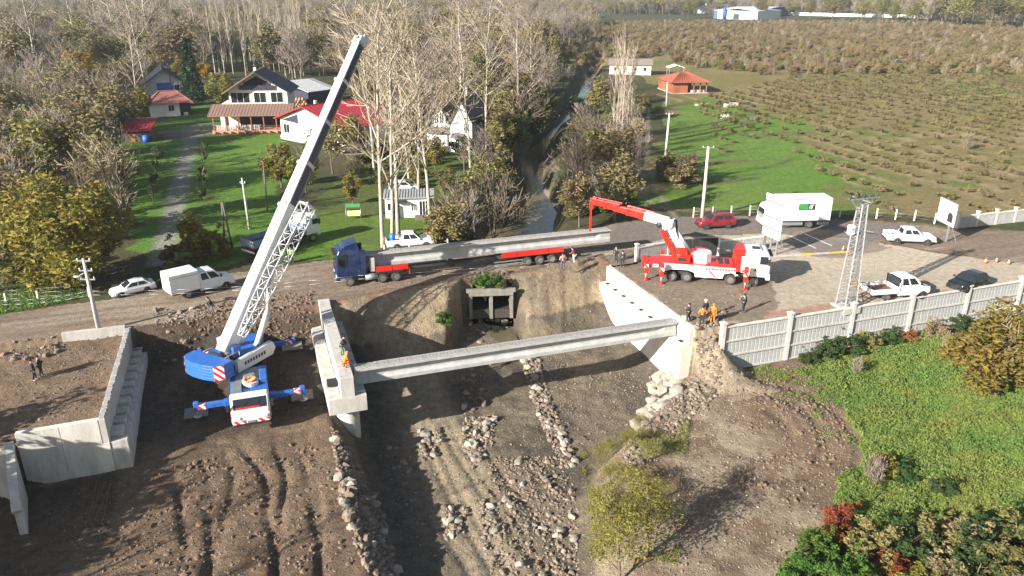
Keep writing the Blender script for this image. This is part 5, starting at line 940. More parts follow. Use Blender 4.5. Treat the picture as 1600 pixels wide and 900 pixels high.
def window(par, x0, x1, z0, z1, y=0., bars=1, glass=None, fr=None):
    """window in the plane y (front faces -y): frame proud of the wall, pane set in it, glazing bars"""
    w = part('window', fr or FRAMEW, par, lambda b: (b.box(x0 - .08, x0, y - .06, y + .02, z0 - .08, z1 + .08), b.box(x1, x1 + .08, y - .06, y + .02, z0 - .08, z1 + .08), b.box(x0, x1, y - .06, y + .02, z1, z1 + .08), b.box(x0, x1, y - .09, y + .02, z0 - .08, z0), [b.box(x0 + (k + 1) * (x1 - x0) / (bars + 1) - .03, x0 + (k + 1) * (x1 - x0) / (bars + 1) + .03, y - .05, y + .01, z0, z1) for k in range(bars)] and None))
    part('pane', glass or GLASS, w, lambda b: b.box(x0, x1, y - .025, y - .01, z0, z1)); return w
def gable_roof(par, x0, x1, y0, y1, ze, zr, m, th=.2, ov=.5, xr=None, name='roof', m2=None):
    """ridge along y; tiles laid as raised strips running down the slope"""
    xr = (x0 + x1) / 2 if xr is None else xr
    for s, xe in ((-1, x0 - ov), (1, x1 + ov)):
        ze2 = ze - (zr - ze) * ov / max(.1, abs((x0 if s < 0 else x1) - xr)); mm = m if s < 0 or m2 is None else m2
        o = part(name, mm, par, lambda b: b.prism([(xr, zr + th), (xe, ze2 + th), (xe, ze2), (xr, zr)], y0 - ov, y1 + ov))
        n = max(6, int((y1 - y0 + 2 * ov) / .9)); st = (y1 - y0 + 2 * ov) / n
        part('roof_rib', mm, o, lambda b: [b.prism([(xr, zr + th + .05), (xe, ze2 + th + .05), (xe, ze2 + th - .02), (xr, zr + th - .02)], y0 - ov + k * st + .02, y0 - ov + k * st + .14) for k in range(n)])['kind'] = 'stuff'
    part('ridge_cap', m, par, lambda b: b.bar((xr, y0 - ov, zr + th + .02), (xr, y1 + ov, zr + th + .02), .3, .14))
def gable_wall(par, x0, x1, y0, y1, z0, ze, zr, m, xr=None):
    xr = (x0 + x1) / 2 if xr is None else xr; return part('wall', m, par, lambda b: b.prism([(x0, z0), (x1, z0), (x1, ze), (xr, zr), (x0, ze)], y0, y1))
def house_at(name, label, cat, left, right, z=0.):
    a = P(*left, z); c = P(*right, z); d = c - a; t = thing(name, label, cat, a, math.atan2(d.y, d.x)); return t, d.length
# white two-storey house
t, W_ = house_at('house', 'white two-storey house with a brown gable roof and veranda behind the lawn', 'house', (338, 207), (452, 205)); x0, x1 = 2.6, W_ - .2; xm = (x0 + x1) / 2
part('plinth', BRICKP, t, lambda b: b.box(-.4, W_ + .6, -1.2, 10, -.6, .55)); part('wall', WALLW, t, lambda b: b.box(.4, W_ - .2, 3.0, 11, .55, 4.9)); gable_wall(t, x0, x1, 2.98, 11.5, 4.9, 7.7, 11.2, WALLW)
gable_roof(t, x0, x1, 1.9, 12, 7.75, 11.25, ROOFB, ov=.9, m2=NAVYR)
part('balcony', DARKIN, t, lambda b: b.prism([(x0 + 2.4, 8.15), (x1 - 2.6, 8.15), (x1 - 3.6, 9.3), (xm, 10.5), (x0 + 3.4, 9.3)], 2.9, 2.975)); part('balcony_rail', NAVYR, t, lambda b: b.box(x0 + 2.2, x1 - 2.4, 2.6, 2.75, 7.9, 8.75)); [part('baluster', NAVYR, t, lambda b: b.box(xm - 2.4 + k * .95, xm - 2.3 + k * .95, 2.75, 2.9, 8.7, 9.6)) for k in range(6)]
for a_, b_, n in ((x0 + .4, x0 + 4.0, 2), (x0 + 4.9, x0 + 7.2, 1), (x0 + 8.2, x1 - .9, 1)): window(t, a_, b_, 5.35, 7.3, 2.97, n)
part('porch_roof', ROOFB, t, lambda b: (b.prism([(-1.6, 3.3), (3.0, 4.95), (3.0, 5.1), (-1.6, 3.45)], -.9, W_ + 1.0, 'x'),)); part('porch_rib', ROOFB, t, lambda b: [b.prism([(-1.6, 3.5), (3.0, 5.15), (3.0, 5.08), (-1.6, 3.43)], -.9 + k * .62, -.9 + k * .62 + .12, 'x') for k in range(int((W_ + 1.9) / .62))])['kind'] = 'stuff'
part('side_roof', ROOFB, t, lambda b: b.prism([(-.95, 3.6), (2.6, 5.0), (2.6, 5.15), (-.95, 3.75)], 3.02, 10.5))
for k in range(7): part('veranda_post', TIMB, t, lambda b: b.box(-.1 + k * (W_ + .3) / 6, .1 + k * (W_ + .3) / 6, -1.3, -1.1, .55, 3.5))
part('veranda_back', DARKIN, t, lambda b: b.box(1.2, W_ - 1, 2.9, 2.99, .8, 3.4)); part('railing', WALLB, t, lambda b: [b.box(.1 + k * .42, .34 + k * .42, -1.15, -1.08, .55, 1.5) for k in range(int(W_ * .62 / .42))] + [b.box(0, W_ * .64, -1.18, -1.05, 1.5, 1.58)]); part('door', WALLW, t, lambda b: b.box(2.0, 4.2, 2.85, 2.92, .7, 2.9)); part('chimney', WALLW, t, lambda b: b.box(xm - .9, xm - .4, 5.6, 6.1, 10.4, 11.9))
for k in range(9): part('planter', ROOFT, t, lambda b: b.tube((.3 + k * 1.5, -1.6, -.1), (.3 + k * 1.5, -1.6, .35), .2, .28, 10))
# bungalow with the dark red roof
t, W_ = house_at('house', 'white bungalow with a dark red roof beside the white two-storey house', 'house', (441, 216), (540, 236)); xr = W_ * .44
gable_wall(t, 0, W_, 0, 13, -.6, 3.9, 6.6, WALLW, xr); gable_roof(t, 0, W_, -.2, 13, 3.95, 6.7, ROOFR, ov=.8, xr=xr); part('lower_wall', CONCG, t, lambda b: b.box(-.1, W_ + .1, -.25, .3, -1.2, .7))
part('dormer_panel', mat('pale_grey_panel', (.5, .53, .54), .7), t, lambda b: b.prism([(W_ * .32, 1.6), (W_ * .66, 1.6), (W_ * .66, 4.2), (xr, 5.6), (W_ * .32, 4.6)], -.1, -.005)); part('dark_gable', NAVYR, t, lambda b: b.prism([(.5, 3.6), (W_ * .3, 3.4), (W_ * .3, 5.1)], -.09, -.005))
window(t, 1.0, 2.8, 1.3, 2.9, -.005); window(t, W_ * .7, W_ * .76, 2.2, 4.0, -.005, 0); [part('baluster', FRAMEW, t, lambda b: b.box(W_ * .6 + k * .42, W_ * .6 + k * .42 + .16, -.4, -.3, .7, 1.7)) for k in range(10)]; part('balcony_rail', FRAMEW, t, lambda b: b.box(W_ * .58, W_ * .98, -.45, -.25, 1.7, 1.82)); part('chimney', WALLW, t, lambda b: b.box(xr - 1.5, xr - 1.1, 3, 3.5, 6, 7.4))
# low red-tiled house and the blue-tarped house behind
ROOFL = mat('red_brown_tile', (.25, .095, .075), .85, var=.25, scale=5)
t, W_ = house_at('house', 'low white house with a red-brown tiled roof by the dark conifer', 'house', (236, 182), (300, 178)); part('wall', WALLW, t, lambda b: b.box(0, W_ * .72, 0, 8, -.5, 2.7)); part('porch_wall', DARKIN, t, lambda b: b.box(W_ * .72, W_, .8, 8, -.5, 2.6)); window(t, W_ * .45, W_ * .58, .9, 2.2)
part('roof', ROOFL, t, lambda b: b.add([(-.6, -.7, 2.7), (W_ + .6, -.7, 2.6), (W_ + .6, 8.6, 2.7), (-.6, 8.6, 2.7), (2.5, 3.5, 5.0), (W_ - 2.5, 3.5, 5.0)], [(0, 1, 5, 4), (1, 2, 5), (2, 3, 4, 5), (3, 0, 4), (0, 3, 2, 1)])); part('ridge_cap', ROOFL, t, lambda b: (b.bar((2.4, 3.5, 5.05), (W_ - 2.4, 3.5, 5.05), .35, .18), b.bar((-.6, -.7, 2.75), (2.5, 3.5, 5.05), .3, .16), b.bar((W_ + .6, -.7, 2.7), (W_ - 2.5, 3.5, 5.05), .3, .16))); part('bench', WALLB, t, lambda b: b.box(W_ * .8, W_ * .9, -.6, -.2, -.1, .5))
t, W_ = house_at('house', 'white gabled house with a blue tarpaulin on its front, behind the red-tiled house', 'house', (232, 160), (288, 157)); gable_wall(t, 0, W_, 0, 12, -.5, 4.5, 7.6, WALLW); gable_roof(t, 0, W_, -.3, 12, 4.6, 7.7, NAVYR, ov=.8); part('tarpaulin', BLUET, t, lambda b: b.box(W_ * .3, W_ * .74, -.12, -.02, 2.6, 4.6)); part('post', DGREY, t, lambda b: b.box(W_ * .68, W_ * .7, -.5, -.4, 0, 6.5)); window(t, W_ * .78, W_ * .92, 2.6, 4.0)
t, W_ = house_at('shed', 'small shed with a bright dark-red roof left of the lane', 'shed', (196, 222), (238, 221)); part('wall', mat('shed_board', (.07, .06, .055), .9), t, lambda b: b.box(0, W_, 0, 4, -.5, 2.0)); part('roof', ROOFR, t, lambda b: b.prism([(-.6, 2.0), (4.4, 3.6), (4.4, 3.72), (-.6, 2.12)], -.3, W_ + .3, 'x')); part('roof_edge', FRAMEW, t, lambda b: b.box(-.32, W_ + .32, 4.36, 4.46, 3.58, 3.78)); [part('roof_rib', ROOFR, t, lambda b: b.prism([(-.6, 2.18), (4.4, 3.78), (4.4, 3.7), (-.6, 2.1)], k * .7, k * .7 + .08, 'x')) for k in range(8)]; part('door', TIMB, t, lambda b: b.box(1, 1.9, -.05, .02, -.3, 1.7))
q = P(232, 221); tag(part('water_tank', BLUET, None, lambda b: (b.tube((0, 0, 0), (0, 0, 1.2), .6, n=18), b.tube((0, 0, 1.2), (0, 0, 1.35), .6, .3, 18)), loc=(q.x, q.y - .8, q.z)), 'blue plastic tank standing in front of the dark-red-roofed shed', 'tank')
# gothic gabled house behind the bare trees
t, W_ = house_at('house', 'pale house with two steep gables and arched windows behind the bare trees', 'house', (668, 236), (744, 240)); part('wall', WALLW, t, lambda b: b.box(0, W_ * .62, 0, 9, -.6, 3.6)); gable_wall(t, W_ * .05, W_ * .48, .5, 9, 3.6, 4.6, 8.0, WALLW); gable_wall(t, W_ * .52, W_ * .95, -.8, 9, -.6, 5.6, 9.2, WALLW)
gable_roof(t, W_ * .05, W_ * .48, .3, 9, 4.6, 8.0, mat('grey_tile', (.13, .115, .105), .8, var=.2, scale=4), ov=.35, th=.14); gable_roof(t, W_ * .52, W_ * .95, -1, 9, 5.6, 9.2, MATS['grey_tile'], ov=.35, th=.14); part('lean_roof', MATS['grey_tile'], t, lambda b: b.prism([(-.9, 3.4), (.6, 4.2), (.6, 4.35), (-.9, 3.55)], -.3, W_ * .52, 'x')); part('porch_roof', MATS['grey_tile'], t, lambda b: b.prism([(-2.2, 2.8), (-.8, 3.4), (-.8, 3.55), (-2.2, 2.95)], W_ * .55, W_ * .8, 'x'))
for k in range(3): window(t, W_ * .16 + k * .95, W_ * .16 + k * .95 + .65, 4.9, 6.4 + (.35 if k == 1 else 0), .49, 1)
window(t, W_ * .62, W_ * .7, .8, 2.4, -.81); window(t, W_ * .8, W_ * .86, 3.6, 5.2, -.81); window(t, W_ * .2, W_ * .3, .8, 2.2, 0); part('chimney', WALLW, t, lambda b: b.box(W_ * .6, W_ * .66, 5, 5.6, 8, 10.8))
# container cabin with a silver car behind, swing seat
t, W_ = house_at('cabin', 'white cabin with a corrugated grey roof between the bare trunks', 'cabin', (603, 341), (677, 339)); part('wall', WPLAST, t, lambda b: b.box(0, W_, 0, 2.6, -.1, 2.6)); part('roof', ROOFG, t, lambda b: b.prism([(-.4, 2.55), (3.0, 2.85), (3.0, 2.95), (-.4, 2.65)], -.2, W_ + .2, 'x')); [part('roof_rib', ROOFG, t, lambda b: b.prism([(-.4, 2.73), (3.0, 3.03), (3.0, 2.93), (-.4, 2.63)], -.1 + k * .35, .04 + k * .35, 'x')) for k in range(int(W_ / .35))]
part('door', DARKIN, t, lambda b: b.box(1.1, 1.75, -.03, .0, 0, 2.0)); part('door_leaf', FRAMEW, t, lambda b: b.box(.95, 1.05, -.8, 0, 0, 2.0)); window(t, .3, .7, 1.0, 1.9, 0, 0); window(t, W_ * .55, W_ * .66, .9, 1.7, 0, 2); window(t, W_ * .72, W_ * .9, .3, 2.1, 0, 2, fr=FRAMEW); part('step', WOOD, t, lambda b: b.box(W_ * .62, W_ * .86, -1.4, -.5, 0, .5)); part('awning', DARKIN, t, lambda b: b.box(1.0, W_ * .45, -.9, 0, 2.2, 2.26))
l, a, L = place2((634, 301), (612, 302), .8); car('hatchback', 'silver hatchback parked behind the white cabin', l + Vector((.8, .5, 0)), a, carp('silver_car_paint', (.5, .52, .54)), L=4.2, Wd=1.75, wb=2.5, kind='hatch')
q = P(553, 342); t = thing('swing_seat', 'small garden swing seat with a green canopy and yellow seat on the lawn', 'swing seat', q, .1); part('canopy', mat('green_canvas', (.06, .22, .07), .8), t, lambda b: b.prism([(-.6, 1.65), (0, 1.9), (.6, 1.65), (.6, 1.7), (0, 1.95), (-.6, 1.7)], -.9, .9, 'x', None)); part('seat', mat('yellow_canvas', (.6, .6, .25), .8), t, lambda b: (b.box(-.8, .8, -.25, .3, .45, .55), b.box(-.8, .8, .25, .35, .5, 1.0))); [part('leg', STEEL, t, lambda b: b.tube((sx * .9, sy * .5, 0), (sx * .9, 0, 1.7), .03, n=6)) for sx in (-1, 1) for sy in (-1, 1)]
t, W_ = house_at('shed', 'grey sheet-roofed shed behind the crane boom, right of the two-storey house', 'shed', (483, 166), (524, 160)); part('wall', NAVYR, t, lambda b: b.box(0, W_, 0, 8, -.5, 3.4)); part('roof', ROOFG, t, lambda b: b.prism([(-.8, 3.3), (8.6, 5.2), (8.6, 5.35), (-.8, 3.45)], -.5, W_ + .5, 'x')); [part('roof_rib', ROOFG, t, lambda b: b.prism([(-.8, 3.52), (8.6, 5.42), (8.6, 5.3), (-.8, 3.4)], -.4 + k * .8, -.25 + k * .8, 'x')) for k in range(int(W_ / .8))]
q = P(463, 168); t = thing('log_pile', 'pile of cut logs stacked between the white house and the bungalow', 'log pile', q, .2); LOG = mat('log_end', (.42, .26, .14), .85, var=.3)
for r_ in range(4):
    for k in range(9 - r_): part('log', LOG, t, lambda b: b.tube((-3 + k * .72 + r_ * .36, -.8 + R.uniform(-.15, .15), .3 + r_ * .55), (-3 + k * .72 + r_ * .36, 1.5, .3 + r_ * .55), .32, n=9))
q = P(468, 155); t = thing('shed', 'low white shed behind the pile of logs', 'shed', q, 0); part('wall', WALLB, t, lambda b: b.box(-4.5, 4, 0, 4, -.5, 2.8)); part('roof', ROOFB, t, lambda b: b.prism([(-.5, 2.8), (4.5, 3.8), (4.5, 3.95), (-.5, 2.95)], -5, 4.5, 'x'))
# silver dome-like tank behind trees
q = P(682, 165); t = thing('water_tower', 'grey domed tank half hidden behind the bare trees', 'tank', q); part('tank', ROOFG, t, lambda b: (b.tube((0, 0, 0), (0, 0, 4.5), 3.4, n=24), )); part('dome', ROOFG, t, lambda b: b.ball((0, 0, 4.5), 3.4, 3.4, 1.6, 20, 8)); part('hoop', DGREY, t, lambda b: b.tube((0, 0, 2.1), (0, 0, 2.4), 3.44, n=24))
# pavilion in the field
t, W_ = house_at('pavilion', 'open timber pavilion with a terracotta hip roof at the edge of the field', 'pavilion', (1050, 147), (1104, 146)); part('floor', CONC, t, lambda b: b.box(-.3, W_ + .3, -.4, 12, -.3, .25)); part('wall', TIMB, t, lambda b: (b.box(0, .2, 0, 12, .25, 3), b.box(.2, W_, 11.8, 12, .25, 3), b.box(.2, W_ * .45, 0, .2, .25, 3)))
for k in range(4): part('post', TIMB, t, lambda b: b.box(W_ * .45 + k * W_ * .55 / 3 - .25, W_ * .45 + k * W_ * .55 / 3, 0, .25, .25, 3.0))
part('roof', ROOFT, t, lambda b: b.add([(-.9, -1, 3.0), (W_ + .9, -1, 3.0), (W_ + .9, 12.8, 3.0), (-.9, 12.8, 3.0), (W_ * .4, 5.5, 5.2), (W_ * .6, 6.2, 5.2)], [(0, 1, 5, 4), (1, 2, 5), (2, 3, 4, 5), (3, 0, 4), (0, 3, 2, 1)])); part('roof_rib', ROOFT, t, lambda b: [b.bar((-.7 + k * (W_ + 1.4) / 12, -1, 3.06), (W_ * .4 + k * W_ * .2 / 12, 5.5, 5.26), .12, .08) for k in range(13)])['kind'] = 'stuff'; part('bench', WALLB, t, lambda b: b.box(W_ * .55, W_ * .95, .6, 1.0, .25, .9))
q = P(1054, 124); t = thing('kiosk', 'small white-roofed structure behind the terracotta pavilion', 'kiosk', q); part('roof', WPLAST, t, lambda b: b.prism([(-2.6, 3.6), (0, 4.4), (2.6, 3.6), (2.6, 3.75), (0, 4.55), (-2.6, 3.75)], -2.2, 2.2)); [part('post', STEEL, t, lambda b: b.box(sx * 2.2 - .1, sx * 2.2 + .1, sy * 1.9 - .1, sy * 1.9 + .1, 0, 3.7)) for sx in (-1, 1) for sy in (-1, 1)]
t, W_ = house_at('farm_building', 'long pale farm building with a dull roof left of the pavilion', 'farm building', (952, 116), (1017, 117)); part('wall', mat('pinkish_render', (.5, .42, .36), .85, var=.15), t, lambda b: b.box(0, W_, 0, 8, -.3, 3.2)); part('roof', mat('dull_roof', (.22, .18, .16), .85, var=.2), t, lambda b: b.prism([(-.6, 3.1), (4, 4.6), (8.6, 3.1), (8.6, 3.25), (4, 4.75), (-.6, 3.25)], -.5, W_ + .5, 'x')); [window(t, 1.5 + k * 3.2, 2.5 + k * 3.2, 1.2, 2.3, 0, 0) for k in range(4)]
for lx, rx, py, h, lb in ((1086, 1108, 166, .7, 'low rough stone wall in the meadow in front of the pavilion, left piece'), (1131, 1153, 168, 1.1, 'short white stone wall in the meadow right of the pavilion'), (1125, 1139, 186, .9, 'pale heap of blocks in the meadow below the pavilion'), (1171, 1190, 188, .9, 'dark low heap of timber in the meadow right of the pale blocks')):
    t, W_ = house_at('stone_wall', lb, 'stone wall', (lx, py), (rx, py)); [part('block', CONC if 'dark' not in lb else WOOD, t, lambda b: b.box(k * W_ / 5 + .02, (k + 1) * W_ / 5 - .02 * k, R.uniform(-.15, .1), .6, -.2, h * R.uniform(.7, 1.1)), .04) for k in range(5)]
# far warehouses and wall
t, W_ = house_at('office_block', 'white three-storey block with small windows on the far side of the field', 'building', (1107, 21), (1142, 20)); part('wall', WALLW, t, lambda b: b.box(0, W_, 0, 16, -1, 10)); part('roof', NAVYR, t, lambda b: b.box(-.4, W_ + .4, -.4, 16.4, 10, 11)); [window(t, 2 + k * 4.5, 3.8 + k * 4.5, z, z + 1.6, 0, 0) for k in range(4) for z in (5.6, 1.8)]
t, W_ = house_at('warehouse', 'long white warehouse with a pale blue roof on the far side of the field', 'warehouse', (1121, 29), (1183, 31)); part('wall', WALLW, t, lambda b: b.box(0, W_, 0, 40, -1, 7)); part('roof', mat('pale_blue_roof', (.55, .62, .68), .5), t, lambda b: b.prism([(-.5, 7), (W_ / 2, 9), (W_ + .5, 7), (W_ + .5, 7.3), (W_ / 2, 9.4), (-.5, 7.3)], -.5, 40)); part('tank', BLUET, t, lambda b: b.tube((8, -2, 0), (8, -2, 9.5), 1.5, n=14)); part('door', NAVYR, t, lambda b: b.box(W_ * .4, W_ * .55, -.1, 0, 0, 4.5))
t, W_ = house_at('warehouse', 'dark blue-sided warehouse at the right end of the far white one', 'warehouse', (1183, 30), (1241, 22)); part('wall', mat('dark_blue_sheet', (.05, .08, .16), .6), t, lambda b: b.box(0, W_, 0, 40, -1, 7)); part('roof', MATS['pale_blue_roof'], t, lambda b: b.prism([(-.5, 7), (W_ / 2, 8.6), (W_ + .5, 7), (W_ + .5, 7.3), (W_ / 2, 9), (-.5, 7.3)], -.5, 40)); part('door', DARKIN, t, lambda b: b.box(W_ * .3, W_ * .5, -.1, 0, 0, 4.5))
t, W_ = house_at('boundary_wall', 'long low white wall across the far edge of the scrub', 'wall', (1232, 24), (1456, 29)); [part('panel', WALLW, t, lambda b: b.box(k * W_ / 24, (k + 1) * W_ / 24 - .3, 0, .4, -1, 3.0)) for k in range(24)]
# ================================================================ VEGETATION
BARKP = mat('pale_bark', (.36, .32, .26), .9, var=.35, scale=2.5); BARKB = mat('brown_bark', (.13, .1, .075), .9, var=.3, scale=3); TWIGP = leafmat('pale_twigs', [(.33, .28, .22), (.24, .19, .14)], 0, .15); TWIGB = leafmat('brown_twigs', [(.2, .16, .115), (.27, .22, .16), (.14, .12, .08)], 0, .3); TWIGG = leafmat('grey_twigs', [(.24, .2, .17), (.17, .14, .12)], 0, .25)
L_OL = leafmat('olive_leaves', [(.11, .11, .036), (.18, .165, .058), (.24, .2, .08), (.12, .125, .045)], .25, .3); L_YG = leafmat('yellow_green_leaves', [(.18, .18, .035), (.27, .22, .04), (.12, .13, .03), (.3, .21, .04)], .35, .1); L_YE = leafmat('yellow_leaves', [(.55, .33, .02), (.45, .26, .02), (.3, .22, .03)], .35, .1); L_DG = leafmat('dark_green_leaves', [(.025, .05, .018), (.04, .07, .02), (.06, .09, .025)], .2, .2); L_GR = leafmat('green_leaves', [(.05, .12, .02), (.09, .17, .03), (.12, .2, .04), (.05, .09, .02)], .35, .15); L_CO = leafmat('conifer_needles', [(.015, .04, .016), (.03, .06, .022), (.02, .05, .02)], .1, .1); L_RD = leafmat('red_leaves', [(.3, .05, .03), (.25, .1, .03), (.12, .09, .03), (.35, .08, .04)], .3, .1); L_BR = leafmat('brown_leaves', [(.19, .15, .075), (.155, .13, .06), (.23, .18, .095), (.13, .12, .05)], .2, .25); GRASSM = leafmat('grass_blades', [(.12, .21, .028), (.17, .28, .04), (.23, .32, .05), (.1, .18, .026), (.27, .28, .065)], .4, .0)
nn = GRASSM.node_tree; next(x for x in nn.nodes if x.type == 'HUE_SAT').inputs['Saturation'].default_value = .88; pn = nn.nodes.new('ShaderNodeTexNoise'); pn.inputs['Scale'].default_value = .3; pn.inputs['Detail'].default_value = 4; gg = nn.nodes.new('ShaderNodeNewGeometry'); nn.links.new(gg.outputs['Position'], pn.inputs['Vector']); hm = nn.nodes.new('ShaderNodeMapRange'); hm.inputs[1].default_value = .35; hm.inputs[2].default_value = .65; hm.inputs[3].default_value = .465; hm.inputs[4].default_value = .52; hv = next(x for x in nn.nodes if x.type == 'HUE_SAT'); nn.links.new(pn.outputs['Fac'], hm.inputs[0]); nn.links.new(hm.outputs[0], hv.inputs['Hue'])
def grow(r_, h, trunk_r, levels, nch, ang, ratio, up, first=.3, wig=.12):
    segs = []; tips = []
    def br(p, d, L, r, lv):
        n = 4 if lv == 0 else 3; pts = [p]
        for k in range(n):
            d = (d + Vector((r_.uniform(-1, 1), r_.uniform(-1, 1), r_.uniform(-.5, 1))) * wig * (0.5 if lv == 0 else 1) + Vector((0, 0, up * .12))).normalized(); q = pts[-1] + d * L / n; r1 = r * (1 - .72 * (k + 1) / n); segs.append((pts[-1], q, r * (1 - .72 * k / n), r1, lv)); pts.append(q)
        tips.append((pts[-1], lv))
        if lv < levels:
            for i in range(nch[lv]):
                t = first + (1 - first) * (i + r_.random()) / nch[lv] if lv == 0 else .2 + .8 * (i + r_.random()) / nch[lv]
                f = min(n - 1e-3, t * n); k = int(f); b = pts[k].lerp(pts[k + 1], f - k); az = r_.uniform(0, 2 * math.pi); a = ang[lv] * r_.uniform(.6, 1.3); o = d.orthogonal().normalized(); o.rotate(Matrix.Rotation(az, 3, d)); c = (d * math.cos(a) + o * math.sin(a)).normalized(); br(b, c, L * ratio[lv] * r_.uniform(.6, 1.15) * (1.15 - .55 * t if lv == 0 else 1), max(.012, r * (1 - .7 * t) * .55), lv + 1)
    br(Vector((0, 0, -.3)), Vector((0, 0, 1)), h, trunk_r, 0); return segs, tips
def seg_mesh(name, segs, m, n=3, rmin=.0):
    A = np.array([s[0] for s in segs]); B = np.array([s[1] for s in segs]); ra = np.maximum([s[2] for s in segs], rmin); rb = np.maximum([s[3] for s in segs], rmin); D = B - A; D /= np.linalg.norm(D, axis=1)[:, None] + 1e-9
    ref = np.where(np.abs(D[:, 2:3]) > .9, [[1., 0, 0]], [[0, 0, 1.]]); u = np.cross(D, ref); u /= np.linalg.norm(u, axis=1)[:, None]; v = np.cross(D, u); V = []
    for P_, r in ((A, ra), (B, rb)):
        for i in range(n): a = 2 * math.pi * i / n; V.append(P_ + (u * math.cos(a) + v * math.sin(a)) * r[:, None])
    V = np.stack(V, 1); N = len(segs); base = np.arange(N)[:, None] * 2 * n; F = np.concatenate([base + np.array([[i, (i + 1) % n, n + (i + 1) % n, n + i]]) for i in range(n)]); return np_mesh(name, V.reshape(-1, 3), F, [m], smooth=n > 3)
def leaf_arrays(c, size, flat=.35, asp=.75, g=rng):
    N = len(c); a = g.normal(size=(N, 3)); a[:, 2] *= flat; a /= np.linalg.norm(a, axis=1)[:, None]; b = g.normal(size=(N, 3)); b -= a * (a * b).sum(1)[:, None]; b /= np.linalg.norm(b, axis=1)[:, None]; s = size * g.uniform(.6, 1.35, (N, 1)); n = np.cross(a, b) * s * .18
    V = np.stack([c - a * s, c - b * s * asp * .6 + n, c + a * s, c + b * s * asp * .6 + n], 1); return V.reshape(-1, 3), np.arange(4 * N).reshape(N, 4)
def leaf_mesh(name, c, size, m, **k): V, F = leaf_arrays(np.asarray(c), size, **k); return np_mesh(name, V, F, [m])
def around(tips, n, spread, g=rng):
    t = np.array([q for q in tips]); i = g.integers(0, len(t), n); return t[i] + g.normal(size=(n, 3)) * np.array([spread, spread, spread * .7])
def blob(n, rx, ry, rz, cz, clump=14, g=rng, cs=.33):
    """leaf centres in uneven clumps filling a crown"""
    cc = g.normal(size=(clump, 3)); cc /= np.linalg.norm(cc, axis=1)[:, None]; cc *= g.uniform(.45, .9, (clump, 1)); i = g.integers(0, clump, n); q = g.normal(size=(n, 3)); q /= np.linalg.norm(q, axis=1)[:, None]; q = cc[i] + q * cs * g.uniform(.4, 1.05, (n, 1)) ** .6
    return q * np.array([rx, ry, rz]) + np.array([0, 0, cz])
TREE = {}
def template(key, name, cat, trunk_m, crown_m, segs, leafc=None, lsize=.3, split=1, tw=None, rmin=.022, extra=None):
    r = bpy.data.objects.new(name, None); r['category'] = cat; tr = seg_mesh('trunk', [s for s in segs if s[4] <= split], trunk_m, 6); tw_ = [s for s in segs if s[4] > split]
    TREE[key] = dict(name=name, cat=cat, trunk=tr, limb=seg_mesh('twigs', tw_, tw or TWIGB, 3, rmin) if tw_ else None, crown=leaf_mesh('crown', leafc, lsize, crown_m) if leafc is not None else None); bpy.data.objects.remove(r); return TREE[key]
FIRST = {}
def plant(key, x, y, s=1., label='', group=None, rz=None, z=None, sz=None):
    T = TREE[key]; t = thing(T['name'], label, T['cat'], (x, y, (gz(x, y) if z is None else z)), R.uniform(0, 6.28) if rz is None else rz, group); t.scale = (s, s, s * (sz or R.uniform(.9, 1.12)))
    os_ = [link('trunk', T['trunk'], t)]
    if T['limb']: os_.append(link('branches' if T['crown'] else 'crown', T['limb'], t))
    if T['crown']: os_.append(link('crown', T['crown'], t))
    FIRST.setdefault(key, os_)
    return t
rr = random.Random(5)
for i in range(3): template('plane%d' % i, 'bare_tree', 'tree', BARKP, None, grow(rr, 20, .25, 3, (10, 6, 5), (.8, .75, .7), (.48, .55, .5), .55, .26, .14)[0], tw=TWIGP, rmin=.03)
for i in range(3): template('poplar%d' % i, 'poplar_tree', 'tree', BARKP, None, grow(rr, 24, .2, 2, (26, 6), (.42, .45), (.2, .5), 1.4, .2, .05)[0], tw=TWIGP, split=1, rmin=.03)
for i in range(4): template('brown%d' % i, 'bare_tree', 'tree', BARKB, None, grow(rr, 7.5, .2, 3, (9, 7, 6), (.75, .65, .7), (.62, .6, .55), .5, .2, .16)[0], tw=(TWIGB, TWIGG, TWIGB, TWIGG)[i], rmin=.028)
for i in range(3):
    sg, tp_ = grow(rr, 7, .18, 2, (9, 6), (.75, .7), (.6, .55), .5, .22, .15); q = np.array([p for p, l in tp_ if l >= 1]); template('olive%d' % i, 'leafy_tree', 'tree', BARKB, (L_OL, L_BR, L_OL)[i], sg, np.concatenate([around(q, 1500, .55), blob(900, 3.2, 3.2, 3.0, 6)]), .3)
sg, tp_ = grow(rr, 9, .3, 2, (12, 7), (.85, .7), (.62, .5), .35, .15, .15); big = np.concatenate([blob(6500, 6.2, 5.6, 4.6, 5.8, 34, cs=.3), blob(2200, 5.6, 5.2, 2.6, 3.0, 18, cs=.34)]); template('bigyellow', 'leafy_tree', 'tree', BARKB, L_YG, sg, big, .3)
for i in range(2):
    sg, tp_ = grow(rr, 5, .14, 2, (8, 5), (.7, .6), (.55, .5), .6, .2, .15); template('ygreen%d' % i, 'leafy_tree', 'tree', BARKB, L_YG, sg, blob(1600, 2.2, 2.2, 2.5, 3.6, 16), .26)
sg, tp_ = grow(rr, 5.5, .15, 2, (8, 5), (.8, .6), (.6, .5), .5, .2, .15); template('yellow', 'yellow_tree', 'tree', BARKB, L_YE, sg, blob(1900, 2.7, 2.7, 2.4, 4.0, 18), .27)
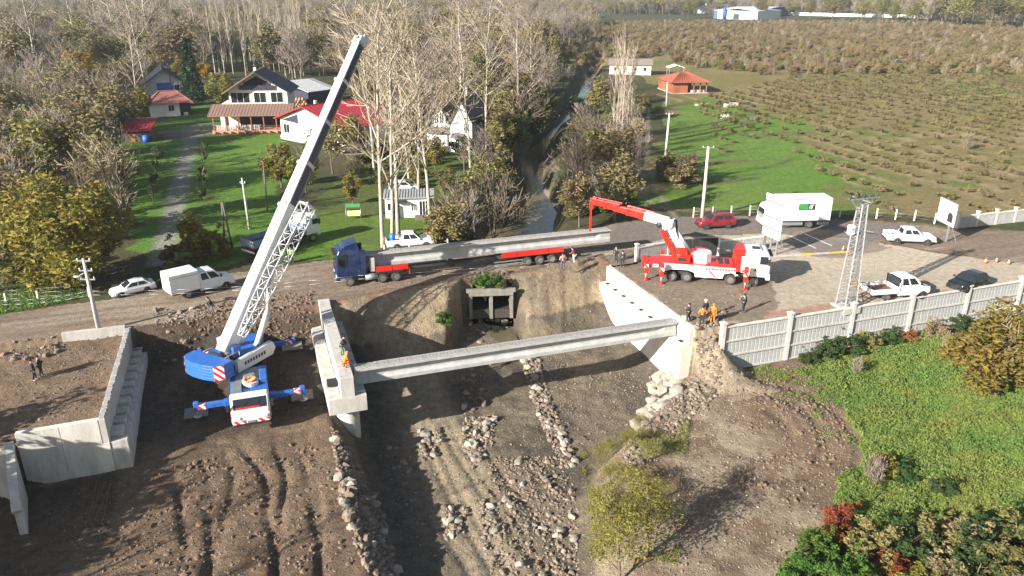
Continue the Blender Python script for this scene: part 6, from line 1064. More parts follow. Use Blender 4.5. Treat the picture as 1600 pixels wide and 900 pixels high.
cc_ = np.concatenate([np.stack([rg * np.cos(th), rg * np.sin(th), np.full_like(th, zz)], 1) for zz in np.arange(.6, 9.6, .22) for th in [rng.uniform(0, 6.28, 70)] for rg in [2.5 * (1 - zz / 10) ** .8 * rng.uniform(.55, 1.05, 70) * (1 + .18 * np.sin(5 * th + zz * 3))]]); template('conifer', 'conifer_tree', 'tree', BARKB, L_CO, grow(rr, 9.6, .2, 1, (30,), (1.3,), (.22,), 0, .08, .02)[0], cc_, .3)
for i in range(2): template('scrub%d' % i, 'bare_shrub', 'shrub', BARKB, None, [s for k in range(9) for s in [(a + Vector((math.cos(k) * .3, math.sin(k) * .3, 0)), b + Vector((math.cos(k) * .3, math.sin(k) * .3, 0)), r0, r1, l + 1) for a, b, r0, r1, l in grow(rr, 2.3, .035, 2, (6, 4), (.5, .6), (.55, .5), .3, .15, .22)[0]]] + [(Vector((0, 0, -.2)), Vector((0, 0, .3)), .06, .05, 0)], tw=(TWIGB, TWIGG)[i], rmin=.02)
def shrub_segs(h): return grow(rr, h, .07, 1, (8,), (.9,), (.7,), .3, .1, .2)[0]
for key, m_, nm in (('gshrub', L_GR, 'green_shrub'), ('dshrub', L_DG, 'dark_green_shrub'), ('oshrub', L_OL, 'olive_shrub'), ('rshrub', L_RD, 'red_leaved_shrub'), ('yshrub', L_YG, 'yellow_green_shrub'), ('bshrub', leafmat('dry_leaves', [(.25, .185, .1), (.19, .15, .08), (.3, .22, .125)], .2, .2), 'brown_shrub')): template(key, nm, 'shrub', BARKB, m_, shrub_segs(1.6), np.concatenate([blob(2200, 1.7, 1.45, 1.1, 1.0, 15, cs=.27), blob(500, 1.6, 1.6, .5, .4, 8), around([(a, b_, c) for a, b_, c in rng.uniform((-1.2, -1.2, 1.2), (1.2, 1.2, 2.3), (14, 3))], 260, .1)]), .115)
template('hazel', 'hazelnut_bush', 'bush', BARKB, L_BR, shrub_segs(1.3), blob(190, 1.15, 1.0, .65, .75, 9), .2, split=0, tw=TWIGB); template('hazel2', 'hazelnut_bush', 'bush', BARKB, L_OL, shrub_segs(1.2), blob(170, 1.05, 1.2, .6, .7, 8), .2, split=0, tw=TWIGB)
sg, tp_ = grow(rr, 4.2, .1, 2, (9, 6), (.6, .6), (.6, .5), .5, .12, .18); q = np.array([p for p, l in tp_ if l >= 1]); template('willow', 'sparse_tree', 'tree', BARKB, leafmat('pale_green_leaves', [(.2, .21, .04), (.28, .25, .05), (.14, .17, .03), (.24, .19, .05)], .35, .1), sg, np.concatenate([around(q, 1500, .4), blob(400, 2.2, 2.2, 2.4, 3.4, 14)]), .095, tw=TWIGG, rmin=.012)
sg, tp_ = grow(rr, 5, .2, 2, (10, 6), (.8, .7), (.62, .5), .35, .15, .15); template('olivetree', 'leafy_tree', 'tree', BARKB, leafmat('ochre_leaves', [(.15, .13, .03), (.22, .17, .03), (.1, .09, .025), (.18, .12, .03)], .3, .05), sg, blob(5200, 3.4, 3.2, 2.8, 3.6, 26), .2)
sg, tp_ = grow(rr, 3.4, .07, 1, (6,), (.7,), (.5,), .3, .3, .15); template('sapling', 'young_tree', 'tree', BARKB, L_DG, sg, blob(260, .75, .75, .9, 2.3, 8), .14, split=0)
# ---- individual trees that can be picked out
def spot(x, y, s):
    dep = y * CP + CAMH * SP; px = 800 + FPX * x / dep; py = 450 - FPX * (y * SP - CAMH * CP) / dep
    h = ('lower' if s < .97 else 'taller' if s > 1.12 else 'middling')
    return h, ('near the left edge' if px < 90 else 'towards the left' if px < 190 else 'above the lane' if px < 330 else 'behind the houses' if px < 560 else 'left of the river' if px < 830 else 'right of the river'), ('at the back' if py < 110 else 'halfway back' if py < 200 else 'towards the front' if py < 300 else 'close to the road')
def at(key, px, py, s, label, group=None, **k): q = P(px, py); return plant(key, q.x, q.y, s, label, group, **k)
at('bigyellow', 118, 441, 1.0, 'big yellow-green leafy tree at the roadside left of the lane', sz=1.0); at('yellow', 12, 330, 1.25, 'yellow-leaved tree at the left edge of the woodland'); at('yellow', 128, 130, 1.5, 'bright yellow tree standing out in the left woodland'); at('ygreen0', 222, 200, 1.25, 'yellow-green tree beside the low red-tiled house'); at('ygreen1', 348, 168, 1.45, 'yellow-green tree left of the white two-storey house'); at('yellow', 318, 130, 1.0, 'small yellow tree behind the dark conifer'); at('conifer', 304, 163, 1.28, 'dark conifer standing between the houses', sz=1.3)
at('ygreen0', 306, 412, .8, 'yellow-green bushy tree at the lower right corner of the lane'); at('yshrub', 330, 402, 1.5, 'yellow-green shrub beside the lane mouth'); at('oshrub', 285, 420, 1.3, 'olive shrub at the roadside by the lane mouth'); at('ygreen1', 440, 292, 1.1, 'yellow-green tree right of the lawn under the crane boom'); at('ygreen0', 478, 300, 1.0, 'loose yellow-green tree behind the crane boom'); at('olive0', 520, 270, .9, 'sparse olive tree right of the crane boom'); at('olive2', 555, 255, .8, 'sparse olive tree below the bungalow'); at('plane1', 216, 172, .95, 'tall pale bare tree rising beside the low red-tiled house')
at('olivetree', 1572, 548, 1.28, 'ochre-leaved tree in front of the precast fence at the right edge', z=-3.9); at('sapling', 412, 282, 1.2, 'round young tree on the right half of the lawn')
for k, (x, y) in enumerate(((242, 300), (246, 275), (240, 318), (252, 262), (244, 252), (318, 322), (319, 300), (320, 283), (321, 262), (322, 246))): at('sapling', x, y, .8 + .25 * R.random(), 'young tree in the row left of the lane' if k < 5 else 'young tree in the row right of the lane', 'young trees along the lane')
PL = [k for k in range(22) if k not in (5, 7, 11, 13, 16, 18, 20)]
for i, (x, y, s, hh) in enumerate(((598, 386, 1.12, 1.05), (613, 375, 1.0, 1.0), (622, 366, 1.05, 1.0), (672, 340, 1.05, 1.05), (653, 330, .9, 1), (703, 302, 1.05, 1.05), (640, 290, 1, 1), (566, 300, .95, 1.1), (585, 270, 1.0, 1.1), (735, 262, 1.0, 1.05), (760, 245, .95, 1.1), (690, 262, .9, 1.1), (620, 250, 1, 1.1), (780, 215, 1.05, 1.1), (810, 200, 1.0, 1.1), (720, 200, 1.05, 1.1), (660, 195, 1.05, 1.1), (600, 205, 1.0, 1.1), (560, 190, 1, 1.1), (830, 175, 1.0, 1.0), (640, 165, 1.1, 1.1), (760, 165, 1.1, 1.1))):
    if i not in PL: continue
    lb = ('tall pale bare tree standing just behind the navy tractor unit', 'pale bare tree leaning in front of the white cabin', 'pale bare tree right of the leaning one by the white cabin', 'pale bare tree at the right corner of the white cabin')[i] if i < 4 else ('lower ' if s < .98 else 'higher ' if s > 1.03 else '') + ('rearmost ' if y < 170 else 'rear-row ' if y < 210 else 'mid-row ' if y < 260 else 'front-row ') + ('leftmost ' if x < 600 else 'middle ' if x < 700 else 'right-hand ') + 'pale bare tree left of the river'
    at('plane%d' % (i % 3), x, y, s * .98, lb, None if i < 4 else 'pale bare trees left of the river', sz=hh)
for i in range(30): at('poplar%d' % (i % 3), 328 + (i * 37 % 158) + R.uniform(-3, 3), 92 + (i * 23 % 34) + R.uniform(-2, 2), R.uniform(.9, 1.08), 'bare pale poplar in the tight stand behind the white two-storey house', 'poplars behind the white house')
for i, (x, y) in enumerate(((962, 232), (970, 240), (978, 236), (966, 225), (984, 228), (958, 218))): at('poplar%d' % (i % 3), x, y, .78, 'slim bare poplar in the clump right of the river', 'poplars right of the river')
# ---- banks of the river
BK = [(742, 332), (752, 300), (765, 275), (770, 350), (785, 250), (795, 225), (805, 205), (735, 360), (722, 372), (748, 345), (700, 378), (778, 300), (760, 320), (800, 180), (820, 160), (715, 350)]
for i, (x, y) in enumerate(BK): at(('olive0', 'brown1', 'dshrub', 'brown0', 'olive2', 'scrub0')[i % 6], x, y, (.85, .9, 2.2, .95, .85, 1.8)[i % 6] * R.uniform(.85, 1.1), ('olive tree', 'grey bare tree', 'dark shrub', 'brown bare tree', 'olive tree', 'bare shrub')[i % 6] + ' on the left river bank, ' + ('far up' if y < 230 else 'halfway up' if y < 310 else 'by the road') + (' at the water' if x > 765 else ' away from the water'), 'growth on the left river bank')
BK2 = [(897, 335), (900, 312), (905, 355), (915, 330), (893, 300), (900, 280), (920, 290), (890, 255), (915, 250), (940, 300), (950, 330), (940, 270), (935, 240), (900, 225), (925, 215), (955, 255), (975, 280), (975, 315), (990, 300), (910, 200), (935, 190), (955, 200), (985, 215), (990, 190), (900, 180), (925, 165), (950, 160), (975, 165), (1000, 175), (990, 245), (960, 345), (905, 150), (880, 140), (930, 140)]
for i, (x, y) in enumerate(BK2): at(('oshrub', 'brown0', 'olive1', 'gshrub', 'brown3', 'scrub1', 'olive2')[i % 7], x, y, (1.6, .8, .75, 1.4, .8, 2.0, .8)[i % 7] * R.uniform(.8, 1.15), ('olive shrub', 'brown bare tree', 'brown-leaved tree', 'green shrub', 'grey bare tree', 'bare shrub', 'olive tree')[i % 7] + ' on the right bank, ' + ('far up' if y < 200 else 'upper middle' if y < 260 else 'lower middle' if y < 310 else 'by the road') + (' at the water' if x < 912 else ' between water and track' if x < 955 else ' beside the track'), 'growth on the right river bank')
at('scrub1', 945, 322, 2.3, 'round grey bare bush above the red crane tip'); at('bshrub', 1060, 290, 1.9, 'brown thicket in the meadow left of the tall white pole'); at('bshrub', 1045, 280, 1.7, 'brown bush at the left end of the meadow thicket'); at('scrub0', 1075, 285, 1.8, 'bare bush at the right end of the meadow thicket'); at('scrub0', 1510, 232, 1.3, 'yellowish lone bush among the hazelnut rows')
for i, (x, y, s) in enumerate(((745, 450, .45), (758, 441, .6), (776, 444, .5), (690, 468, .6))): q = P(x, y, -.4); plant('gshrub', q.x, 71.35 if i < 3 else q.y - .3, s, ('green shrub growing on the culvert headwall', 'small green shrub on the slope left of the culvert')[i // 3], 'shrubs on the culvert' if i < 3 else None, z=-.75 if i < 3 else None)
# ---- woodland: individually placed trees
def scatter(poly, gap, n, avoid=()):
    xs = [p[0] for p in poly]; ys = [p[1] for p in poly]; out = []; k = 0
    while len(out) < n and k < n * 60:
        k += 1; x = R.uniform(min(xs), max(xs)); y = R.uniform(min(ys), max(ys))
        if not bool(inpoly(np.array([x]), np.array([y]), poly)[0]): continue
        if any((x - a) ** 2 + (y - b) ** 2 < gap * gap for a, b in out): continue
        if any((x - a) ** 2 + (y - b) ** 2 < r * r for a, b, r in avoid): continue
        out.append((x, y))
    return out
AV = [(*P(118, 441).xy, 8.5), (*P(258, 178).xy, 13), (*P(262, 152).xy, 14), (*P(394, 200).xy, 15), (*P(216, 220).xy, 6), (*P(700, 230).xy, 9), (*P(505, 158).xy, 8), (*P(128, 120).xy, 9), (*P(500, 215).xy, 15), (*P(128, 155).xy, 12)]
W1 = pp([(0, 440), (0, 150), (232, 145), (228, 170), (190, 225), (172, 250), (190, 300), (205, 345), (195, 380), (20, 400)])
LB_ = {'brown0': 'brown bare tree', 'brown1': 'grey bare tree', 'brown2': 'brown bare tree', 'brown3': 'grey bare tree', 'olive0': 'olive-leaved tree', 'olive1': 'brown-leaved tree', 'olive2': 'olive-leaved tree', 'dshrub': 'dark green shrub', 'oshrub': 'olive shrub', 'plane0': 'tall pale bare tree', 'plane2': 'tall pale bare tree', 'scrub0': 'bare shrub', 'gshrub': 'green shrub', 'ygreen1': 'yellow-green tree'}
def wood(pts, keys, where, grp, smul=1.):
    for i, (x, y) in enumerate(pts):
        k = keys[(i * 7 + R.randint(0, 2)) % len(keys)]; s = R.uniform(.85, 1.25) * smul * (1.9 if 'shrub' in k or 'scrub' in k else 1); h_, a_, b_ = spot(x, y, s / (1.9 if 'shrub' in k or 'scrub' in k else 1) / smul); plant(k, x, y, s, h_ + ' ' + LB_[k] + ' ' + where + ', ' + a_ + ', ' + b_, grp)
wood(scatter(W1, 4.6, 120, AV), ('brown0', 'olive0', 'brown1', 'brown2', 'olive1', 'dshrub', 'brown3', 'oshrub', 'olive2', 'scrub0', 'olive1'), 'in the left woodland', 'woodland trees left of the lane')
W1b = pp([(-20, 470), (0, 400), (90, 425), (140, 452), (90, 462)]); wood(scatter(W1b, 2.6, 16, [(*P(118, 441).xy, 6)]), ('oshrub', 'scrub0', 'dshrub', 'oshrub', 'gshrub'), 'in the road verge', 'shrubs in the left verge', .8)
W2 = pp([(0, 150), (0, 70), (330, 70), (330, 118), (300, 140), (232, 145)]); wood(scatter(W2, 8.5, 60, AV), ('brown0', 'brown3', 'olive0', 'brown1', 'olive2', 'plane0', 'olive1', 'ygreen1'), 'in the rear woods', 'trees behind the left houses', 1.25)
W3 = pp([(440, 140), (470, 75), (860, 75), (850, 150), (800, 185), (640, 190), (560, 165)]); wood(scatter(W3, 7.5, 62, AV), ('brown0', 'brown1', 'olive0', 'olive1', 'brown3', 'olive2', 'brown2'), 'in the woods', 'trees behind the pale bare stand', 1.35)
W4 = pp([(545, 330), (560, 240), (640, 235), (720, 250), (735, 290), (690, 300), (600, 290)]); wood(scatter(W4, 4.0, 16), ('oshrub', 'brown2', 'ygreen1', 'brown0', 'oshrub'), 'behind the white cabin', 'undergrowth behind the cabin', .62)
W5 = pp([(740, 262), (705, 230), (700, 195), (770, 120), (866, 112), (862, 170), (826, 225), (815, 255), (790, 300), (750, 330)], -.5); wood(scatter(W5, 4.6, 46), ('olive0', 'brown0', 'dshrub', 'brown1', 'olive1', 'olive2', 'brown2', 'dshrub'), 'in the dense growth', 'dense trees on the left bank', .95)
W6 = pp([(640, 232), (600, 215), (560, 180), (650, 150), (760, 130), (740, 190), (690, 205)]); wood(scatter(W6, 6.5, 26, AV), ('brown0', 'olive1', 'brown1', 'brown2', 'olive2'), 'among the pale trunks', 'trees among the pale trunks', .95)
# hazelnut rows
FP = pp([(1105, 255), (1120, 205), (1085, 170), (1105, 152), (1240, 120), (1300, 118), (1700, 118), (1700, 330), (1490, 338), (1345, 332), (1285, 280), (1240, 235), (1180, 215)])
xs = np.array([p[0] for p in FP]); ys = np.array([p[1] for p in FP]); pts = []
d_ = np.array([.28, -.96]); e_ = np.array([.96, .28])
for a in np.arange(-200, 520, 5.6):
    for b in np.arange(-440, 200, 1.45):
        q = e_ * (a + R.uniform(-.3, .3)) + d_ * (b + R.uniform(-1., 1.)); pts.append(q)
pts = np.array(pts); k = inpoly(pts[:, 0], pts[:, 1], FP) & (rng.random(len(pts)) < .45 + .5 * sm((fbm(pts[:, 0], pts[:, 1], 22, 3, 201) - .38) * 6)); pts = pts[k]; vis = np.abs(pts[:, 0]) < .70 * pts[:, 1] + 6; pts = pts[vis]; pts = pts[np.argsort(pts[:, 1])]
for i, (x, y) in enumerate(pts[:290]): plant('hazel' if i % 3 else 'hazel2', x, y, R.uniform(.42, .85), 'low brown hazelnut bush in the rows nearest the yard', 'hazelnut bushes in the near rows', sz=R.uniform(.8, 1.1))
# ---- masses beyond: one object each, instanced on points
def mass(name, label, P3, keys, smin, smax, seed):
    me = bpy.data.meshes.new(name); me.vertices.add(len(P3)); me.vertices.foreach_set('co', np.asarray(P3, np.float32).ravel()); me.update(); o = link(name, me); tag(o, label, None, None, 'stuff'); g = bpy.data.node_groups.new(name, 'GeometryNodeTree'); g.interface.new_socket('Geometry', in_out='INPUT', socket_type='NodeSocketGeometry'); g.interface.new_socket('Geometry', in_out='OUTPUT', socket_type='NodeSocketGeometry'); n = g.nodes; L = g.links
    gi = n.new('NodeGroupInput'); go = n.new('NodeGroupOutput'); jo = n.new('GeometryNodeJoinGeometry')
    for k in keys:
        j1 = n.new('GeometryNodeJoinGeometry')
        for ch in FIRST[k]:
            oi = n.new('GeometryNodeObjectInfo'); oi.transform_space = 'ORIGINAL'; oi.inputs['Object'].default_value = ch; oi.inputs['As Instance'].default_value = True; L.new(oi.outputs['Geometry'], j1.inputs[0])
        gt = n.new('GeometryNodeGeometryToInstance'); L.new(j1.outputs[0], gt.inputs[0]); L.new(gt.outputs[0], jo.inputs[0])
    ip = n.new('GeometryNodeInstanceOnPoints'); L.new(gi.outputs[0], ip.inputs['Points']); L.new(jo.outputs[0], ip.inputs['Instance']); ip.inputs['Pick Instance'].default_value = True
    r1 = n.new('FunctionNodeRandomValue'); r1.data_type = 'INT'; r1.inputs[4].default_value = 0; r1.inputs[5].default_value = len(keys) - 1; r1.inputs['Seed'].default_value = seed; L.new(r1.outputs[2], ip.inputs['Instance Index'])
    r2 = n.new('FunctionNodeRandomValue'); r2.data_type = 'FLOAT_VECTOR'; r2.inputs[1].default_value = (0, 0, 6.28); r2.inputs['Seed'].default_value = seed + 1; L.new(r2.outputs[0], ip.inputs['Rotation'])
    r3 = n.new('FunctionNodeRandomValue'); r3.data_type = 'FLOAT'; r3.inputs[2].default_value = smin; r3.inputs[3].default_value = smax; r3.inputs['Seed'].default_value = seed + 2; L.new(r3.outputs[1], ip.inputs['Scale'])
    L.new(ip.outputs[0], go.inputs[0]); md = o.modifiers.new('scatter', 'NODES'); md.node_group = g; return o
def jit(poly, gap, dens=1.0, noise=None, lim=None):
    xs = [p[0] for p in poly]; ys = [p[1] for p in poly]; gx, gy = np.meshgrid(np.arange(min(xs), max(xs), gap), np.arange(min(ys), max(ys), gap)); x = gx.ravel() + rng.uniform(-.45, .45, gx.size) * gap; y = gy.ravel() + rng.uniform(-.45, .45, gx.size) * gap; k = inpoly(x, y, poly) & (rng.random(x.size) < dens) & (np.abs(x) < .72 * y + 15)
    if noise: k &= fbm(x, y, noise[0], 3, noise[2]) > noise[1]
    x = x[k]; y = y[k]; return np.stack([x, y, height(x, y)], 1)
far = pts[290:]; mass('hazelnut_rows', 'hazelnut bushes in rows filling the far field', np.column_stack([far, height(far[:, 0], far[:, 1])]), ['hazel', 'hazel2', 'hazel'], .5, 1.05, 3)
FS = pp([(860, 108), (830, 60), (860, 36), (1720, 36), (1720, 120), (1300, 116), (1230, 120), (1100, 108), (1020, 90)]); mass('scrub', 'brown scrub covering the far end of the field', np.concatenate([jit(FS, 5.2, .9), jit(pp([(860, 60), (870, 38), (1720, 40), (1720, 75)]), 9, .9)]), ['bshrub', 'bshrub', 'oshrub', 'scrub0', 'bshrub'], .7, 1.5, 13)
FW = [(-560, 225), (-250, 205), (-120, 245), (-60, 250), (0, 270), (45, 420), (70, 800), (-700, 900)]; mass('far_woodland', 'hazy grey-brown woodland stretching to the hills at left', np.concatenate([jit(FW, 11.5, .9), jit([(-1500, 880), (400, 800), (900, 1900), (-1800, 2000)], 26, .9)]), ['brown0', 'brown1', 'olive0', 'brown3', 'olive1', 'brown2', 'olive2', 'brown1'], 1.1, 1.75, 23)
FT = [(300, 560), (420, 545), (800, 560), (900, 900), (700, 1500), (100, 1500), (100, 830), (205, 860), (330, 840)]; mass('far_trees', 'hazy trees beyond the far side of the field', jit(FT, 15, .75, (90, .42, 77)), ['olive0', 'brown1', 'olive2', 'dshrub', 'brown0'], 1.3, 2.3, 33)
for i, (x, y, s) in enumerate(((1300, 34, 1.9), (1345, 36, 1.8), (1375, 30, 2.2), (1395, 38, 1.7), (1430, 33, 2.0), (1470, 40, 2.6), (1500, 44, 2.5), (1520, 36, 2.4), (1545, 48, 2.4), (1575, 45, 2.9), (1598, 50, 2.6), (1075, 28, 1.8), (1188, 30, 1.7), (1012, 22, 1.6), (955, 20, 1.5), (1265, 30, 1.8))): at(('olive0', 'olive2')[i % 2], x, y, s, 'large olive-grey tree on the far edge of the field, ' + ('left of the far warehouses' if x < 1100 else 'by the warehouses' if x < 1200 else 'along the long white wall' if x < 1460 else 'at the top right corner'), 'large trees on the far edge', sz=1.0)
# ---- foreground growth
def hz(px, py, z): return P(px, py, z)
q = hz(968, 915, -6.2); plant('willow', q.x, q.y, 1.05, 'sparse yellow-green tree on the stony bank at the bottom of the view', sz=1.1); q = hz(1012, 880, -6.0); plant('willow', q.x, q.y, .95, 'smaller sparse tree just right of the bottom bank tree')
for i, (x, y, s) in enumerate(((935, 815, .8), (950, 770, .85), (985, 790, .9), (940, 720, .7), (975, 725, .75), (1010, 745, .75), (1000, 690, .55), (955, 690, .5), (1030, 800, .7), (1025, 840, .8), (985, 840, .8), (940, 860, .8))): q = hz(x, y, -5.9); plant('willow', q.x, q.y, s * .62, 'sparse yellow-green sapling on the stony river bank', 'saplings on the stony bank', z=gz(q.x, q.y) - .1, sz=.8)
FG = [('dshrub', 1262, 573, .6), ('dshrub', 1290, 566, .8), ('dshrub', 1322, 560, .9), ('oshrub', 1350, 556, .8), ('dshrub', 1388, 548, .7), ('rshrub', 1420, 545, .5), ('bshrub', 1455, 540, .7), ('dshrub', 1500, 533, .8), ('scrub1', 1335, 592, .6), ('scrub0', 1475, 565, .8), ('scrub0', 1535, 610, .8), ('scrub1', 1372, 742, .9), ('yshrub', 1382, 725, .7), ('dshrub', 1412, 735, .6), ('dshrub', 1475, 750, .6), ('rshrub', 1318, 800, .75), ('rshrub', 1300, 830, .6), ('rshrub', 1395, 868, .7), ('rshrub', 1440, 880, .5), ('oshrub', 1370, 845, 1.1), ('dshrub', 1420, 840, 1.1), ('oshrub', 1465, 835, 1.2), ('bshrub', 1510, 825, 1.1), ('dshrub', 1550, 840, 1.3), ('oshrub', 1590, 830, 1.2), ('dshrub', 1530, 880, 1.3), ('oshrub', 1580, 890, 1.3), ('gshrub', 1280, 850, .9), ('gshrub', 1262, 885, 1.0), ('gshrub', 1300, 900, 1.1), ('gshrub', 1340, 885, .9), ('bshrub', 1480, 895, 1.0), ('yshrub', 1430, 905, .9), ('gshrub', 1245, 910, .9)]
nm_ = {'dshrub': 'dark green shrub', 'oshrub': 'olive shrub', 'rshrub': 'red-leaved shrub', 'bshrub': 'brown shrub', 'scrub0': 'bare brown bush', 'scrub1': 'bare grey bush', 'yshrub': 'yellow-green shrub', 'gshrub': 'bright green shrub'}
for k, x, y, s in FG:
    q = hz(x, y, -4.3); wh = 'at the foot of the precast fence' if y < 575 else 'in the middle of the green meadow' if y < 780 else 'in the thicket at the bottom right corner'; plant(k, q.x, q.y, s, nm_[k] + ' ' + wh + (', ' + ('left end' if x < 1300 else 'left part' if x < 1400 else 'middle' if x < 1500 else 'right end') + (', upper edge' if y < 838 else ', lower edge') if y > 780 else ', left end' if x < 1330 else ', middle' if x < 1440 else ', right end'), 'shrubs ' + wh)
# grass of the meadow
mp = MEADOW; N = 130000; cx0 = rng.uniform(14, 62, N * 3); cy0 = rng.uniform(28, 71, N * 3); px_ = (cx0 / cy0); k = inpoly(cx0 + 4.4 * (fbm(cx0, cy0, 3, 3, 71) - .5), cy0 + 4.4 * (fbm(cx0, cy0, 3, 3, 76) - .5), mp) & (np.abs(px_) < .8) & ((cx0 * UY - cy0 * UX) > -50); cx0 = cx0[k][:N]; cy0 = cy0[k][:N]; tuft = fbm(cx0, cy0, 1.3, 3, 401); cz0 = height(cx0, cy0) + .03 + rng.random(len(cx0)) * .34 * sm((tuft - .3) * 3)
V, F_ = leaf_arrays(np.stack([cx0, cy0, cz0], 1), .13, 1.0, .5); tag(link('grass', np_mesh('grass', V, F_, [GRASSM])), 'bright green weeds and grass covering the meadow below the fence', None, None, 'stuff')
VG = pp([(-60, 500), (-60, 452), (110, 450), (150, 462), (60, 482), (0, 491)]); cx0 = rng.uniform(-60, -36, 30000); cy0 = rng.uniform(58, 76, 30000); k = inpoly(cx0, cy0, VG); V, F_ = leaf_arrays(np.stack([cx0[k], cy0[k], height(cx0[k], cy0[k]) + rng.random(k.sum()) * .3], 1), .15, 1., .5); tag(link('grass', np_mesh('grass', V, F_, [GRASSM])), 'green weeds in the verge at far left', None, None, 'stuff')
# trees standing left of the view, whose shadows cross the pit
for i, (x, y, k, s) in enumerate(((-34, 27.0, 'plane0', .5), (-38, 31, 'olive0', .8), (-41, 35, 'olive2', 1.0), (-37, 28, 'olive0', .7), (-31, 23, 'plane2', .5), (-43, 39, 'olive1', 1.0), (-40, 32, 'olive2', .9))): plant(k, x, y, s, 'tree on the bank just outside the left edge of the view', 'trees left of the pit', z=-4.6)
BP = pp([(905, 690), (990, 670), (1075, 690), (1065, 800), (1060, 895), (915, 900), (925, 800)], -6.0); cx0 = rng.uniform(3, 14, 40000); cy0 = rng.uniform(34, 56, 40000); k = inpoly(cx0, cy0, BP) & (fbm(cx0, cy0, 2.2, 3, 511) > .52); cx0 = cx0[k][:9000]; cy0 = cy0[k][:9000]; V, F_ = leaf_arrays(np.stack([cx0, cy0, height(cx0, cy0) + .02 + rng.random(len(cx0)) * .22], 1), .085, 1., .5); tag(link('weeds', np_mesh('weeds', V, F_, [MATS['pale_green_leaves']])), 'thin yellow-green weeds on the stony bank', None, None, 'stuff')
cu = rng.uniform(36.5, 44, 30000); cw = rng.uniform(-49.8, -33, 30000); cx0 = cu * UX + cw * UY; cy0 = cu * UY - cw * UX; k = (fbm(cx0, cy0, 1.6, 3, 551) > .58) & ~inpoly(cx0, cy0, MEADOW) & (rng.random(30000) < sm((cu - 37) / 6) * .9); V, F_ = leaf_arrays(np.stack([cx0[k], cy0[k], height(cx0[k], cy0[k]) + .02 + rng.random(k.sum()) * .18], 1), .1, 1., .5); tag(link('weeds', np_mesh('weeds', V, F_, [GRASSM])), 'scattered weeds creeping from the meadow onto the brown soil', None, None, 'stuff')
# ================================================================ STONES
ROCKM = leafmat('pale_stone', [(.25, .225, .185), (.18, .158, .13), (.32, .29, .245), (.13, .115, .095)], 0, .18, .9); ROCKD = leafmat('brown_stone', [(.2, .155, .115), (.26, .21, .16), (.13, .1, .075), (.33, .28, .22)], 0, .15, .9)
def ico():
    p_ = (1 + 5 ** .5) / 2; v = np.array([(-1, p_, 0), (1, p_, 0), (-1, -p_, 0), (1, -p_, 0), (0, -1, p_), (0, 1, p_), (0, -1, -p_), (0, 1, -p_), (p_, 0, -1), (p_, 0, 1), (-p_, 0, -1), (-p_, 0, 1)]) / (1 + p_ * p_) ** .5
    f = np.array([(0, 11, 5), (0, 5, 1), (0, 1, 7), (0, 7, 10), (0, 10, 11), (1, 5, 9), (5, 11, 4), (11, 10, 2), (10, 7, 6), (7, 1, 8), (3, 9, 4), (3, 4, 2), (3, 2, 6), (3, 6, 8), (3, 8, 9), (4, 9, 5), (2, 4, 11), (6, 2, 10), (8, 6, 7), (9, 8, 1)]); return v, f
IV, IF = ico()
def sub(v, f):
    v = list(map(tuple, v)); c = {}; nf = []
    def m_(a, b):
        k = (min(a, b), max(a, b))
        if k not in c: q = (np.array(v[a]) + np.array(v[b])) / 2; v.append(tuple(q / np.linalg.norm(q))); c[k] = len(v) - 1
        return c[k]
    for a, b, d in f: ab, bd, da = m_(a, b), m_(b, d), m_(d, a); nf += [(a, ab, da), (b, bd, ab), (d, da, bd), (ab, bd, da)]
    return np.array(v), np.array(nf)
SV, SF = sub(IV, IF); ROCKS = []
for i in range(8):
    v = SV * (1 + rng.uniform(-.22, .22, (len(SV), 1))); 
    for k in range(5): n_ = rng.normal(size=3); n_ /= np.linalg.norm(n_); d_ = v @ n_; c_ = rng.uniform(.62, .85); v = v - np.maximum(d_ - c_, 0)[:, None] * n_
    ROCKS.append(np_mesh('boulder', v * np.array([1, rng.uniform(.7, .95), rng.uniform(.55, .8)]), SF, [ROCKM if i % 3 else ROCKD]))
PALE = [r for i, r in enumerate(ROCKS) if i % 3]; DARK_ = [r for i, r in enumerate(ROCKS) if i % 3 == 0] + [PALE[0]]
small_c = []; small_s = []; NB_ = [0]
def rocks(poly, zg, n, s0, s1, label, group, pw=2.2, big=.36, nsm=0, pale=False, smax=0):
    w_ = pp(poly, zg); xs = [p[0] for p in w_]; ys = [p[1] for p in w_]; k = 0; out = 0
    while out < n and k < n * 50:
        k += 1; x = R.uniform(min(xs), max(xs)); y = R.uniform(min(ys), max(ys))
        if not bool(inpoly(np.array([x]), np.array([y]), w_)[0]): continue
        s = s0 + (s1 - s0) * R.random() ** pw; z = gz(x, y); out += 1
        if s >= big and NB_[0] < 290: NB_[0] += 1; tag(link('boulder', R.choice(PALE if pale else DARK_), None, (x, y, z + s * .18), (R.uniform(-.4, .4), R.uniform(-.4, .4), R.uniform(0, 6.28)), (s, s * R.uniform(.8, 1.1), s)), label, 'boulder', group)
        else: small_c.append((x, y, z + s * .1)); small_s.append(s)
    m_ = 0
    for k in range(nsm * 4):
        x = R.uniform(min(xs), max(xs)); y = R.uniform(min(ys), max(ys))
        if m_ < nsm and bool(inpoly(np.array([x]), np.array([y]), w_)[0]): m_ += 1; small_c.append((x, y, None)); small_s.append(R.uniform(.035, .06 + .09 * R.random() ** 2) if not smax else R.uniform(.07, .1 + smax * R.random() ** 2))
rocks([(520, 690), (548, 705), (600, 790), (625, 900), (570, 900), (535, 800)], -5.2, 150, .16, .55, 'stone in the rough bank between the pit floor and the riverbed', 'stones in the pit edge bank', 2.2, .34, 1500, smax=.22)
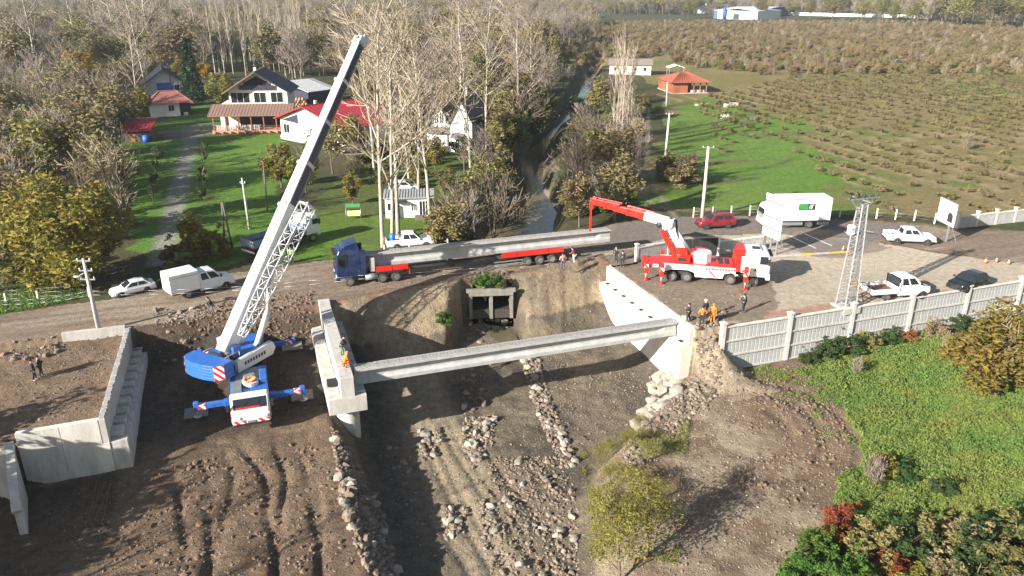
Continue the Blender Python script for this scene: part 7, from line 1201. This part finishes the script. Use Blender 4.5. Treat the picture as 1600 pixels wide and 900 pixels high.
rocks([(1022, 592), (1066, 590), (1060, 640), (1010, 668), (985, 660), (1010, 630)], -6.0, 60, .35, .8, 'pale boulder in the riprap below the white abutment', 'riprap boulders', 1.5, .3, 150, True, .2)
rocks([(812, 560), (838, 556), (868, 640), (905, 720), (880, 725), (838, 640)], -6.4, 190, .12, .42, 'pale stone in the rubble ridge under the middle of the beam', 'stones in the rubble ridge', 2.4, .33, 900, True, .2)
rocks([(652, 668), (690, 665), (685, 705), (660, 715)], -6.4, 40, .14, .42, 'stone in the small heap on the riverbed right of the pier', 'stones in the small heap', 2., .3, 150, True, .2); rocks([(725, 650), (775, 640), (770, 690), (740, 725), (718, 690)], -6.4, 70, .14, .45, 'stone in the larger heap on the riverbed', 'stones in the larger heap', 2., .3, 260, True, .2); rocks([(690, 785), (730, 785), (725, 825), (695, 835)], -6.5, 35, .12, .4, 'stone in the low heap at the bottom of the riverbed', 'stones in the low heap', 2., .3, 160, True, .2)
rocks([(770, 715), (885, 705), (905, 800), (905, 900), (770, 900), (745, 800)], -6.6, 260, .1, .36, 'stone lying loose on the riverbed at the bottom', 'loose stones on the riverbed', 2.6, .33, 900, True, .12); rocks([(735, 520), (770, 560), (760, 620), (725, 640), (720, 560)], -5.8, 60, .12, .4, 'stone at the foot of the shaded slope below the culvert', 'stones below the culvert', 2.2, .33, 200)
rocks([(240, 500), (330, 498), (300, 545), (245, 540)], -1.0, 60, .12, .42, 'stone on the dirt edge right of the left abutment', 'stones by the left abutment', 2.2, .33, 150); rocks([(0, 535), (100, 522), (100, 545), (0, 560)], 0, 40, .1, .4, 'stone in the row along the edge of the left fill', 'stones along the left fill', 2.2, .33, 100); rocks([(1080, 545), (1128, 520), (1128, 590), (1085, 620)], -2.5, 60, .1, .45, 'stone on the slope between the abutment and the precast fence', 'stones beside the fence end', 2.4, .33, 500, smax=.22)
rocks([(985, 660), (1066, 592), (1125, 600), (1100, 670), (1010, 730), (960, 760)], -5, 0, 0, 0, '', '', nsm=900, smax=.24); rocks([(740, 483), (800, 485), (800, 505), (745, 512)], -4.3, 30, .14, .45, 'stone in the water at the mouth of the culvert', 'stones at the culvert mouth', 1.6, .33, 40); rocks([(600, 690), (640, 690), (645, 760), (610, 745)], -6.5, 20, .1, .34, 'stone in the shaded riverbed by the pier', 'stones by the pier', 2, .33, 40)
for poly, zg, n in (([(560, 690), (900, 620), (905, 900), (640, 900)], -6.6, 900), ([(800, 430), (945, 430), (1000, 560), (850, 560)], -4, 900), ([(1000, 650), (1240, 580), (1335, 640), (1340, 720), (1240, 880), (920, 900), (930, 740)], -5, 3200), ([(230, 740), (500, 690), (560, 900), (150, 900), (60, 800)], -4.4, 700), ([(0, 550), (190, 530), (150, 650), (20, 670)], -.5, 400), ([(540, 470), (730, 450), (720, 560), (560, 560)], -3, 700), ([(850, 560), (1030, 590), (980, 660), (890, 700)], -6.4, 900), ([(970, 440), (1180, 455), (1130, 505), (1080, 500)], 0, 350)): rocks(poly, zg, 0, 0, 0, '', '', nsm=n)
c = np.array([(a, b, 0 if z is None else z) for a, b, z in small_c]); zz = height(c[:, 0], c[:, 1]); c[:, 2] = zz; s = np.array(small_s); N = len(c); sc = s[:, None] * rng.uniform(.65, 1.1, (N, 3)) * np.array([1, 1, .75]); th = rng.uniform(0, 6.28, N); v = IV[None] * (1 + rng.uniform(-.2, .2, (N, 12, 1))) * sc[:, None, :]; v = np.stack([v[..., 0] * np.cos(th)[:, None] - v[..., 1] * np.sin(th)[:, None], v[..., 0] * np.sin(th)[:, None] + v[..., 1] * np.cos(th)[:, None], v[..., 2]], -1) + c[:, None, :] + np.array([0, 0, 1]) * (s * .12)[:, None, None]
F_ = IF[None] + (np.arange(N) * 12)[:, None, None]; tag(link('rubble', np_mesh('rubble', v.reshape(-1, 3), F_.reshape(-1, 3), [ROCKD])), 'small stones and rubble scattered over the bed and slopes', None, None, 'stuff')
# clods of dug earth
m_ = mat('earth_clod', (.15, .1, .067), .95, var=.35, scale=5); cl = [pp([(310, 500), (420, 486), (490, 478), (490, 525), (420, 528), (300, 530)], -1.5), pp([(230, 740), (500, 690), (560, 900), (150, 900)], -4.4), pp([(1150, 590), (1330, 640), (1330, 720), (1200, 800)], -4.4)]; cs = []
for poly, n in zip(cl, (900, 420, 420)):
    xs = [p[0] for p in poly]; ys = [p[1] for p in poly]; x = rng.uniform(min(xs), max(xs), n * 3); y = rng.uniform(min(ys), max(ys), n * 3); k = inpoly(x, y, poly); cs.append(np.stack([x[k][:n], y[k][:n]], 1))
c2 = np.concatenate(cs); N = len(c2); s = .06 + .17 * rng.random(N) ** 2; v = IV[None] * (1 + rng.uniform(-.3, .3, (N, 12, 1))) * (s[:, None] * rng.uniform(.7, 1.2, (N, 3)) * [1, 1, .7])[:, None, :] + np.stack([c2[:, 0], c2[:, 1], height(c2[:, 0], c2[:, 1])], 1)[:, None, :]; tag(link('clods', np_mesh('clods', v.reshape(-1, 3), (IF[None] + (np.arange(N) * 12)[:, None, None]).reshape(-1, 3), [m_])), 'loose clods of dug earth on the slopes and pit floor', None, None, 'stuff')
# ================================================================ HAZE
m, t, n, b = newmat('haze'); n.remove(b); vol = n.new('ShaderNodeVolumePrincipled'); vol.inputs['Color'].default_value = (.8, .87, .95, 1); vol.inputs['Density'].default_value = .0002; vol.inputs['Anisotropy'].default_value = .3; t.links.new(vol.outputs[0], n['Material Output'].inputs['Volume'])
tag(part('haze', m, None, lambda b_: b_.box(-5600, 5600, -480, 7800, -12, 130)), 'thin pale haze over the valley', None, None, 'stuff')
